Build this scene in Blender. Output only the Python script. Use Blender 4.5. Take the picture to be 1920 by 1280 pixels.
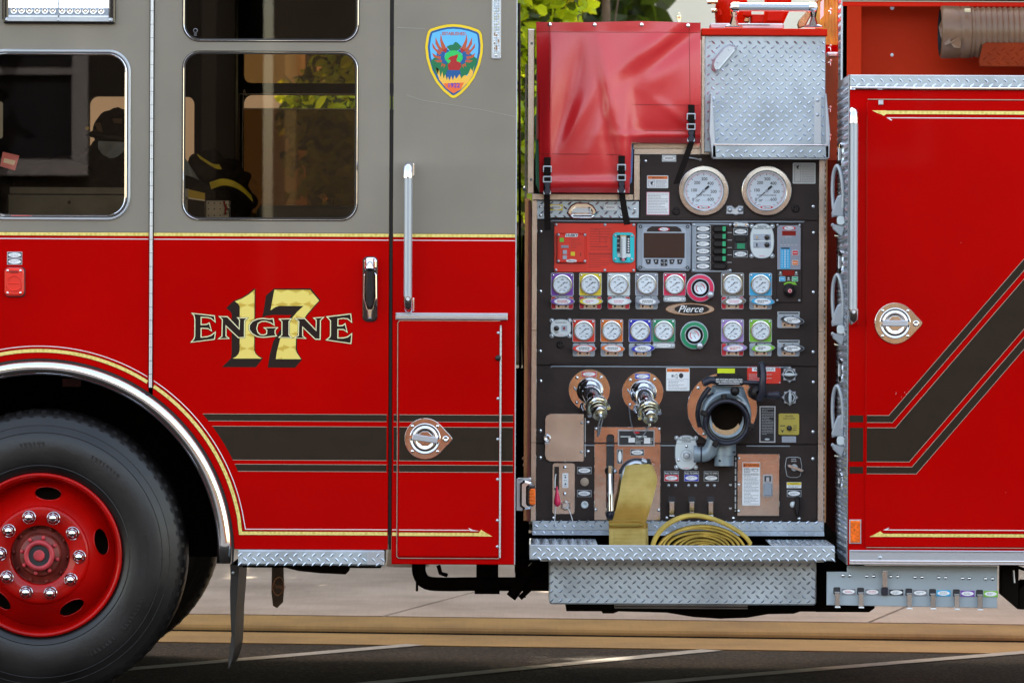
import bpy, bmesh, math, random
from mathutils import Vector, Matrix, geometry
R = math.radians
rnd = random.Random(7)
for _o in list(bpy.data.objects): bpy.data.objects.remove(_o)
SC = bpy.context.scene
COL = SC.collection

# ------------------------------------------------------------------ camera
CAM_Y, CAM_Z, ROLL = -18.0, 1.48, R(0.25)
cam_d = bpy.data.cameras.new('camera'); cam = bpy.data.objects.new('camera', cam_d); COL.objects.link(cam)
cam_d.sensor_width = 36; cam_d.lens = 36*18/3.84; cam_d.shift_y = -65/1920
cam_d.clip_start = 0.1; cam_d.clip_end = 500
right = Vector((math.cos(ROLL), 0, math.sin(ROLL))); up = Vector((-math.sin(ROLL), 0, math.cos(ROLL)))
back = Vector((0, -1, 0))
cam.matrix_world = Matrix(((right.x, up.x, back.x, 0), (right.y, up.y, back.y, CAM_Y), (right.z, up.z, back.z, CAM_Z), (0, 0, 0, 1)))
cam_d.dof.use_dof = True; cam_d.dof.focus_distance = 18.2; cam_d.dof.aperture_fstop = 8
SC.camera = cam
# ------------------------------------------------------------------ sky, sun, exposure
SUN_EL, SUN_AZ = R(44), R(0.5)          # azimuth measured from +Y (behind the engine) towards +X
w = bpy.data.worlds.new("World"); SC.world = w; w.use_nodes = True
nt = w.node_tree; bg = nt.nodes['Background']
sky = nt.nodes.new('ShaderNodeTexSky'); sky.sky_type = 'NISHITA'; sky.sun_disc = False
sky.sun_elevation = SUN_EL; sky.sun_rotation = SUN_AZ
sky.air_density = 1.0; sky.dust_density = 2.0
wb = nt.nodes.new('ShaderNodeVectorMath'); wb.operation = 'MULTIPLY'; wb.inputs[1].default_value = (1.25, 1.0, 0.76)
nt.links.new(sky.outputs[0], wb.inputs[0]); nt.links.new(wb.outputs[0], bg.inputs[0]); bg.inputs[1].default_value = 0.15
sd = bpy.data.lights.new('sun', 'SUN'); sd.energy = 2.0; sd.angle = R(0.5); sd.color = (1.0, 0.88, 0.70)
so = bpy.data.objects.new('sun', sd); COL.objects.link(so)
dirv = Vector((math.sin(SUN_AZ)*math.cos(SUN_EL), math.cos(SUN_AZ)*math.cos(SUN_EL), math.sin(SUN_EL)))
so.rotation_euler = dirv.to_track_quat('Z', 'Y').to_euler(); so.location = dirv*40
SC.view_settings.view_transform = 'Standard'; SC.view_settings.look = 'None'
SC.view_settings.exposure = 2.68; SC.view_settings.gamma = 1.0
SC.cycles.max_bounces = 8; SC.cycles.transparent_max_bounces = 12

# ------------------------------------------------------------------ materials
MATS = {}
def mat(name, col, rough=0.5, metal=0.0, coat=0.0, spec=0.5, noise=None, bump=None, trans=0.0, emit=None):
    """noise=(scale, amount) varies value; bump=(scale, strength, distance[, stretch])"""
    m = bpy.data.materials.new(name); m.use_nodes = True; MATS[name] = m
    n = m.node_tree.nodes; l = m.node_tree.links; p = n['Principled BSDF']
    p.inputs['Base Color'].default_value = (*col, 1); p.inputs['Roughness'].default_value = rough
    p.inputs['Metallic'].default_value = metal; p.inputs['Specular IOR Level'].default_value = spec
    if coat: p.inputs['Coat Weight'].default_value = coat; p.inputs['Coat Roughness'].default_value = 0.04
    tc = None
    if noise or bump:
        tc = n.new('ShaderNodeTexCoord')
    if noise:
        t = n.new('ShaderNodeTexNoise'); t.inputs['Scale'].default_value = noise[0]; t.inputs['Detail'].default_value = 5
        mp = n.new('ShaderNodeMapping')
        if len(noise) > 2: mp.inputs['Scale'].default_value = noise[2]
        l.new(tc.outputs['Object'], mp.inputs[0]); l.new(mp.outputs[0], t.inputs[0])
        r = n.new('ShaderNodeMapRange'); r.inputs[1].default_value = 0.3; r.inputs[2].default_value = 0.7
        r.inputs[3].default_value = 1-noise[1]; r.inputs[4].default_value = 1+noise[1]
        l.new(t.outputs[0], r.inputs[0])
        mx = n.new('ShaderNodeVectorMath'); mx.operation = 'SCALE'; mx.inputs[0].default_value = col
        l.new(r.outputs[0], mx.inputs['Scale']); l.new(mx.outputs[0], p.inputs['Base Color'])
        r2 = n.new('ShaderNodeMapRange'); r2.inputs[3].default_value = max(0.0, rough*(1-noise[1]*0.6)); r2.inputs[4].default_value = rough*(1+noise[1]*0.6)
        l.new(t.outputs[0], r2.inputs[0]); l.new(r2.outputs[0], p.inputs['Roughness'])
    if bump:
        t = n.new('ShaderNodeTexNoise'); t.inputs['Scale'].default_value = bump[0]; t.inputs['Detail'].default_value = 4
        mp = n.new('ShaderNodeMapping')
        if len(bump) > 3: mp.inputs['Scale'].default_value = bump[3]
        l.new(tc.outputs['Object'], mp.inputs[0]); l.new(mp.outputs[0], t.inputs[0])
        b = n.new('ShaderNodeBump'); b.inputs['Strength'].default_value = bump[1]; b.inputs['Distance'].default_value = bump[2]
        l.new(t.outputs[0], b.inputs['Height']); l.new(b.outputs[0], p.inputs['Normal'])
    if emit: p.inputs['Emission Color'].default_value = (*emit[0], 1); p.inputs['Emission Strength'].default_value = emit[1]
    return m
mat('red', (0.44, 0.0003, 0.0003), 0.35, coat=0.07, spec=0.02, noise=(1.1, 0.12), bump=(5, 0.03, 0.004))
mat('red_plain', (0.56, 0.012, 0.002), 0.35, coat=0.08, spec=.08, noise=(4, .08))
mat('red_tray', (0.42, 0.022, 0.003), 0.5, spec=.08, noise=(3, 0.15))
mat('grey_paint', (0.240, 0.212, 0.172), 0.4, metal=0.05, coat=0.35, spec=.2, noise=(2.2, 0.10), bump=(5, 0.03, 0.004))
mat('charcoal', (0.028, 0.017, 0.010), 0.5, spec=.12, noise=(14, 0.1))
mat('logo_black', (0.022, 0.012, 0.009), 0.5, spec=.12)
mat('cream_line', (0.85, 0.78, 0.45), 0.4)
mat('white_line', (0.75, 0.7, 0.72), 0.4)
mat('chrome', (0.82, 0.84, 0.88), 0.06, metal=1)
mat('satin', (0.54, 0.58, 0.64), 0.33, metal=0.7, bump=(60, 0.05, 0.002, (1, 1, 0.05)))
mat('stainless', (0.60, 0.58, 0.56), 0.2, metal=1, noise=(9, 0.16), bump=(40, 0.03, 0.002, (0.1, 1, 1)))
mat('polished', (0.64, 0.60, 0.56), 0.08, metal=1, noise=(13, 0.20), bump=(7, 0.04, 0.01))
mat('alu', (0.45, 0.50, 0.545), 0.42, metal=0.6, noise=(7, 0.22), bump=(150, 0.05, 0.001))
mat('alu_dull', (0.50, 0.53, 0.57), 0.42, metal=0.8, noise=(6, 0.2))
mat('tread', (0.74, 0.80, 0.88), 0.22, metal=0.85)
mat('panel', (0.028, 0.0165, 0.0145), 0.5, spec=.3, noise=(9, 0.28), bump=(38, 0.28, 0.003, (0.6, 1, 1)))
mat('black', (0.010, 0.007, 0.007), 0.45, spec=.35)
mat('black_gloss', (0.015, 0.013, 0.014), 0.16, coat=0.3)
mat('rubber', (0.0095, 0.008, 0.008), 0.37, spec=.5, noise=(5, 0.5), bump=(45, 0.2, 0.003))
mat('underbody', (0.008, 0.005, 0.003), 0.85, spec=.08, noise=(5, 0.5))
mat('webbing', (0.010, 0.006, 0.005), 0.8, spec=.15, bump=(300, 0.3, 0.001))
mat('plastic_grey', (0.30, 0.34, 0.40), 0.38, noise=(20, 0.05))
mat('plastic_light', (0.42, 0.46, 0.54), 0.4)
mat('cast_grey', (0.26, 0.32, 0.37), 0.38, metal=0.25, noise=(14, 0.1))
mat('cast_dark', (0.03, 0.03, 0.045), 0.32, metal=0.2, spec=.4)
mat('loop_grey', (0.40, 0.44, 0.49), 0.35, metal=0.4)
mat('white', (0.85, 0.87, 0.90), 0.35)
mat('dial', (0.80, 0.86, 0.93), 0.35)
mat('ink', (0.02, 0.02, 0.025), 0.5)
mat('ink_grey', (0.22, 0.22, 0.25), 0.5)
mat('ink_red', (0.65, 0.02, 0.04), 0.5)
mat('ink_pink', (0.75, 0.25, 0.35), 0.5)
mat('ink_dkred', (0.28, 0.012, 0.008), 0.5)
mat('orange', (0.80, 0.17, 0.015), 0.4)
mat('bright_red', (0.80, 0.03, 0.015), 0.32, coat=0.2)
mat('amber', (0.85, 0.14, 0.005), 0.2, coat=0.4, noise=(90, 0.4))
mat('yellow', (0.82, 0.62, 0.02), 0.4)
mat('dull_yellow', (0.55, 0.43, 0.07), 0.4)
mat('neon', (0.75, 0.85, 0.01), 0.4)
mat('purple', (0.20, 0.05, 0.42), 0.35)
mat('lilac', (0.40, 0.25, 0.60), 0.35)
mat('lime', (0.22, 0.55, 0.03), 0.35)
mat('green', (0.01, 0.27, 0.12), 0.35)
mat('blue', (0.03, 0.035, 0.50), 0.35)
mat('sky_blue', (0.04, 0.42, 0.75), 0.35)
mat('cyan', (0.02, 0.60, 0.66), 0.35)
mat('pink', (0.75, 0.02, 0.10), 0.32)
mat('taupe', (0.20, 0.15, 0.11), 0.35)
mat('plate_grey', (0.30, 0.31, 0.38), 0.35)
mat('plate_white', (0.70, 0.76, 0.78), 0.35)
mat('led_green', (0.03, 0.42, 0.18), 0.3)
mat('dark_red_display', (0.25, 0.002, 0.004), 0.15)
mat('screen', (0.045, 0.022, 0.02), 0.12)
mat('bronze', (0.42, 0.24, 0.13), 0.25, metal=0.85)
mat('brass', (0.66, 0.61, 0.44), 0.2, metal=.9)
mat('gap_tan', (0.20, 0.12, 0.045), 0.6, noise=(6, .3))
mat('gap_brown', (0.045, 0.022, 0.012), 0.7)
mat('hose_blue', (0.12, 0.22, 0.5), 0.5)
mat('tray_dark', (0.20, 0.022, 0.002), 0.5, spec=.12, noise=(8, .2))
mat('tan', (0.42, 0.32, 0.24), 0.5)
mat('hose', (0.52, 0.37, 0.075), 0.8, noise=(16, 0.32), bump=(120, .3, .002))
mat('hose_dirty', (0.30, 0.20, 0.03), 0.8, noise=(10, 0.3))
mat('suction', (0.17, 0.088, 0.045), 0.36, noise=(6, 0.25))
mat('rust', (0.16, 0.022, 0.014), 0.5, noise=(12, 0.5))
mat('wheel_red', (0.38, 0.002, 0.001), 0.3, coat=0.3, spec=.15, noise=(3.5, 0.3))
mat('hub_red', (0.45, 0.03, 0.04), 0.45, noise=(20, 0.3))
mat('shield_sky', (0.12, 0.50, 0.88), 0.4); mat('shield_blue', (0.0, 0.09, 0.30), 0.4)
mat('shield_green', (0.0, 0.17, 0.06), 0.4); mat('shield_lime', (0.02, 0.55, 0.11), 0.4)
mat('shield_red', (0.42, 0.008, 0.01), 0.4); mat('shield_feather', (0.50, 0.09, 0.03), 0.4)
mat('shield_flame', (0.90, 0.50, 0.06), 0.4); mat('shield_orange', (0.85, 0.15, 0.03), 0.4)
mat('shield_yellow', (0.88, 0.60, 0.01), 0.4)
mat('poly_white', (0.36, 0.41, 0.45), 0.4, spec=.3, noise=(4, 0.06))
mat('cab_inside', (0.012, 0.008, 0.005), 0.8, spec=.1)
mat('cab_grey', (0.16, 0.18, 0.20), 0.6, noise=(8, 0.3))
mat('jacket', (0.014, 0.010, 0.006), 0.85, spec=.15, noise=(14, 0.5))
mat('reflective', (0.62, 0.55, 0.03), 0.4, noise=(20, 0.2))
mat('denim', (0.25, 0.33, 0.45), 0.8, noise=(20, 0.2))
mat('tape', (0.5, 0.5, 0.5), 0.4)
mat('leather', (0.12, 0.08, 0.05), 0.8)

def nodes_of(name, rough=0.8, metal=0.0):
    m = bpy.data.materials.new(name); m.use_nodes = True; MATS[name] = m
    n = m.node_tree.nodes; return m, n, m.node_tree.links, n['Principled BSDF']
def gold_mat():
    m, n, l, p = nodes_of('gold')
    tc = n.new('ShaderNodeTexCoord'); vo = n.new('ShaderNodeTexVoronoi'); vo.inputs['Scale'].default_value = 62; vo.inputs['Randomness'].default_value = 0.35
    l.new(tc.outputs['Object'], vo.inputs['Vector'])
    cr = n.new('ShaderNodeValToRGB'); cr.color_ramp.elements[0].color = (0.62, 0.43, 0.06, 1); cr.color_ramp.elements[1].color = (0.90, 0.72, 0.22, 1)
    cr.color_ramp.elements[0].position = 0.0; cr.color_ramp.elements[1].position = 0.55
    l.new(vo.outputs['Distance'], cr.inputs[0]); l.new(cr.outputs[0], p.inputs['Base Color'])
    p.inputs['Metallic'].default_value = 0.3; p.inputs['Roughness'].default_value = 0.42
gold_mat()
def logo_gold():
    m, n, l, p = nodes_of('logo_gold')
    tc = n.new('ShaderNodeTexCoord'); vo = n.new('ShaderNodeTexVoronoi'); vo.inputs['Scale'].default_value = 19; vo.inputs['Randomness'].default_value = 0.25
    l.new(tc.outputs['Object'], vo.inputs['Vector'])
    sub = n.new('ShaderNodeVectorMath'); sub.operation = 'SUBTRACT'; l.new(tc.outputs['Object'], sub.inputs[0])
    l.new(vo.outputs['Position'], sub.inputs[1])
    sx = n.new('ShaderNodeSeparateXYZ'); l.new(sub.outputs[0], sx.inputs[0])
    at = n.new('ShaderNodeMath'); at.operation = 'ARCTAN2'; l.new(sx.outputs['Z'], at.inputs[0]); l.new(sx.outputs['X'], at.inputs[1])
    mu = n.new('ShaderNodeMath'); mu.operation = 'MULTIPLY'; mu.inputs[1].default_value = 2; l.new(at.outputs[0], mu.inputs[0])
    co = n.new('ShaderNodeMath'); co.operation = 'COSINE'; l.new(mu.outputs[0], co.inputs[0])
    cr = n.new('ShaderNodeValToRGB'); cr.color_ramp.elements[0].color = (0.84, 0.66, 0.15, 1); cr.color_ramp.elements[1].color = (0.60, 0.38, 0.035, 1)
    cr.color_ramp.elements[0].position = 0.6; cr.color_ramp.elements[1].position = 1.0
    l.new(co.outputs[0], cr.inputs[0]); l.new(cr.outputs[0], p.inputs['Base Color'])
    p.inputs['Metallic'].default_value = 0.2; p.inputs['Roughness'].default_value = 0.42
logo_gold()
def glass_mat(name, tint, refl=1.0, rough=0.0):
    m = bpy.data.materials.new(name); m.use_nodes = True; MATS[name] = m
    n = m.node_tree.nodes; l = m.node_tree.links; n.clear()
    out = n.new('ShaderNodeOutputMaterial'); mx = n.new('ShaderNodeMixShader'); tr = n.new('ShaderNodeBsdfTransparent')
    gl = n.new('ShaderNodeBsdfGlossy'); fr = n.new('ShaderNodeFresnel'); fr.inputs[0].default_value = 1.52
    tr.inputs[0].default_value = (*tint, 1); gl.inputs['Roughness'].default_value = rough
    mu = n.new('ShaderNodeMath'); mu.operation = 'MULTIPLY'; mu.inputs[1].default_value = refl
    l.new(fr.outputs[0], mu.inputs[0]); l.new(mu.outputs[0], mx.inputs[0]); l.new(tr.outputs[0], mx.inputs[1]); l.new(gl.outputs[0], mx.inputs[2])
    l.new(mx.outputs[0], out.inputs[0])
glass_mat('glass', (0.58, 0.47, 0.34), 0.85)
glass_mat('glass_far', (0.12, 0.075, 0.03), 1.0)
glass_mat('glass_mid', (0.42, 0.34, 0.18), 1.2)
glass_mat('clear', (0.92, 0.93, 0.95), 0.35)
def vinyl():
    m, n, l, p = nodes_of('vinyl')
    p.inputs['Base Color'].default_value = (0.62, 0.010, 0.015, 1); p.inputs['Roughness'].default_value = 0.36
    p.inputs['Coat Weight'].default_value = 0.75; p.inputs['Coat Roughness'].default_value = 0.24
    p.inputs['Sheen Weight'].default_value = 0.1
    tc = n.new('ShaderNodeTexCoord'); t = n.new('ShaderNodeTexNoise'); t.inputs['Scale'].default_value = 30; t.inputs['Detail'].default_value = 8
    l.new(tc.outputs['Object'], t.inputs[0]); b = n.new('ShaderNodeBump'); b.inputs['Strength'].default_value = 0.3; b.inputs['Distance'].default_value = 0.003
    l.new(t.outputs[0], b.inputs['Height']); l.new(b.outputs[0], p.inputs['Normal'])
vinyl()
def hose_weave(name, ca, cb):
    m, n, l, p = nodes_of(name)
    tc = n.new('ShaderNodeTexCoord'); wv = n.new('ShaderNodeTexWave'); wv.bands_direction = 'Z'; wv.inputs['Scale'].default_value = 62; wv.inputs['Distortion'].default_value = 0.6
    l.new(tc.outputs['Object'], wv.inputs[0])
    wx = n.new('ShaderNodeTexWave'); wx.bands_direction = 'X'; wx.inputs['Scale'].default_value = 75; l.new(tc.outputs['Object'], wx.inputs[0])
    no = n.new('ShaderNodeTexNoise'); no.inputs['Scale'].default_value = 9; no.inputs['Detail'].default_value = 6; l.new(tc.outputs['Object'], no.inputs[0])
    cr = n.new('ShaderNodeValToRGB'); cr.color_ramp.elements[0].color = (*cb, 1); cr.color_ramp.elements[1].color = (*ca, 1)
    cr.color_ramp.elements[0].position = 0.35; cr.color_ramp.elements[1].position = 0.62
    l.new(no.outputs[0], cr.inputs[0])
    sz = n.new('ShaderNodeSeparateXYZ'); l.new(tc.outputs['Object'], sz.inputs[0]); na = n.new('ShaderNodeMath'); na.operation = 'MULTIPLY_ADD'; na.inputs[1].default_value = 0.03; l.new(no.outputs[0], na.inputs[0]); l.new(sz.outputs['Z'], na.inputs[2])
    st = n.new('ShaderNodeValToRGB'); e = st.color_ramp.elements; e[0].position = 0.0; e[0].color = (1, 1, 1, 1); e[1].position = 1; e[1].color = (1, 1, 1, 1)
    mr = n.new('ShaderNodeMapRange'); mr.inputs[1].default_value = 0.60; mr.inputs[2].default_value = 0.80; l.new(na.outputs[0], mr.inputs[0]); l.new(mr.outputs[0], st.inputs[0])
    q = st.color_ramp.elements.new(0.26); q.color = (1, 1, 1, 1); q = st.color_ramp.elements.new(0.30); q.color = (.62, .48, .22, 1); q = st.color_ramp.elements.new(0.62); q.color = (.66, .52, .25, 1); q = st.color_ramp.elements.new(0.80); q.color = (1, 1, 1, 1)  # browner band low on the hose, shading of the bend put into the colour
    mm = n.new('ShaderNodeVectorMath'); mm.operation = 'MULTIPLY'; l.new(cr.outputs[0], mm.inputs[0]); l.new(st.outputs[0], mm.inputs[1]); l.new(mm.outputs[0], p.inputs['Base Color'])
    ad = n.new('ShaderNodeMath'); ad.operation = 'ADD'; l.new(wv.outputs[0], ad.inputs[0]); l.new(wx.outputs[0], ad.inputs[1])
    b = n.new('ShaderNodeBump'); b.inputs['Strength'].default_value = 0.6; b.inputs['Distance'].default_value = 0.002
    l.new(ad.outputs[0], b.inputs['Height']); l.new(b.outputs[0], p.inputs['Normal']); p.inputs['Roughness'].default_value = 0.85
hose_weave('weave', (0.60, 0.44, 0.14), (0.42, 0.29, 0.06))
def concrete(name, c1, c2, s=1.2):
    m, n, l, p = nodes_of(name)
    tc = n.new('ShaderNodeTexCoord'); a = n.new('ShaderNodeTexNoise'); a.inputs['Scale'].default_value = s; a.inputs['Detail'].default_value = 10; a.inputs['Roughness'].default_value = 0.65
    l.new(tc.outputs['Object'], a.inputs[0])
    cr = n.new('ShaderNodeValToRGB'); cr.color_ramp.elements[0].color = (*c2, 1); cr.color_ramp.elements[1].color = (*c1, 1)
    cr.color_ramp.elements[0].position = 0.36; cr.color_ramp.elements[1].position = 0.6
    l.new(a.outputs[0], cr.inputs[0])
    mp = n.new('ShaderNodeMapping'); mp.inputs['Scale'].default_value = (60, 1.5, 1); l.new(tc.outputs['Object'], mp.inputs[0])
    bz = n.new('ShaderNodeTexNoise'); bz.inputs['Scale'].default_value = 1.5; bz.inputs['Detail'].default_value = 3; l.new(mp.outputs[0], bz.inputs[0])
    r = n.new('ShaderNodeMapRange'); r.inputs[3].default_value = 0.86; r.inputs[4].default_value = 1.12; l.new(bz.outputs[0], r.inputs[0])
    v = n.new('ShaderNodeVectorMath'); v.operation = 'SCALE'; l.new(cr.outputs[0], v.inputs[0]); l.new(r.outputs[0], v.inputs['Scale'])
    l.new(v.outputs[0], p.inputs['Base Color']); p.inputs['Roughness'].default_value = 0.85
    f = n.new('ShaderNodeTexNoise'); f.inputs['Scale'].default_value = 180; l.new(tc.outputs['Object'], f.inputs[0])
    b = n.new('ShaderNodeBump'); b.inputs['Strength'].default_value = 0.3; b.inputs['Distance'].default_value = 0.003; l.new(f.outputs[0], b.inputs['Height']); l.new(b.outputs[0], p.inputs['Normal'])
concrete('sidewalk_concrete', (0.31, 0.25, 0.19), (0.20, 0.155, 0.112))
concrete('kerb_concrete', (0.225, 0.132, 0.028), (0.145, 0.080, 0.014), 1.6)
def asphalt():
    m, n, l, p = nodes_of('asphalt')
    tc = n.new('ShaderNodeTexCoord'); v = n.new('ShaderNodeTexVoronoi'); v.inputs['Scale'].default_value = 95; l.new(tc.outputs['Object'], v.inputs['Vector'])
    a = n.new('ShaderNodeTexNoise'); a.inputs['Scale'].default_value = 1.6; a.inputs['Detail'].default_value = 8; l.new(tc.outputs['Object'], a.inputs[0])
    cr = n.new('ShaderNodeValToRGB'); e = cr.color_ramp.elements; e[0].color = (0.007, 0.005, 0.0035, 1); e[1].color = (0.060, 0.045, 0.030, 1); e[0].position = .45
    l.new(v.outputs['Color'], cr.inputs[0])
    r = n.new('ShaderNodeMapRange'); r.inputs[1].default_value = 0.3; r.inputs[2].default_value = 0.7; r.inputs[3].default_value = 0.7; r.inputs[4].default_value = 1.35; l.new(a.outputs[0], r.inputs[0])
    sc = n.new('ShaderNodeVectorMath'); sc.operation = 'SCALE'; l.new(cr.outputs[0], sc.inputs[0]); l.new(r.outputs[0], sc.inputs['Scale'])
    l.new(sc.outputs[0], p.inputs['Base Color']); p.inputs['Roughness'].default_value = 0.9; p.inputs['Specular IOR Level'].default_value = 0.15
    b = n.new('ShaderNodeBump'); b.inputs['Strength'].default_value = 0.7; b.inputs['Distance'].default_value = 0.006; l.new(v.outputs['Distance'], b.inputs['Height']); l.new(b.outputs[0], p.inputs['Normal'])
asphalt()
mat('worn_asphalt', (0.040, 0.042, 0.047), 0.85, noise=(3, 0.2), bump=(90, .4, .004))
mat('road_paint', (0.22, 0.21, 0.18), 0.8, noise=(22, 0.22))
mat('cream_wall', (0.92, 0.87, 0.74), 0.8, noise=(1.5, 0.03))
mat('peach_wall', (0.62, 0.42, 0.28), 0.8, noise=(1.5, 0.05))
mat('stucco', (0.076, 0.064, 0.052), 0.85, noise=(2, 0.2))
mat('siding', (0.016, 0.011, 0.008), 0.7, noise=(3, 0.1))
mat('trim_white', (0.30, 0.30, 0.34), 0.5)
mat('pane_dark', (0.03, 0.03, 0.04), 0.1)
mat('bark', (0.12, 0.08, 0.05), 0.9, noise=(8, 0.4), bump=(20, 0.6, 0.02))
mat('roof_tile', (0.12, 0.08, 0.07), 0.8, noise=(5, 0.3))
mat('soil', (0.09, 0.06, 0.04), 0.9, noise=(3, 0.4))
def brick():
    m, n, l, p = nodes_of('brick')
    tc = n.new('ShaderNodeTexCoord'); mp = n.new('ShaderNodeMapping'); mp.inputs['Rotation'].default_value = (R(90), 0, 0); l.new(tc.outputs['Object'], mp.inputs[0])
    b = n.new('ShaderNodeTexBrick'); b.inputs['Scale'].default_value = 4.5; b.inputs['Color1'].default_value = (0.072, 0.018, 0.003, 1); b.inputs['Color2'].default_value = (0.045, 0.010, 0.002, 1)
    b.inputs['Mortar'].default_value = (0.05, 0.03, 0.02, 1); b.inputs['Mortar Size'].default_value = 0.01
    l.new(mp.outputs[0], b.inputs[0]); l.new(b.outputs[0], p.inputs['Base Color']); p.inputs['Roughness'].default_value = 0.85
brick()
def leaf_mat(name, c, t):
    m = bpy.data.materials.new(name); m.use_nodes = True; MATS[name] = m
    n = m.node_tree.nodes; l = m.node_tree.links; p = n['Principled BSDF']; out = n['Material Output']
    g = n.new('ShaderNodeObjectInfo'); tc = n.new('ShaderNodeTexCoord'); no = n.new('ShaderNodeTexNoise'); no.inputs['Scale'].default_value = 2.5; l.new(tc.outputs['Object'], no.inputs[0])
    r = n.new('ShaderNodeMapRange'); r.inputs[1].default_value = 0.35; r.inputs[2].default_value = 0.65; r.inputs[3].default_value = 0.6; r.inputs[4].default_value = 1.5; l.new(no.outputs[0], r.inputs[0])
    v = n.new('ShaderNodeVectorMath'); v.operation = 'SCALE'; v.inputs[0].default_value = c; l.new(r.outputs[0], v.inputs['Scale']); l.new(v.outputs[0], p.inputs['Base Color'])
    p.inputs['Roughness'].default_value = 0.45
    tl = n.new('ShaderNodeBsdfTranslucent'); tl.inputs[0].default_value = (*t, 1)
    mx = n.new('ShaderNodeMixShader'); mx.inputs[0].default_value = 0.5; l.new(p.outputs[0], mx.inputs[1]); l.new(tl.outputs[0], mx.inputs[2]); l.new(mx.outputs[0], out.inputs[0])
leaf_mat('leaf', (0.26, 0.38, 0.008), (0.88, 0.95, 0.03))
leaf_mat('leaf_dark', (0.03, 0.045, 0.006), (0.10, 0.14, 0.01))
leaf_mat('leaf_yellow', (0.35, 0.28, 0.02), (0.6, 0.5, 0.03))

# ------------------------------------------------------------------ builder, in photo-scaled millimetre-like units on real planes
def S(D): return 0.002*(18.0+D)/18.0
def unroll(px, py):
    u, v = px-960, 575-py
    return u*math.cos(ROLL)-v*math.sin(ROLL), u*math.sin(ROLL)+v*math.cos(ROLL)
def offset(pts, d):
    """offset a closed outline outwards by d (works for modest d)"""
    n = len(pts); A = sum(pts[i][0]*pts[(i+1) % n][1]-pts[(i+1) % n][0]*pts[i][1] for i in range(n))
    sg = 1 if A > 0 else -1; out = []
    for i in range(n):
        p0, p1, p2 = Vector(pts[i-1][:2]), Vector(pts[i][:2]), Vector(pts[(i+1) % n][:2])
        a, b = (p1-p0), (p2-p1)
        if a.length < 1e-6 or b.length < 1e-6: out.append(tuple(p1)); continue
        a.normalize(); b.normalize()
        na, nb = Vector((a.y, -a.x))*sg, Vector((b.y, -b.x))*sg
        m = na+nb
        if m.length < 0.3: m = na
        m.normalize(); c = max(0.45, m.dot(na)); q = p1+m*(d/c); out.append((q.x, q.y))
    return out
def circ(cx, cy, rx, ry=None, n=32, a0=0, a1=360, rot=0):
    ry = rx if ry is None else ry; full = abs(a1-a0-360) < 1e-6; k = n if full else n+1; o = []
    cr, sr = math.cos(R(rot)), math.sin(R(rot))
    for i in range(k):
        a = R(a0+(a1-a0)*i/n); x, y = rx*math.cos(a), ry*math.sin(a); o.append((cx+x*cr-y*sr, cy+x*sr+y*cr))
    return o
def rr(x0, y0, x1, y1, r=0, n=5):
    if r <= 0: return [(x0, y0), (x1, y0), (x1, y1), (x0, y1)]
    o = []
    for cx, cy, a in ((x1-r, y0+r, -90), (x1-r, y1-r, 0), (x0+r, y1-r, 90), (x0+r, y0+r, 180)):
        for i in range(n+1):
            t = R(a+90*i/n); o.append((cx+r*math.cos(t), cy+r*math.sin(t)))
    return o
def smooth_line(pts, k=6):
    """Catmull-Rom through 2-4 D points"""
    o = []; n = len(pts)
    P = [Vector(p) for p in pts]
    for i in range(n-1):
        p0, p1, p2, p3 = P[max(0, i-1)], P[i], P[i+1], P[min(n-1, i+2)]
        for j in range(k):
            t = j/k; o.append(tuple(0.5*((2*p1)+(p2-p0)*t+(2*p0-5*p1+4*p2-p3)*t*t+(3*p1-p0-3*p2+p3)*t*t*t)))
    o.append(tuple(P[-1])); return o
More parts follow.
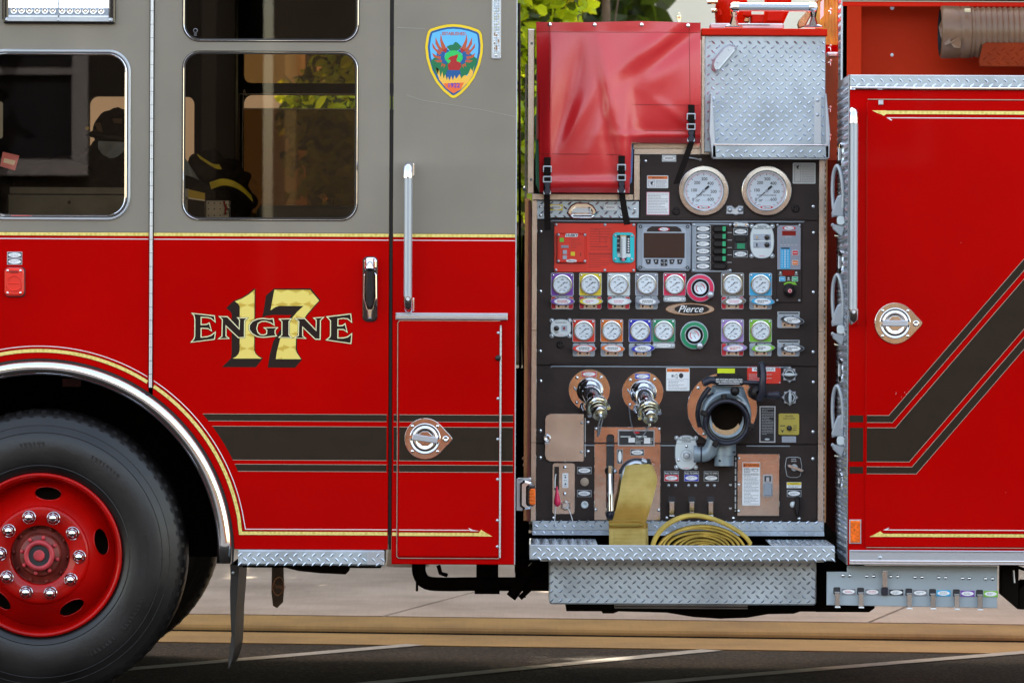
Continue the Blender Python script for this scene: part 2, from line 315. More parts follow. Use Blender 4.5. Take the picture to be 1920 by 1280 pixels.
class B:
    def __init__(s, D=0.0, anchor=(960, 575)):
        s.D, s.k, s.a = D, S(D), anchor; s.u = unroll(*anchor)
        s.v, s.f, s.m, s.sm, s.names = [], [], [], [], []
    def pt(s, x, y, t=0):
        return Vector(((s.u[0]+x-s.a[0])*s.k, s.D-t*s.k, CAM_Z+(s.u[1]-(y-s.a[1]))*s.k))
    def mi(s, m):
        if m not in s.names: s.names.append(m)
        return s.names.index(m)
    def add(s, vs, fs, m, smooth=False):
        b = len(s.v); s.v += vs; i = s.mi(m)
        for f in fs: s.f.append([b+q for q in f]); s.m.append(i); s.sm.append(smooth)
    def addl(s, vs, fs, m, smooth=False): s.add([s.pt(*v) for v in vs], fs, m, smooth)
    def poly(s, pts, t0, t1, m, holes=(), bevel=0.0, back=False, side=None):
        loops = [list(pts)]+[list(h) for h in holes]
        if bevel:
            ins = [offset(loops[0], -bevel)]+[offset(h, bevel) for h in loops[1:]]
        else: ins = loops
        front = [[Vector((x, y, 0)) for x, y in lp] for lp in ins]
        tri = geometry.tessellate_polygon(front) if (len(loops) > 1 or len(pts) > 4) else [(0, 1, 2, 3)] if len(pts) == 4 else [(0, 1, 2)]
        flat = [p for lp in ins for p in lp]; N = len(flat)
        vs = [(x, y, t1) for x, y in flat]; s.addl(vs, tri, m)
        if back: s.addl([(x, y, t0) for lp in loops for x, y in lp], tri, m)
        for lp, li in zip(loops, ins):
            n = len(lp); rows = [[(x, y, t0) for x, y in lp]]
            if bevel: rows.append([(x, y, t1-bevel) for x, y in lp])
            rows.append([(x, y, t1) for x, y in li])
            vs = [p for r_ in rows for p in r_]
            fs = [(r_*n+i, r_*n+(i+1) % n, (r_+1)*n+(i+1) % n, (r_+1)*n+i) for r_ in range(len(rows)-1) for i in range(n)]
            s.addl(vs, fs, side or m)
        return s
    def rect(s, x0, y0, x1, y1, t0, t1, m, r=0, bevel=0.0, holes=(), back=False):
        return s.poly(rr(x0, y0, x1, y1, r), t0, t1, m, holes, bevel, back)
    def lathe(s, cx, cy, prof, m, n=32, t=0, axis=(0, 0, 1), smooth=True, a0=0, a1=360, cap=False):
        """prof [(radius, height along axis)], axis in (x, y, t) space"""
        ax = Vector(axis).normalized(); ref = Vector((1, 0, 0)) if abs(ax.x) < 0.9 else Vector((0, 1, 0))
        e1 = ax.cross(ref).normalized(); e2 = ax.cross(e1)
        full = abs(a1-a0-360) < 1e-6; c = n if full else n+1; vs, fs = [], []
        for r, h in prof:
            for i in range(c):
                a = R(a0+(a1-a0)*i/n); p = Vector((cx, cy, t))+ax*h+(e1*math.cos(a)+e2*math.sin(a))*r; vs.append(tuple(p))
        for j in range(len(prof)-1):
            for i in range(n if full else n):
                q = (i+1) % c; fs.append((j*c+i, j*c+q, (j+1)*c+q, (j+1)*c+i))
        s.addl(vs, fs, m, smooth)
        if full and cap: s.addl(vs[-c:], [tuple(range(c))], m)
        return s
    def disc(s, cx, cy, r, t0, t1, m, bevel=0.6, n=28):
        return s.lathe(cx, cy, [(r, t0), (r, t1-bevel), (r-bevel, t1)], m, n, smooth=False, cap=True)
    def ball(s, cx, cy, t, r, m, rt=None, n=14):
        rt = rt or r
        return s.lathe(cx, cy, [(r*math.cos(a), rt*math.sin(a)) for a in [R(x) for x in (0, 22, 45, 68, 88)]], m, n, t)
    def sphere(s, cx, cy, t, r, m, n=16):
        return s.lathe(cx, cy, [(max(0.01, r*math.cos(R(x))), r*math.sin(R(x))) for x in range(-90, 91, 15)], m, n, t)
    def tube(s, pts, r, m, n=10, rs=None, flat=1.0, caps=True):
        P = [Vector(p) for p in pts]; vs, fs = [], []; prev = None
        for i, p in enumerate(P):
            d = (P[min(i+1, len(P)-1)]-P[max(i-1, 0)]).normalized()
            if prev is None:
                ref = Vector((0, 0, 1)) if abs(d.z) < 0.9 else Vector((1, 0, 0)); e1 = d.cross(ref).normalized()
            else: e1 = (prev-d*prev.dot(d)).normalized()
            prev = e1; e2 = d.cross(e1); q = rs[i] if rs else r
            for j in range(n):
                a = 2*math.pi*j/n; vs.append(tuple(p+e1*math.cos(a)*q+e2*math.sin(a)*q*flat))
        for i in range(len(P)-1):
            for j in range(n): fs.append((i*n+j, i*n+(j+1) % n, (i+1)*n+(j+1) % n, (i+1)*n+j))
        s.addl(vs, fs, m, True)
        if caps: s.addl(vs[:n], [tuple(range(n))], m); s.addl(vs[-n:], [tuple(range(n))], m)
        return s
    def strip(s, pts, w, t0, t1, m):
        """flat line of width w following 2-D points"""
        P = [Vector(p[:2]) for p in pts]; L, Rr = [], []
        for i, p in enumerate(P):
            a = (P[i]-P[i-1]).normalized() if i else (P[1]-P[0]).normalized()
            b = (P[i+1]-P[i]).normalized() if i < len(P)-1 else a
            na, nb = Vector((-a.y, a.x)), Vector((-b.y, b.x)); q = (na+nb).normalized(); c = max(0.4, q.dot(na))
            L.append(tuple(p+q*w/2/c)); Rr.append(tuple(p-q*w/2/c))
        k = len(P); top = [(x, y, t1) for x, y in L+Rr]; bot = [(x, y, t0) for x, y in L+Rr]
        fs = [(i, i+1, k+i+1, k+i) for i in range(k-1)]; s.addl(top, fs, m)
        vs = top+bot; n2 = 2*k
        fs = [(i, i+1, n2+i+1, n2+i) for i in range(k-1)]+[(k+i, k+i+1, n2+k+i+1, n2+k+i) for i in range(k-1)]+[(0, k, n2+k, n2), (k-1, 2*k-1, n2+2*k-1, n2+k-1)]
        s.addl(vs, fs, m); return s
    def ribbon(s, pts, half, m, th=2.0, smooth=True):
        """band with width along a given per-point vector; pts [(x,y,t, wx,wy,wt)], thickness th"""
        k = len(pts); P = [Vector(p[:3]) for p in pts]; W = [Vector(p[3:6]) for p in pts]; vs = []
        for i in range(k):
            d = (P[min(i+1, k-1)]-P[max(i-1, 0)]).normalized(); n_ = d.cross(W[i]).normalized()
            for j in range(9):
                u = -1+2*j/8; edge = th*0.5*math.sqrt(max(0.0, 1-abs(u)**6)); vs.append(tuple(P[i]+W[i]*u*half+n_*edge))
            for j in range(9):
                u = 1-2*j/8; edge = th*0.5*math.sqrt(max(0.0, 1-abs(u)**6)); vs.append(tuple(P[i]+W[i]*u*half-n_*edge))
        fs = [(i*18+j, i*18+(j+1) % 18, (i+1)*18+(j+1) % 18, (i+1)*18+j) for i in range(k-1) for j in range(18)]
        s.addl(vs, fs, m, smooth); s.addl(vs[:18], [tuple(range(18))], m); s.addl(vs[-18:], [tuple(range(18))], m); return s
    def grid(s, nx, ny, fn, m, smooth=True, mask=None):
        vs = [fn(i/nx, j/ny) for j in range(ny+1) for i in range(nx+1)]
        fs = [(j*(nx+1)+i, j*(nx+1)+i+1, (j+1)*(nx+1)+i+1, (j+1)*(nx+1)+i) for j in range(ny) for i in range(nx) if mask is None or mask((i+.5)/nx, (j+.5)/ny)]
        s.addl(vs, fs, m, smooth); return s
    def loz(s, x, y, t, ang, m='tread', L=5.8, W=1.9, h=1.3):
        c, q = math.cos(R(ang)), math.sin(R(ang))
        base = [(-L, 0), (-L*.45, -W*.85), (L*.3, -W), (L, 0), (L*.45, W*.85), (-L*.3, W)]; top = [(-L*.45, 0), (L*.45, 0)]
        vs = [(x+a*c-b*q, y+a*q+b*c, t) for a, b in base]+[(x+a*c-b*q, y+a*q+b*c, t+h) for a, b in top]
        s.addl(vs, [(0, 1, 6), (1, 2, 7, 6), (2, 3, 7), (3, 4, 7), (4, 5, 6, 7), (5, 0, 6)], m)
    def treads(s, outline, t, p=17.2, ox=0, oy=0, m='tread', margin=1.5):
        xs = [a for a, b in outline]; ys = [b for a, b in outline]; n = len(outline)
        def inside(x, y):
            c = False
            for i in range(n):
                x1, y1 = outline[i]; x2, y2 = outline[(i+1) % n]
                if (y1 > y) != (y2 > y) and x < (x2-x1)*(y-y1)/(y2-y1)+x1: c = not c
            return c
        j = int(min(ys)//p)-1
        while j*p < max(ys)+p:
            i = int(min(xs)//p)-1
            while i*p < max(xs)+p:
                for dx, dy, a in ((0, 0, -40), (p/2, p/2, 40)):
                    x, y = i*p+ox+dx, j*p+oy+dy; e = 3.2
                    if inside(x-e, y-e) and inside(x+e, y+e) and inside(x-e, y+e) and inside(x+e, y-e): s.loz(x, y, t, a, m)
                i += 1
            j += 1
        return s
    def text(s, txt, x, y, h, t, m, rot=0, sx=1.0, bold=0.0, shear=0.0, align='CENTER', depth=0.25):
        c = bpy.data.curves.new('t', 'FONT'); c.body = txt; c.size = 1; c.align_x = align; c.align_y = 'CENTER'; c.offset = bold; c.shear = shear; c.resolution_u = 3
        o = bpy.data.objects.new('t', c); me = o.to_mesh(); me.calc_loop_triangles()
        co = [v.co.copy() for v in me.vertices]; tri = [tuple(p.vertices) for p in me.polygons]
        ys = [v.y for v in co] or [0]; hh = 0.72; cr, sr = math.cos(R(rot)), math.sin(R(rot)); vs = []
        my = (max(ys)+min(ys))/2
        for v in co:
            a, b = v.x*h/hh*sx, -(v.y-my)*h/hh; vs.append((x+a*cr-b*sr, y+a*sr+b*cr, t+depth))
        s.addl(vs, tri, m); o.to_mesh_clear(); bpy.data.objects.remove(o); bpy.data.curves.remove(c); return s
    def lines(s, x0, y0, x1, y1, n, t, m='ink_grey', w=0.8, seed=1):
        r_ = random.Random(seed)
        for i in range(n):
            y = y0+(y1-y0)*(i+.5)/n; e = x0+(x1-x0)*(1.0 if r_.random() < .6 else r_.uniform(.4, .9)); x = x0
            while x < e-1:
                q = min(e, x+r_.uniform(2, 6)); s.rect(x, y-w/2, q, y+w/2, t, t+0.25, m); x = q+0.7
        return s
    def screw(s, x, y, r=3.2, m='chrome', t=0):
        s.lathe(x, y, [(r, t), (r*.9, t+r*.35), (r*.45, t+r*.6), (0.01, t+r*.65)], m, 12); return s
    def build(s, name, parent=None, label=None, origin=None, cat=None, group=None, kind=None):
        me = bpy.data.meshes.new(name); o = Vector(origin) if origin is not None else Vector((0, 0, 0))
        me.from_pydata([tuple(v-o) for v in s.v], [], s.f)
        for nme in s.names: me.materials.append(MATS[nme])
        me.polygons.foreach_set('material_index', s.m); me.polygons.foreach_set('use_smooth', s.sm); me.update()
        bm = bmesh.new(); bm.from_mesh(me); bmesh.ops.recalc_face_normals(bm, faces=bm.faces); bm.to_mesh(me); bm.free()
        ob = bpy.data.objects.new(name, me); COL.objects.link(ob); ob.location = o
        if parent is not None: ob.parent = parent; ob.matrix_parent_inverse = Matrix.Translation(-wloc(parent))
        props(ob, label, cat, group, kind); return ob
def wloc(o):
    v = Vector((0, 0, 0)); b = o
    v = o.location.copy()
    return v if o.parent is None else v
def props(o, label=None, cat=None, group=None, kind=None):
    if label: o['label'] = label
    if cat: o['category'] = cat
    if group: o['group'] = group
    if kind: o['kind'] = kind
def empty(name, loc, label, cat, group=None):
    o = bpy.data.objects.new(name, None); COL.objects.link(o); o.location = loc; o.empty_display_size = 0.2; props(o, label, cat, group); return o
def dup(o, parent, delta, top=True):
    """copy a part and its sub-parts, moved by delta"""
    c = o.copy(); COL.objects.link(c)
    if top: c.location = o.location+delta
    mi_ = o.matrix_parent_inverse.copy(); c.parent = parent; c.matrix_parent_inverse = mi_
    for ch in list(o.children): dup(ch, c, delta, False)
    return c
class W(B):
    """same builder in world metres: x, z up, y depth"""
    def __init__(s): super().__init__(0)
    def pt(s, x, y, z=0): return Vector((x, y, z))
    def box(s, x0, x1, y0, y1, z0, z1, m):
        s.addl([(x0, y0, z0), (x1, y0, z0), (x1, y1, z0), (x0, y1, z0), (x0, y0, z1), (x1, y0, z1), (x1, y1, z1), (x0, y1, z1)],
               [(0, 1, 2, 3), (4, 5, 6, 7), (0, 1, 5, 4), (1, 2, 6, 5), (2, 3, 7, 6), (3, 0, 4, 7)], m); return s
    def wallholes(s, x0, x1, z0, z1, y0, y1, holes, m):
        loops = [rr(x0, z0, x1, z1)]+holes; fl = [[Vector((x, z, 0)) for x, z in lp] for lp in loops]; tri = geometry.tessellate_polygon(fl)
        for y in (y0, y1): s.addl([(x, y, z) for lp in loops for x, z in lp], tri, m)
        for lp in loops:
            n = len(lp); s.addl([(x, y0, z) for x, z in lp]+[(x, y1, z) for x, z in lp], [(i, (i+1) % n, n+(i+1) % n, n+i) for i in range(n)], m)
        return s
def G(px, py, z=0.0):
    """point of the ground plane seen at a photo position"""
    X, Z = unroll(px, py); Z *= 0.002; X *= 0.002; k = (z-CAM_Z)/Z; return Vector((X*k, CAM_Y+18*k, z))

# ================================================================== setting
g = W()
g.addl([(-60, -22, 0), (60, -22, 0), (60, -3, 0), (-60, -3, 0)], [(0, 1, 2, 3)], 'worn_asphalt')
g.addl([(-60, -3, 0), (60, -3, 0), (60, 2.9, 0), (-60, 2.9, 0)], [(0, 1, 2, 3)], 'asphalt')
g.addl([(-60, 2.9, 0), (60, 2.9, 0), (60, 30, 0), (-60, 30, 0)], [(0, 1, 2, 3)], 'asphalt')
g.addl([(-60, -60, 0), (60, -60, 0), (60, -22, 0), (-60, -22, 0)], [(0, 1, 2, 3)], 'worn_asphalt')
g.build('road', kind='structure')
# kerb line slightly turned against the engine
ka, kb = G(320, 1203), G(1700, 1222); kd = (kb-ka).normalized(); kn = Vector((-kd.y, kd.x, 0))
kc = G(960, 1213)
def K(s_, n_, z): return kc+kd*s_+kn*n_+Vector((0, 0, z))
wid = (G(960, 1192)-kc).dot(kn)
def band(profile, m, name, s0=-40, s1=40, n=1):
    b = W(); vs = []
    for s_ in (s0, s1):
        for nn, zz in profile: vs.append(tuple(K(s_, nn, zz)))
    k = len(profile); b.addl(vs, [(i, i+1, k+i+1, k+i) for i in range(k-1)], m); return b
b = band([(0, -0.02), (0, 0.004), (wid-0.015, 0.0035), (wid-0.01, -0.03)], 'kerb_concrete', 'gutter'); b.build('gutter', kind='structure')
b = band([(wid+0.014, 0.009), (wid+0.022, 0.020), (wid+0.040, 0.031), (wid+0.08, 0.036), (wid+0.15, 0.04), (wid+0.42, 0.052), (wid+0.424, 0.03)], 'kerb_concrete', 'kerb')
vs_ = [tuple(K(s_, n_, z_)) for s_ in (-40, 40) for n_, z_ in ((wid-.012, .0045), (wid+.012, .0045), (wid+.015, .010))]; b.addl(vs_, [(0, 1, 4, 3), (1, 2, 5, 4)], 'underbody')  # dark strip at the kerb foot paints the shade under the lip
b.build('kerb', kind='structure')
b = W(); joints = [-9.5, -6.5, (G(693, 1165, .055)-kc).dot(kd), (G(1612, 1185, .055)-kc).dot(kd), 5.8, 9]
sw0 = wid+0.43
edges = [-40]+joints+[40]
for i in range(len(edges)-1):
    for lo, hi in ((sw0, sw0+7.0), (sw0+7.02, sw0+12)):
        a_, c_ = edges[i]+0.009, edges[i+1]-0.009
        sk = 0.02
        z0, z1 = 0.055+(lo-sw0)*0.012, 0.055+(hi-sw0)*0.012
        P = [K(a_, lo, z0), K(c_, lo, z0), K(c_+(hi-lo)*0.12, hi, z1), K(a_+(hi-lo)*0.12, hi, z1)]
        vs = [tuple(p) for p in P]+[tuple(p-Vector((0, 0, .04))) for p in P]
        b.addl(vs, [(0, 1, 2, 3), (0, 1, 5, 4), (1, 2, 6, 5), (2, 3, 7, 6), (3, 0, 4, 7)], 'sidewalk_concrete')
b.build('sidewalk', kind='structure')
# painted bay lines
for (x0, y0), (x1, y1), wd in (((150, 1263), (778, 1209), 0.11), ((640, 1287), (1335, 1219), 0.11), ((1090, 1292), (1960, 1220), 0.11)):
    a_, c_ = G(x0, y0), G(x1, y1); d_ = (c_-a_).normalized(); n_ = Vector((-d_.y, d_.x, 0))*wd/2
    b = W(); N = 40; L_ = (c_-a_).length
    e_ = [rnd.uniform(-.006, .006) for _ in range(2*N+2)]
    vs = []
    for i in range(N+1):
        q = a_+d_*L_*i/N+Vector((0, 0, .004)); vs += [tuple(q+n_*(1+e_[2*i]*8)), tuple(q-n_*(1+e_[2*i+1]*8))]
    b.addl(vs, [(2*i, 2*i+1, 2*i+3, 2*i+2) for i in range(N)], 'road_paint'); b.build('bay_line', kind='structure')

# background building beyond the pavement
bb = empty('apartment_building', (3, 15, 0), 'pale cream rendered building beyond the pavement, right of the leafy tree', 'building')
b = W(); b.box(.87, 22, 14, 24, 0, 14, 'cream_wall'); b.build('wall', bb)
b = W(); b.box(0.57, .87, 13.9, 14.3, 0, 14, 'cream_wall'); b.box(0.45, 22.2, 13.8, 14.0, 13.7, 14.1, 'cream_wall'); b.build('pilaster', bb)
bb2 = empty('apartment_building', (-10, 15, 0), 'peach rendered building seen through the cab windows, left of the tree', 'building')
b = W(); b.box(-24, -1.42, 12, 22, 0, 11.5, 'peach_wall'); b.build('wall', bb2)
b = W(); b.box(-24.1, -1.32, 11.9, 22.1, 11.5, 11.8, 'trim_white'); b.build('cornice', bb2)
# lamp finial and bracket glimpsed above the cover
fn = W(); c0 = B(6.0, (1273, 30)); c0.tube([(1273, 120, 0), (1273, 46, 0)], 3, 'brass', 8); c0.lathe(1273, 34, [(1, 8), (4, 6), (5, 2), (2, -6), (3, -8), (4, -12)], 'brass', 12, 0, (0, -1, 0)); c0.lathe(1273, 28, [(1.5, 0), (2.5, 3), (0.1, 7)], 'brass', 8, 0, (0, -1, 0))
c0.tube([(1273, 120, 0), (1273, 1010, 0)], 4, 'black', 8)
c0.build('lamp_post', None, 'slim post with a brass finial, its tip showing above the red cover', cat='lamp post')

# trees
def tree(name, x, y, z0, z1, rx, ry, n, trunk, label, mat_='leaf', leaf=0.11, seed=1, dark=0.35, group='trees beyond the pavement'):
    r_ = random.Random(seed); root = empty(name, (x, y, 0), label, 'tree', group)
    t = W(); t.tube([(x, y, 0), (x+.1, y, z0*.6), (x+.05, y+.1, z0+.3), (x, y, (z0+z1)/2)], 0, 'bark', 10, rs=[trunk, trunk*.8, trunk*.6, trunk*.25])
    for k in range(7):
        a = k*0.9+r_.random(); q = z0*.7+(z1-z0)*.12*k
        t.tube([(x, y, q), (x+math.cos(a)*rx*.4, y+math.sin(a)*ry*.4, q+.4), (x+math.cos(a)*rx*.8, y+math.sin(a)*ry*.8, q+1.0)], 0, 'bark', 7, rs=[trunk*.4, trunk*.22, trunk*.06])
    t.build('trunk', root)
    b = W(); cl = []
    for k in range(42):
        a, e = r_.uniform(0, 6.28), r_.uniform(-1, 1); q = r_.uniform(.45, 1.0)
        cl.append((x+rx*q*math.cos(a)*math.sqrt(1-e*e), y+ry*q*math.sin(a)*math.sqrt(1-e*e), (z0+z1)/2+(z1-z0)/2*q*e, r_.uniform(.25, .55)*min(rx, 1.6)))
    vs, fs, cnt = {'l': [], 'd': [], 'y': []}, {'l': [], 'd': [], 'y': []}, 0
    for k in range(n):
        cx, cy, cz, cr_ = cl[r_.randrange(len(cl))]
        d = Vector((r_.gauss(0, 1), r_.gauss(0, 1), r_.gauss(0, 1))).normalized()*cr_*r_.uniform(.5, 1.05)
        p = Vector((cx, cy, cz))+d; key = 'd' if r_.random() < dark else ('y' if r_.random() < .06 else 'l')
        L_ = leaf*r_.uniform(.7, 1.4); u = Vector((r_.gauss(0, 1), r_.gauss(0, 1), r_.gauss(-.5, .7))).normalized(); v_ = u.cross(Vector((r_.gauss(0, 1), r_.gauss(0, 1), r_.gauss(0, 1)))).normalized()*L_*.28
        o = len(vs[key]); nn = u.cross(v_).normalized()*L_*.12
        vs[key] += [tuple(p), tuple(p+u*L_*.28+v_*.9+nn), tuple(p+u*L_*.68+v_*.85+nn), tuple(p+u*L_), tuple(p+u*L_*.68-v_*.85+nn), tuple(p+u*L_*.28-v_*.9+nn)]; fs[key].append((o, o+1, o+2, o+3)); fs[key].append((o, o+3, o+4, o+5))
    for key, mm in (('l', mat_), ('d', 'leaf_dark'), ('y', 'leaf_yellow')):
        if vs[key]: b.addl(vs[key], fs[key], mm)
    b.build('crown', root); return root
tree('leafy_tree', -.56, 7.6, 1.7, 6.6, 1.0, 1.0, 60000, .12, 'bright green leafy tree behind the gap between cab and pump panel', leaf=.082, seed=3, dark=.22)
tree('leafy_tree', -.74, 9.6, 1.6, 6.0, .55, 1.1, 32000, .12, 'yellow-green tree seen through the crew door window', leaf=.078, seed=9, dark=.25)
tree('sun_block_tree', -1.30, 11.0, 3.6, 9.6, .2, .5, 9000, .05, 'slender dark tree added as a sun block at the corner of the peach building', leaf=.16, seed=31, dark=1.0)  # this and the next tree are added to keep stray sun off the pavement
tree('sun_block_tree', .50, 11.4, 3.7, 9.8, .22, .5, 9000, .04, 'slender dark tree added as a sun block at the corner of the cream building', leaf=.16, seed=32, dark=1.0)
tree('sun_block_cypress', -.3, 13.0, .3, 7.6, .85, .5, 16000, .1, 'dark dense evergreen added as a sun block, filling the space between the two buildings', leaf=.22, seed=21, dark=1.0, mat_='leaf_dark')  # added crown, blocks low sun coming between the two buildings
# low planting in front of the buildings
hb = W(); r_ = random.Random(5)
vs, fs = [], []
for k in range(9000):
    p = Vector((r_.uniform(-2.4, 2.2), r_.uniform(10.2, 11.6), 0.1+r_.random()**1.3*1.9)); u = Vector((r_.gauss(0, 1), r_.gauss(0, 1), r_.gauss(.6, .7))).normalized()*r_.uniform(.08, .18); v_ = u.cross(Vector((r_.gauss(0, 1), 1, r_.gauss(0, 1)))).normalized()*.03
    o = len(vs); vs += [tuple(p), tuple(p+u*.5+v_), tuple(p+u), tuple(p+u*.5-v_)]; fs.append((o, o+1, o+2, o+3))
hb.addl(vs, fs, 'leaf_dark'); hb.box(-2.3, 2.1, 10.5, 11.3, 0, 1.6, 'soil')
hb.build('hedge', None, 'dark clipped hedge behind the trees, seen through the cab', cat='hedge')

# houses across the street (seen only as reflections in glass and polished metal)
h = empty('town_house', (-8, -25, 0), 'dark brown house with white trimmed windows across the street', 'house', 'houses across the street')
b = W(); hl = [rr(-5.15+i*3.2-3.2, 2.75, -5.15+i*3.2-1.9, 4.3) for i in range(-1, 3)]; hl = [q for q in hl if q[1][0] < -2.9]
b.wallholes(-14, -2.6, 0, 6.4, -24.2, -24, hl, 'siding'); b.box(-14, -2.6, -32, -24.3, 0, 6.3, 'siding'); b.build('wall', h)
for q in hl:
    x0, z0_, x1, z1_ = q[3][0], q[0][1], q[1][0], q[2][1]
    b = W(); b.wallholes(x0-.14, x1+.14, z0_-.14, z1_+.14, -23.97, -23.9, [rr(x0, z0_, x1, z1_)], 'trim_white'); b.box(x0, x1, -24.1, -24.05, (z0_+z1_)/2-.03, (z0_+z1_)/2+.03, 'trim_white')
    wn = b.build('window', h); b = W(); b.box(x0, x1, -24.16, -24.12, z0_, z1_, 'pane_dark'); b.build('pane', wn)
b = W(); b.box(-14.2, -2.5, -32, -23.6, 6.4, 6.9, 'trim_white'); b.build('eaves', h)
b = W(); b.addl([(-14.3, -32, 6.9), (-2.4, -32, 6.9), (-2.4, -23.5, 6.9), (-14.3, -23.5, 6.9), (-14.3, -28, 9), (-2.4, -28, 9)], [(0, 1, 5, 4), (2, 3, 4, 5), (1, 2, 5), (0, 3, 4)], 'roof_tile'); b.build('roof', h)
h = empty('town_house', (5, -25, 0), 'sunlit tan stucco house across the street', 'house', 'houses across the street')
b = W(); hl = [rr(-1.2+i*3.6, 2.9, .1+i*3.6, 4.6) for i in range(0, 5)]
b.wallholes(-2.2, 16, 0, 6.0, -26.2, -26, hl, 'stucco'); b.box(-2.2, 16, -34, -26.3, 0, 5.9, 'stucco'); b.build('wall', h)
for q in hl:
    x0, z0_, x1, z1_ = q[3][0], q[0][1], q[1][0], q[2][1]
    b = W(); b.wallholes(x0-.12, x1+.12, z0_-.12, z1_+.12, -25.97, -25.9, [rr(x0, z0_, x1, z1_)], 'trim_white'); wn = b.build('window', h)
    b = W(); b.box(x0, x1, -26.16, -26.12, z0_, z1_, 'pane_dark'); b.build('pane', wn)
b = W(); b.box(-2.4, 16.2, -34, -25.6, 6.0, 6.3, 'roof_tile'); b.build('roof', h)
b = W(); b.box(-16, 18, -23.6, -23.35, 0, 1.0, 'brick'); b.box(-16.05, 18.05, -23.65, -23.3, 1.0, 1.08, 'kerb_concrete'); b.build('garden_wall', None, 'low orange brick garden wall along the far side of the street', cat='wall')
tree('street_tree', -6.0, -22.6, 3.2, 6.5, 1.4, 1.4, 2500, .13, 'street tree in front of the dark house across the street', leaf=.3, seed=12, mat_='leaf', group='trees across the street')
tree('street_tree', 9.0, -22.6, 3.2, 7.0, 1.7, 1.7, 2500, .14, 'street tree in front of the tan house across the street', leaf=.3, seed=13, mat_='leaf', group='trees across the street')

# ================================================================== fire engine
E = empty('fire_engine', (0, 1.2, 0), 'red and grey fire engine with gold ENGINE 17 lettering and a gauge covered pump panel', 'fire engine')
CA = (500, 575)                       # anchor of the cab planes
C0 = (75, 1040)                       # wheel centre
def arc(r, a0, a1, n=40): return circ(C0[0], C0[1], r, r, n, a0, a1)     # angles: 0 = right, -90 = up
def a_at_x(r, x): return -math.degrees(math.acos((x-C0[0])/r))
T = 20
# --- cab side, forward of the door hinge
b = B(0, CA)
win_out = rr(-32, 97, 241, 412, 40, 8)
b.poly([(-160, -260), (279, -260), (279, 440), (-160, 440)], -T, 0, 'grey_paint', [rr(-28, 101, 237, 408, 36, 8), rr(2, -200, 214, 40, 3)], bevel=0.8)
lower = [(-160, 440), (279, 440)]+arc(366, a_at_x(366, 279), a_at_x(366, -160))
b.poly(lower, -T, 0, 'red', bevel=0.8)
b.build('front_side_panel', E)
# --- crew door
b = B(0, CA); W1 = rr(342, -150, 669, 77, 30, 8); W2 = rr(342, 98, 668, 412, 30, 8)
b.poly([(287, -260), (729, -260), (729, 440), (287, 440)], -T, 0, 'grey_paint', [W1, W2], bevel=0.9)
dl = [(287, 440), (729, 440), (729, 1029), (441, 1029), (440.5, 1022)]+arc(366, -2.9, a_at_x(366, 287))
b.poly(dl, -T, 0, 'red', bevel=0.9)
door = b.build('crew_door', E)
b = B(0, CA)
for k, wdw in enumerate((W1, W2)):
    b.poly(offset(wdw, 2.2), -1, 1.8, 'rubber', [offset(wdw, -4.0)], bevel=.6)
    b.poly(offset(wdw, .8), 1.0, 2.8, 'chrome', [offset(wdw, -1.2)], bevel=.7)
b.build('window_seal', door)
for wdw, nm in ((W1, 'upper_window'), (W2, 'window')):
    b = B(0, CA); b.poly(offset(wdw, -2), -5, -4, 'glass'); b.build(nm, door)
# glazing mark in the upper window
b = B(0, CA); b.lathe(364, 58, [(4.2, -3.6), (4.2, -3.3), (3.2, -3.3)], 'ink_grey', 16); b.rect(361.5, 64, 366.5, 65, -3.7, -3.4, 'ink_grey'); b.rect(361.5, 66.5, 366.5, 67.5, -3.7, -3.4, 'ink_grey'); b.build('glazing_mark', door)
# --- panel behind the door
b = B(0, CA)
b.poly([(736, -260), (966, -260), (966, 443), (736, 443)], -T, 0, 'grey_paint', bevel=1.2)
b.poly([(736, 443), (966, 443), (966, 1056), (736, 1056)], -T, 0, 'red', bevel=1.2)
rp = b.build('rear_side_panel', E)
# ragged bright sealant on the cut edge
b = B(0, CA); b.rect(965.6, -260, 968, 1056, -18, -1.5, 'satin'); b.build('corner_seam', E)
# --- shell
b = B(2.35, CA)
fw = [rr(455, 85, 800, 157, 16, 6), rr(455, 178, 800, 480, 16, 6), rr(166, 182, 364, 420, 16, 6)]
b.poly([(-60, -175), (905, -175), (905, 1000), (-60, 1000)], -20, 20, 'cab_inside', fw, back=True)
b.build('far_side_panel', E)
b = B(2.37, CA)
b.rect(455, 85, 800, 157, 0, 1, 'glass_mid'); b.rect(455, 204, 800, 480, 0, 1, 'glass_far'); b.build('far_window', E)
b = B(2.34, CA); b.rect(455, 203, 800, 205, 0, 2, 'satin'); b.strip(smooth_line([(455, 480), (455, 195), (462, 180), (475, 177.5), (800, 177.5)], 4), 1.6, 20, 22, 'satin'); b.rect(447, 178, 449, 480, 20, 24, 'tan'); b.build('far_window_rail', E)
xL, xR = B(0, CA).pt(-160, 0).x, B(0, CA).pt(965, 0).x
zt, zf = B(0, CA).pt(0, -250).z, B(0, CA).pt(0, 600).z
b = W(); b.box(xL, xR, .04, 2.35, zt, zt+.05, 'grey_paint'); b.build('cab_roof', E)
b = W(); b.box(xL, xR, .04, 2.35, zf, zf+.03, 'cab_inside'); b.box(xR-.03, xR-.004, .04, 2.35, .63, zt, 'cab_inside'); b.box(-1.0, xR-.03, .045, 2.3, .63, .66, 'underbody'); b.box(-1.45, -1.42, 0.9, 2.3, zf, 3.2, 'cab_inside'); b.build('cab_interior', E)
zw_ = B(0, CA).pt(0, 440).z
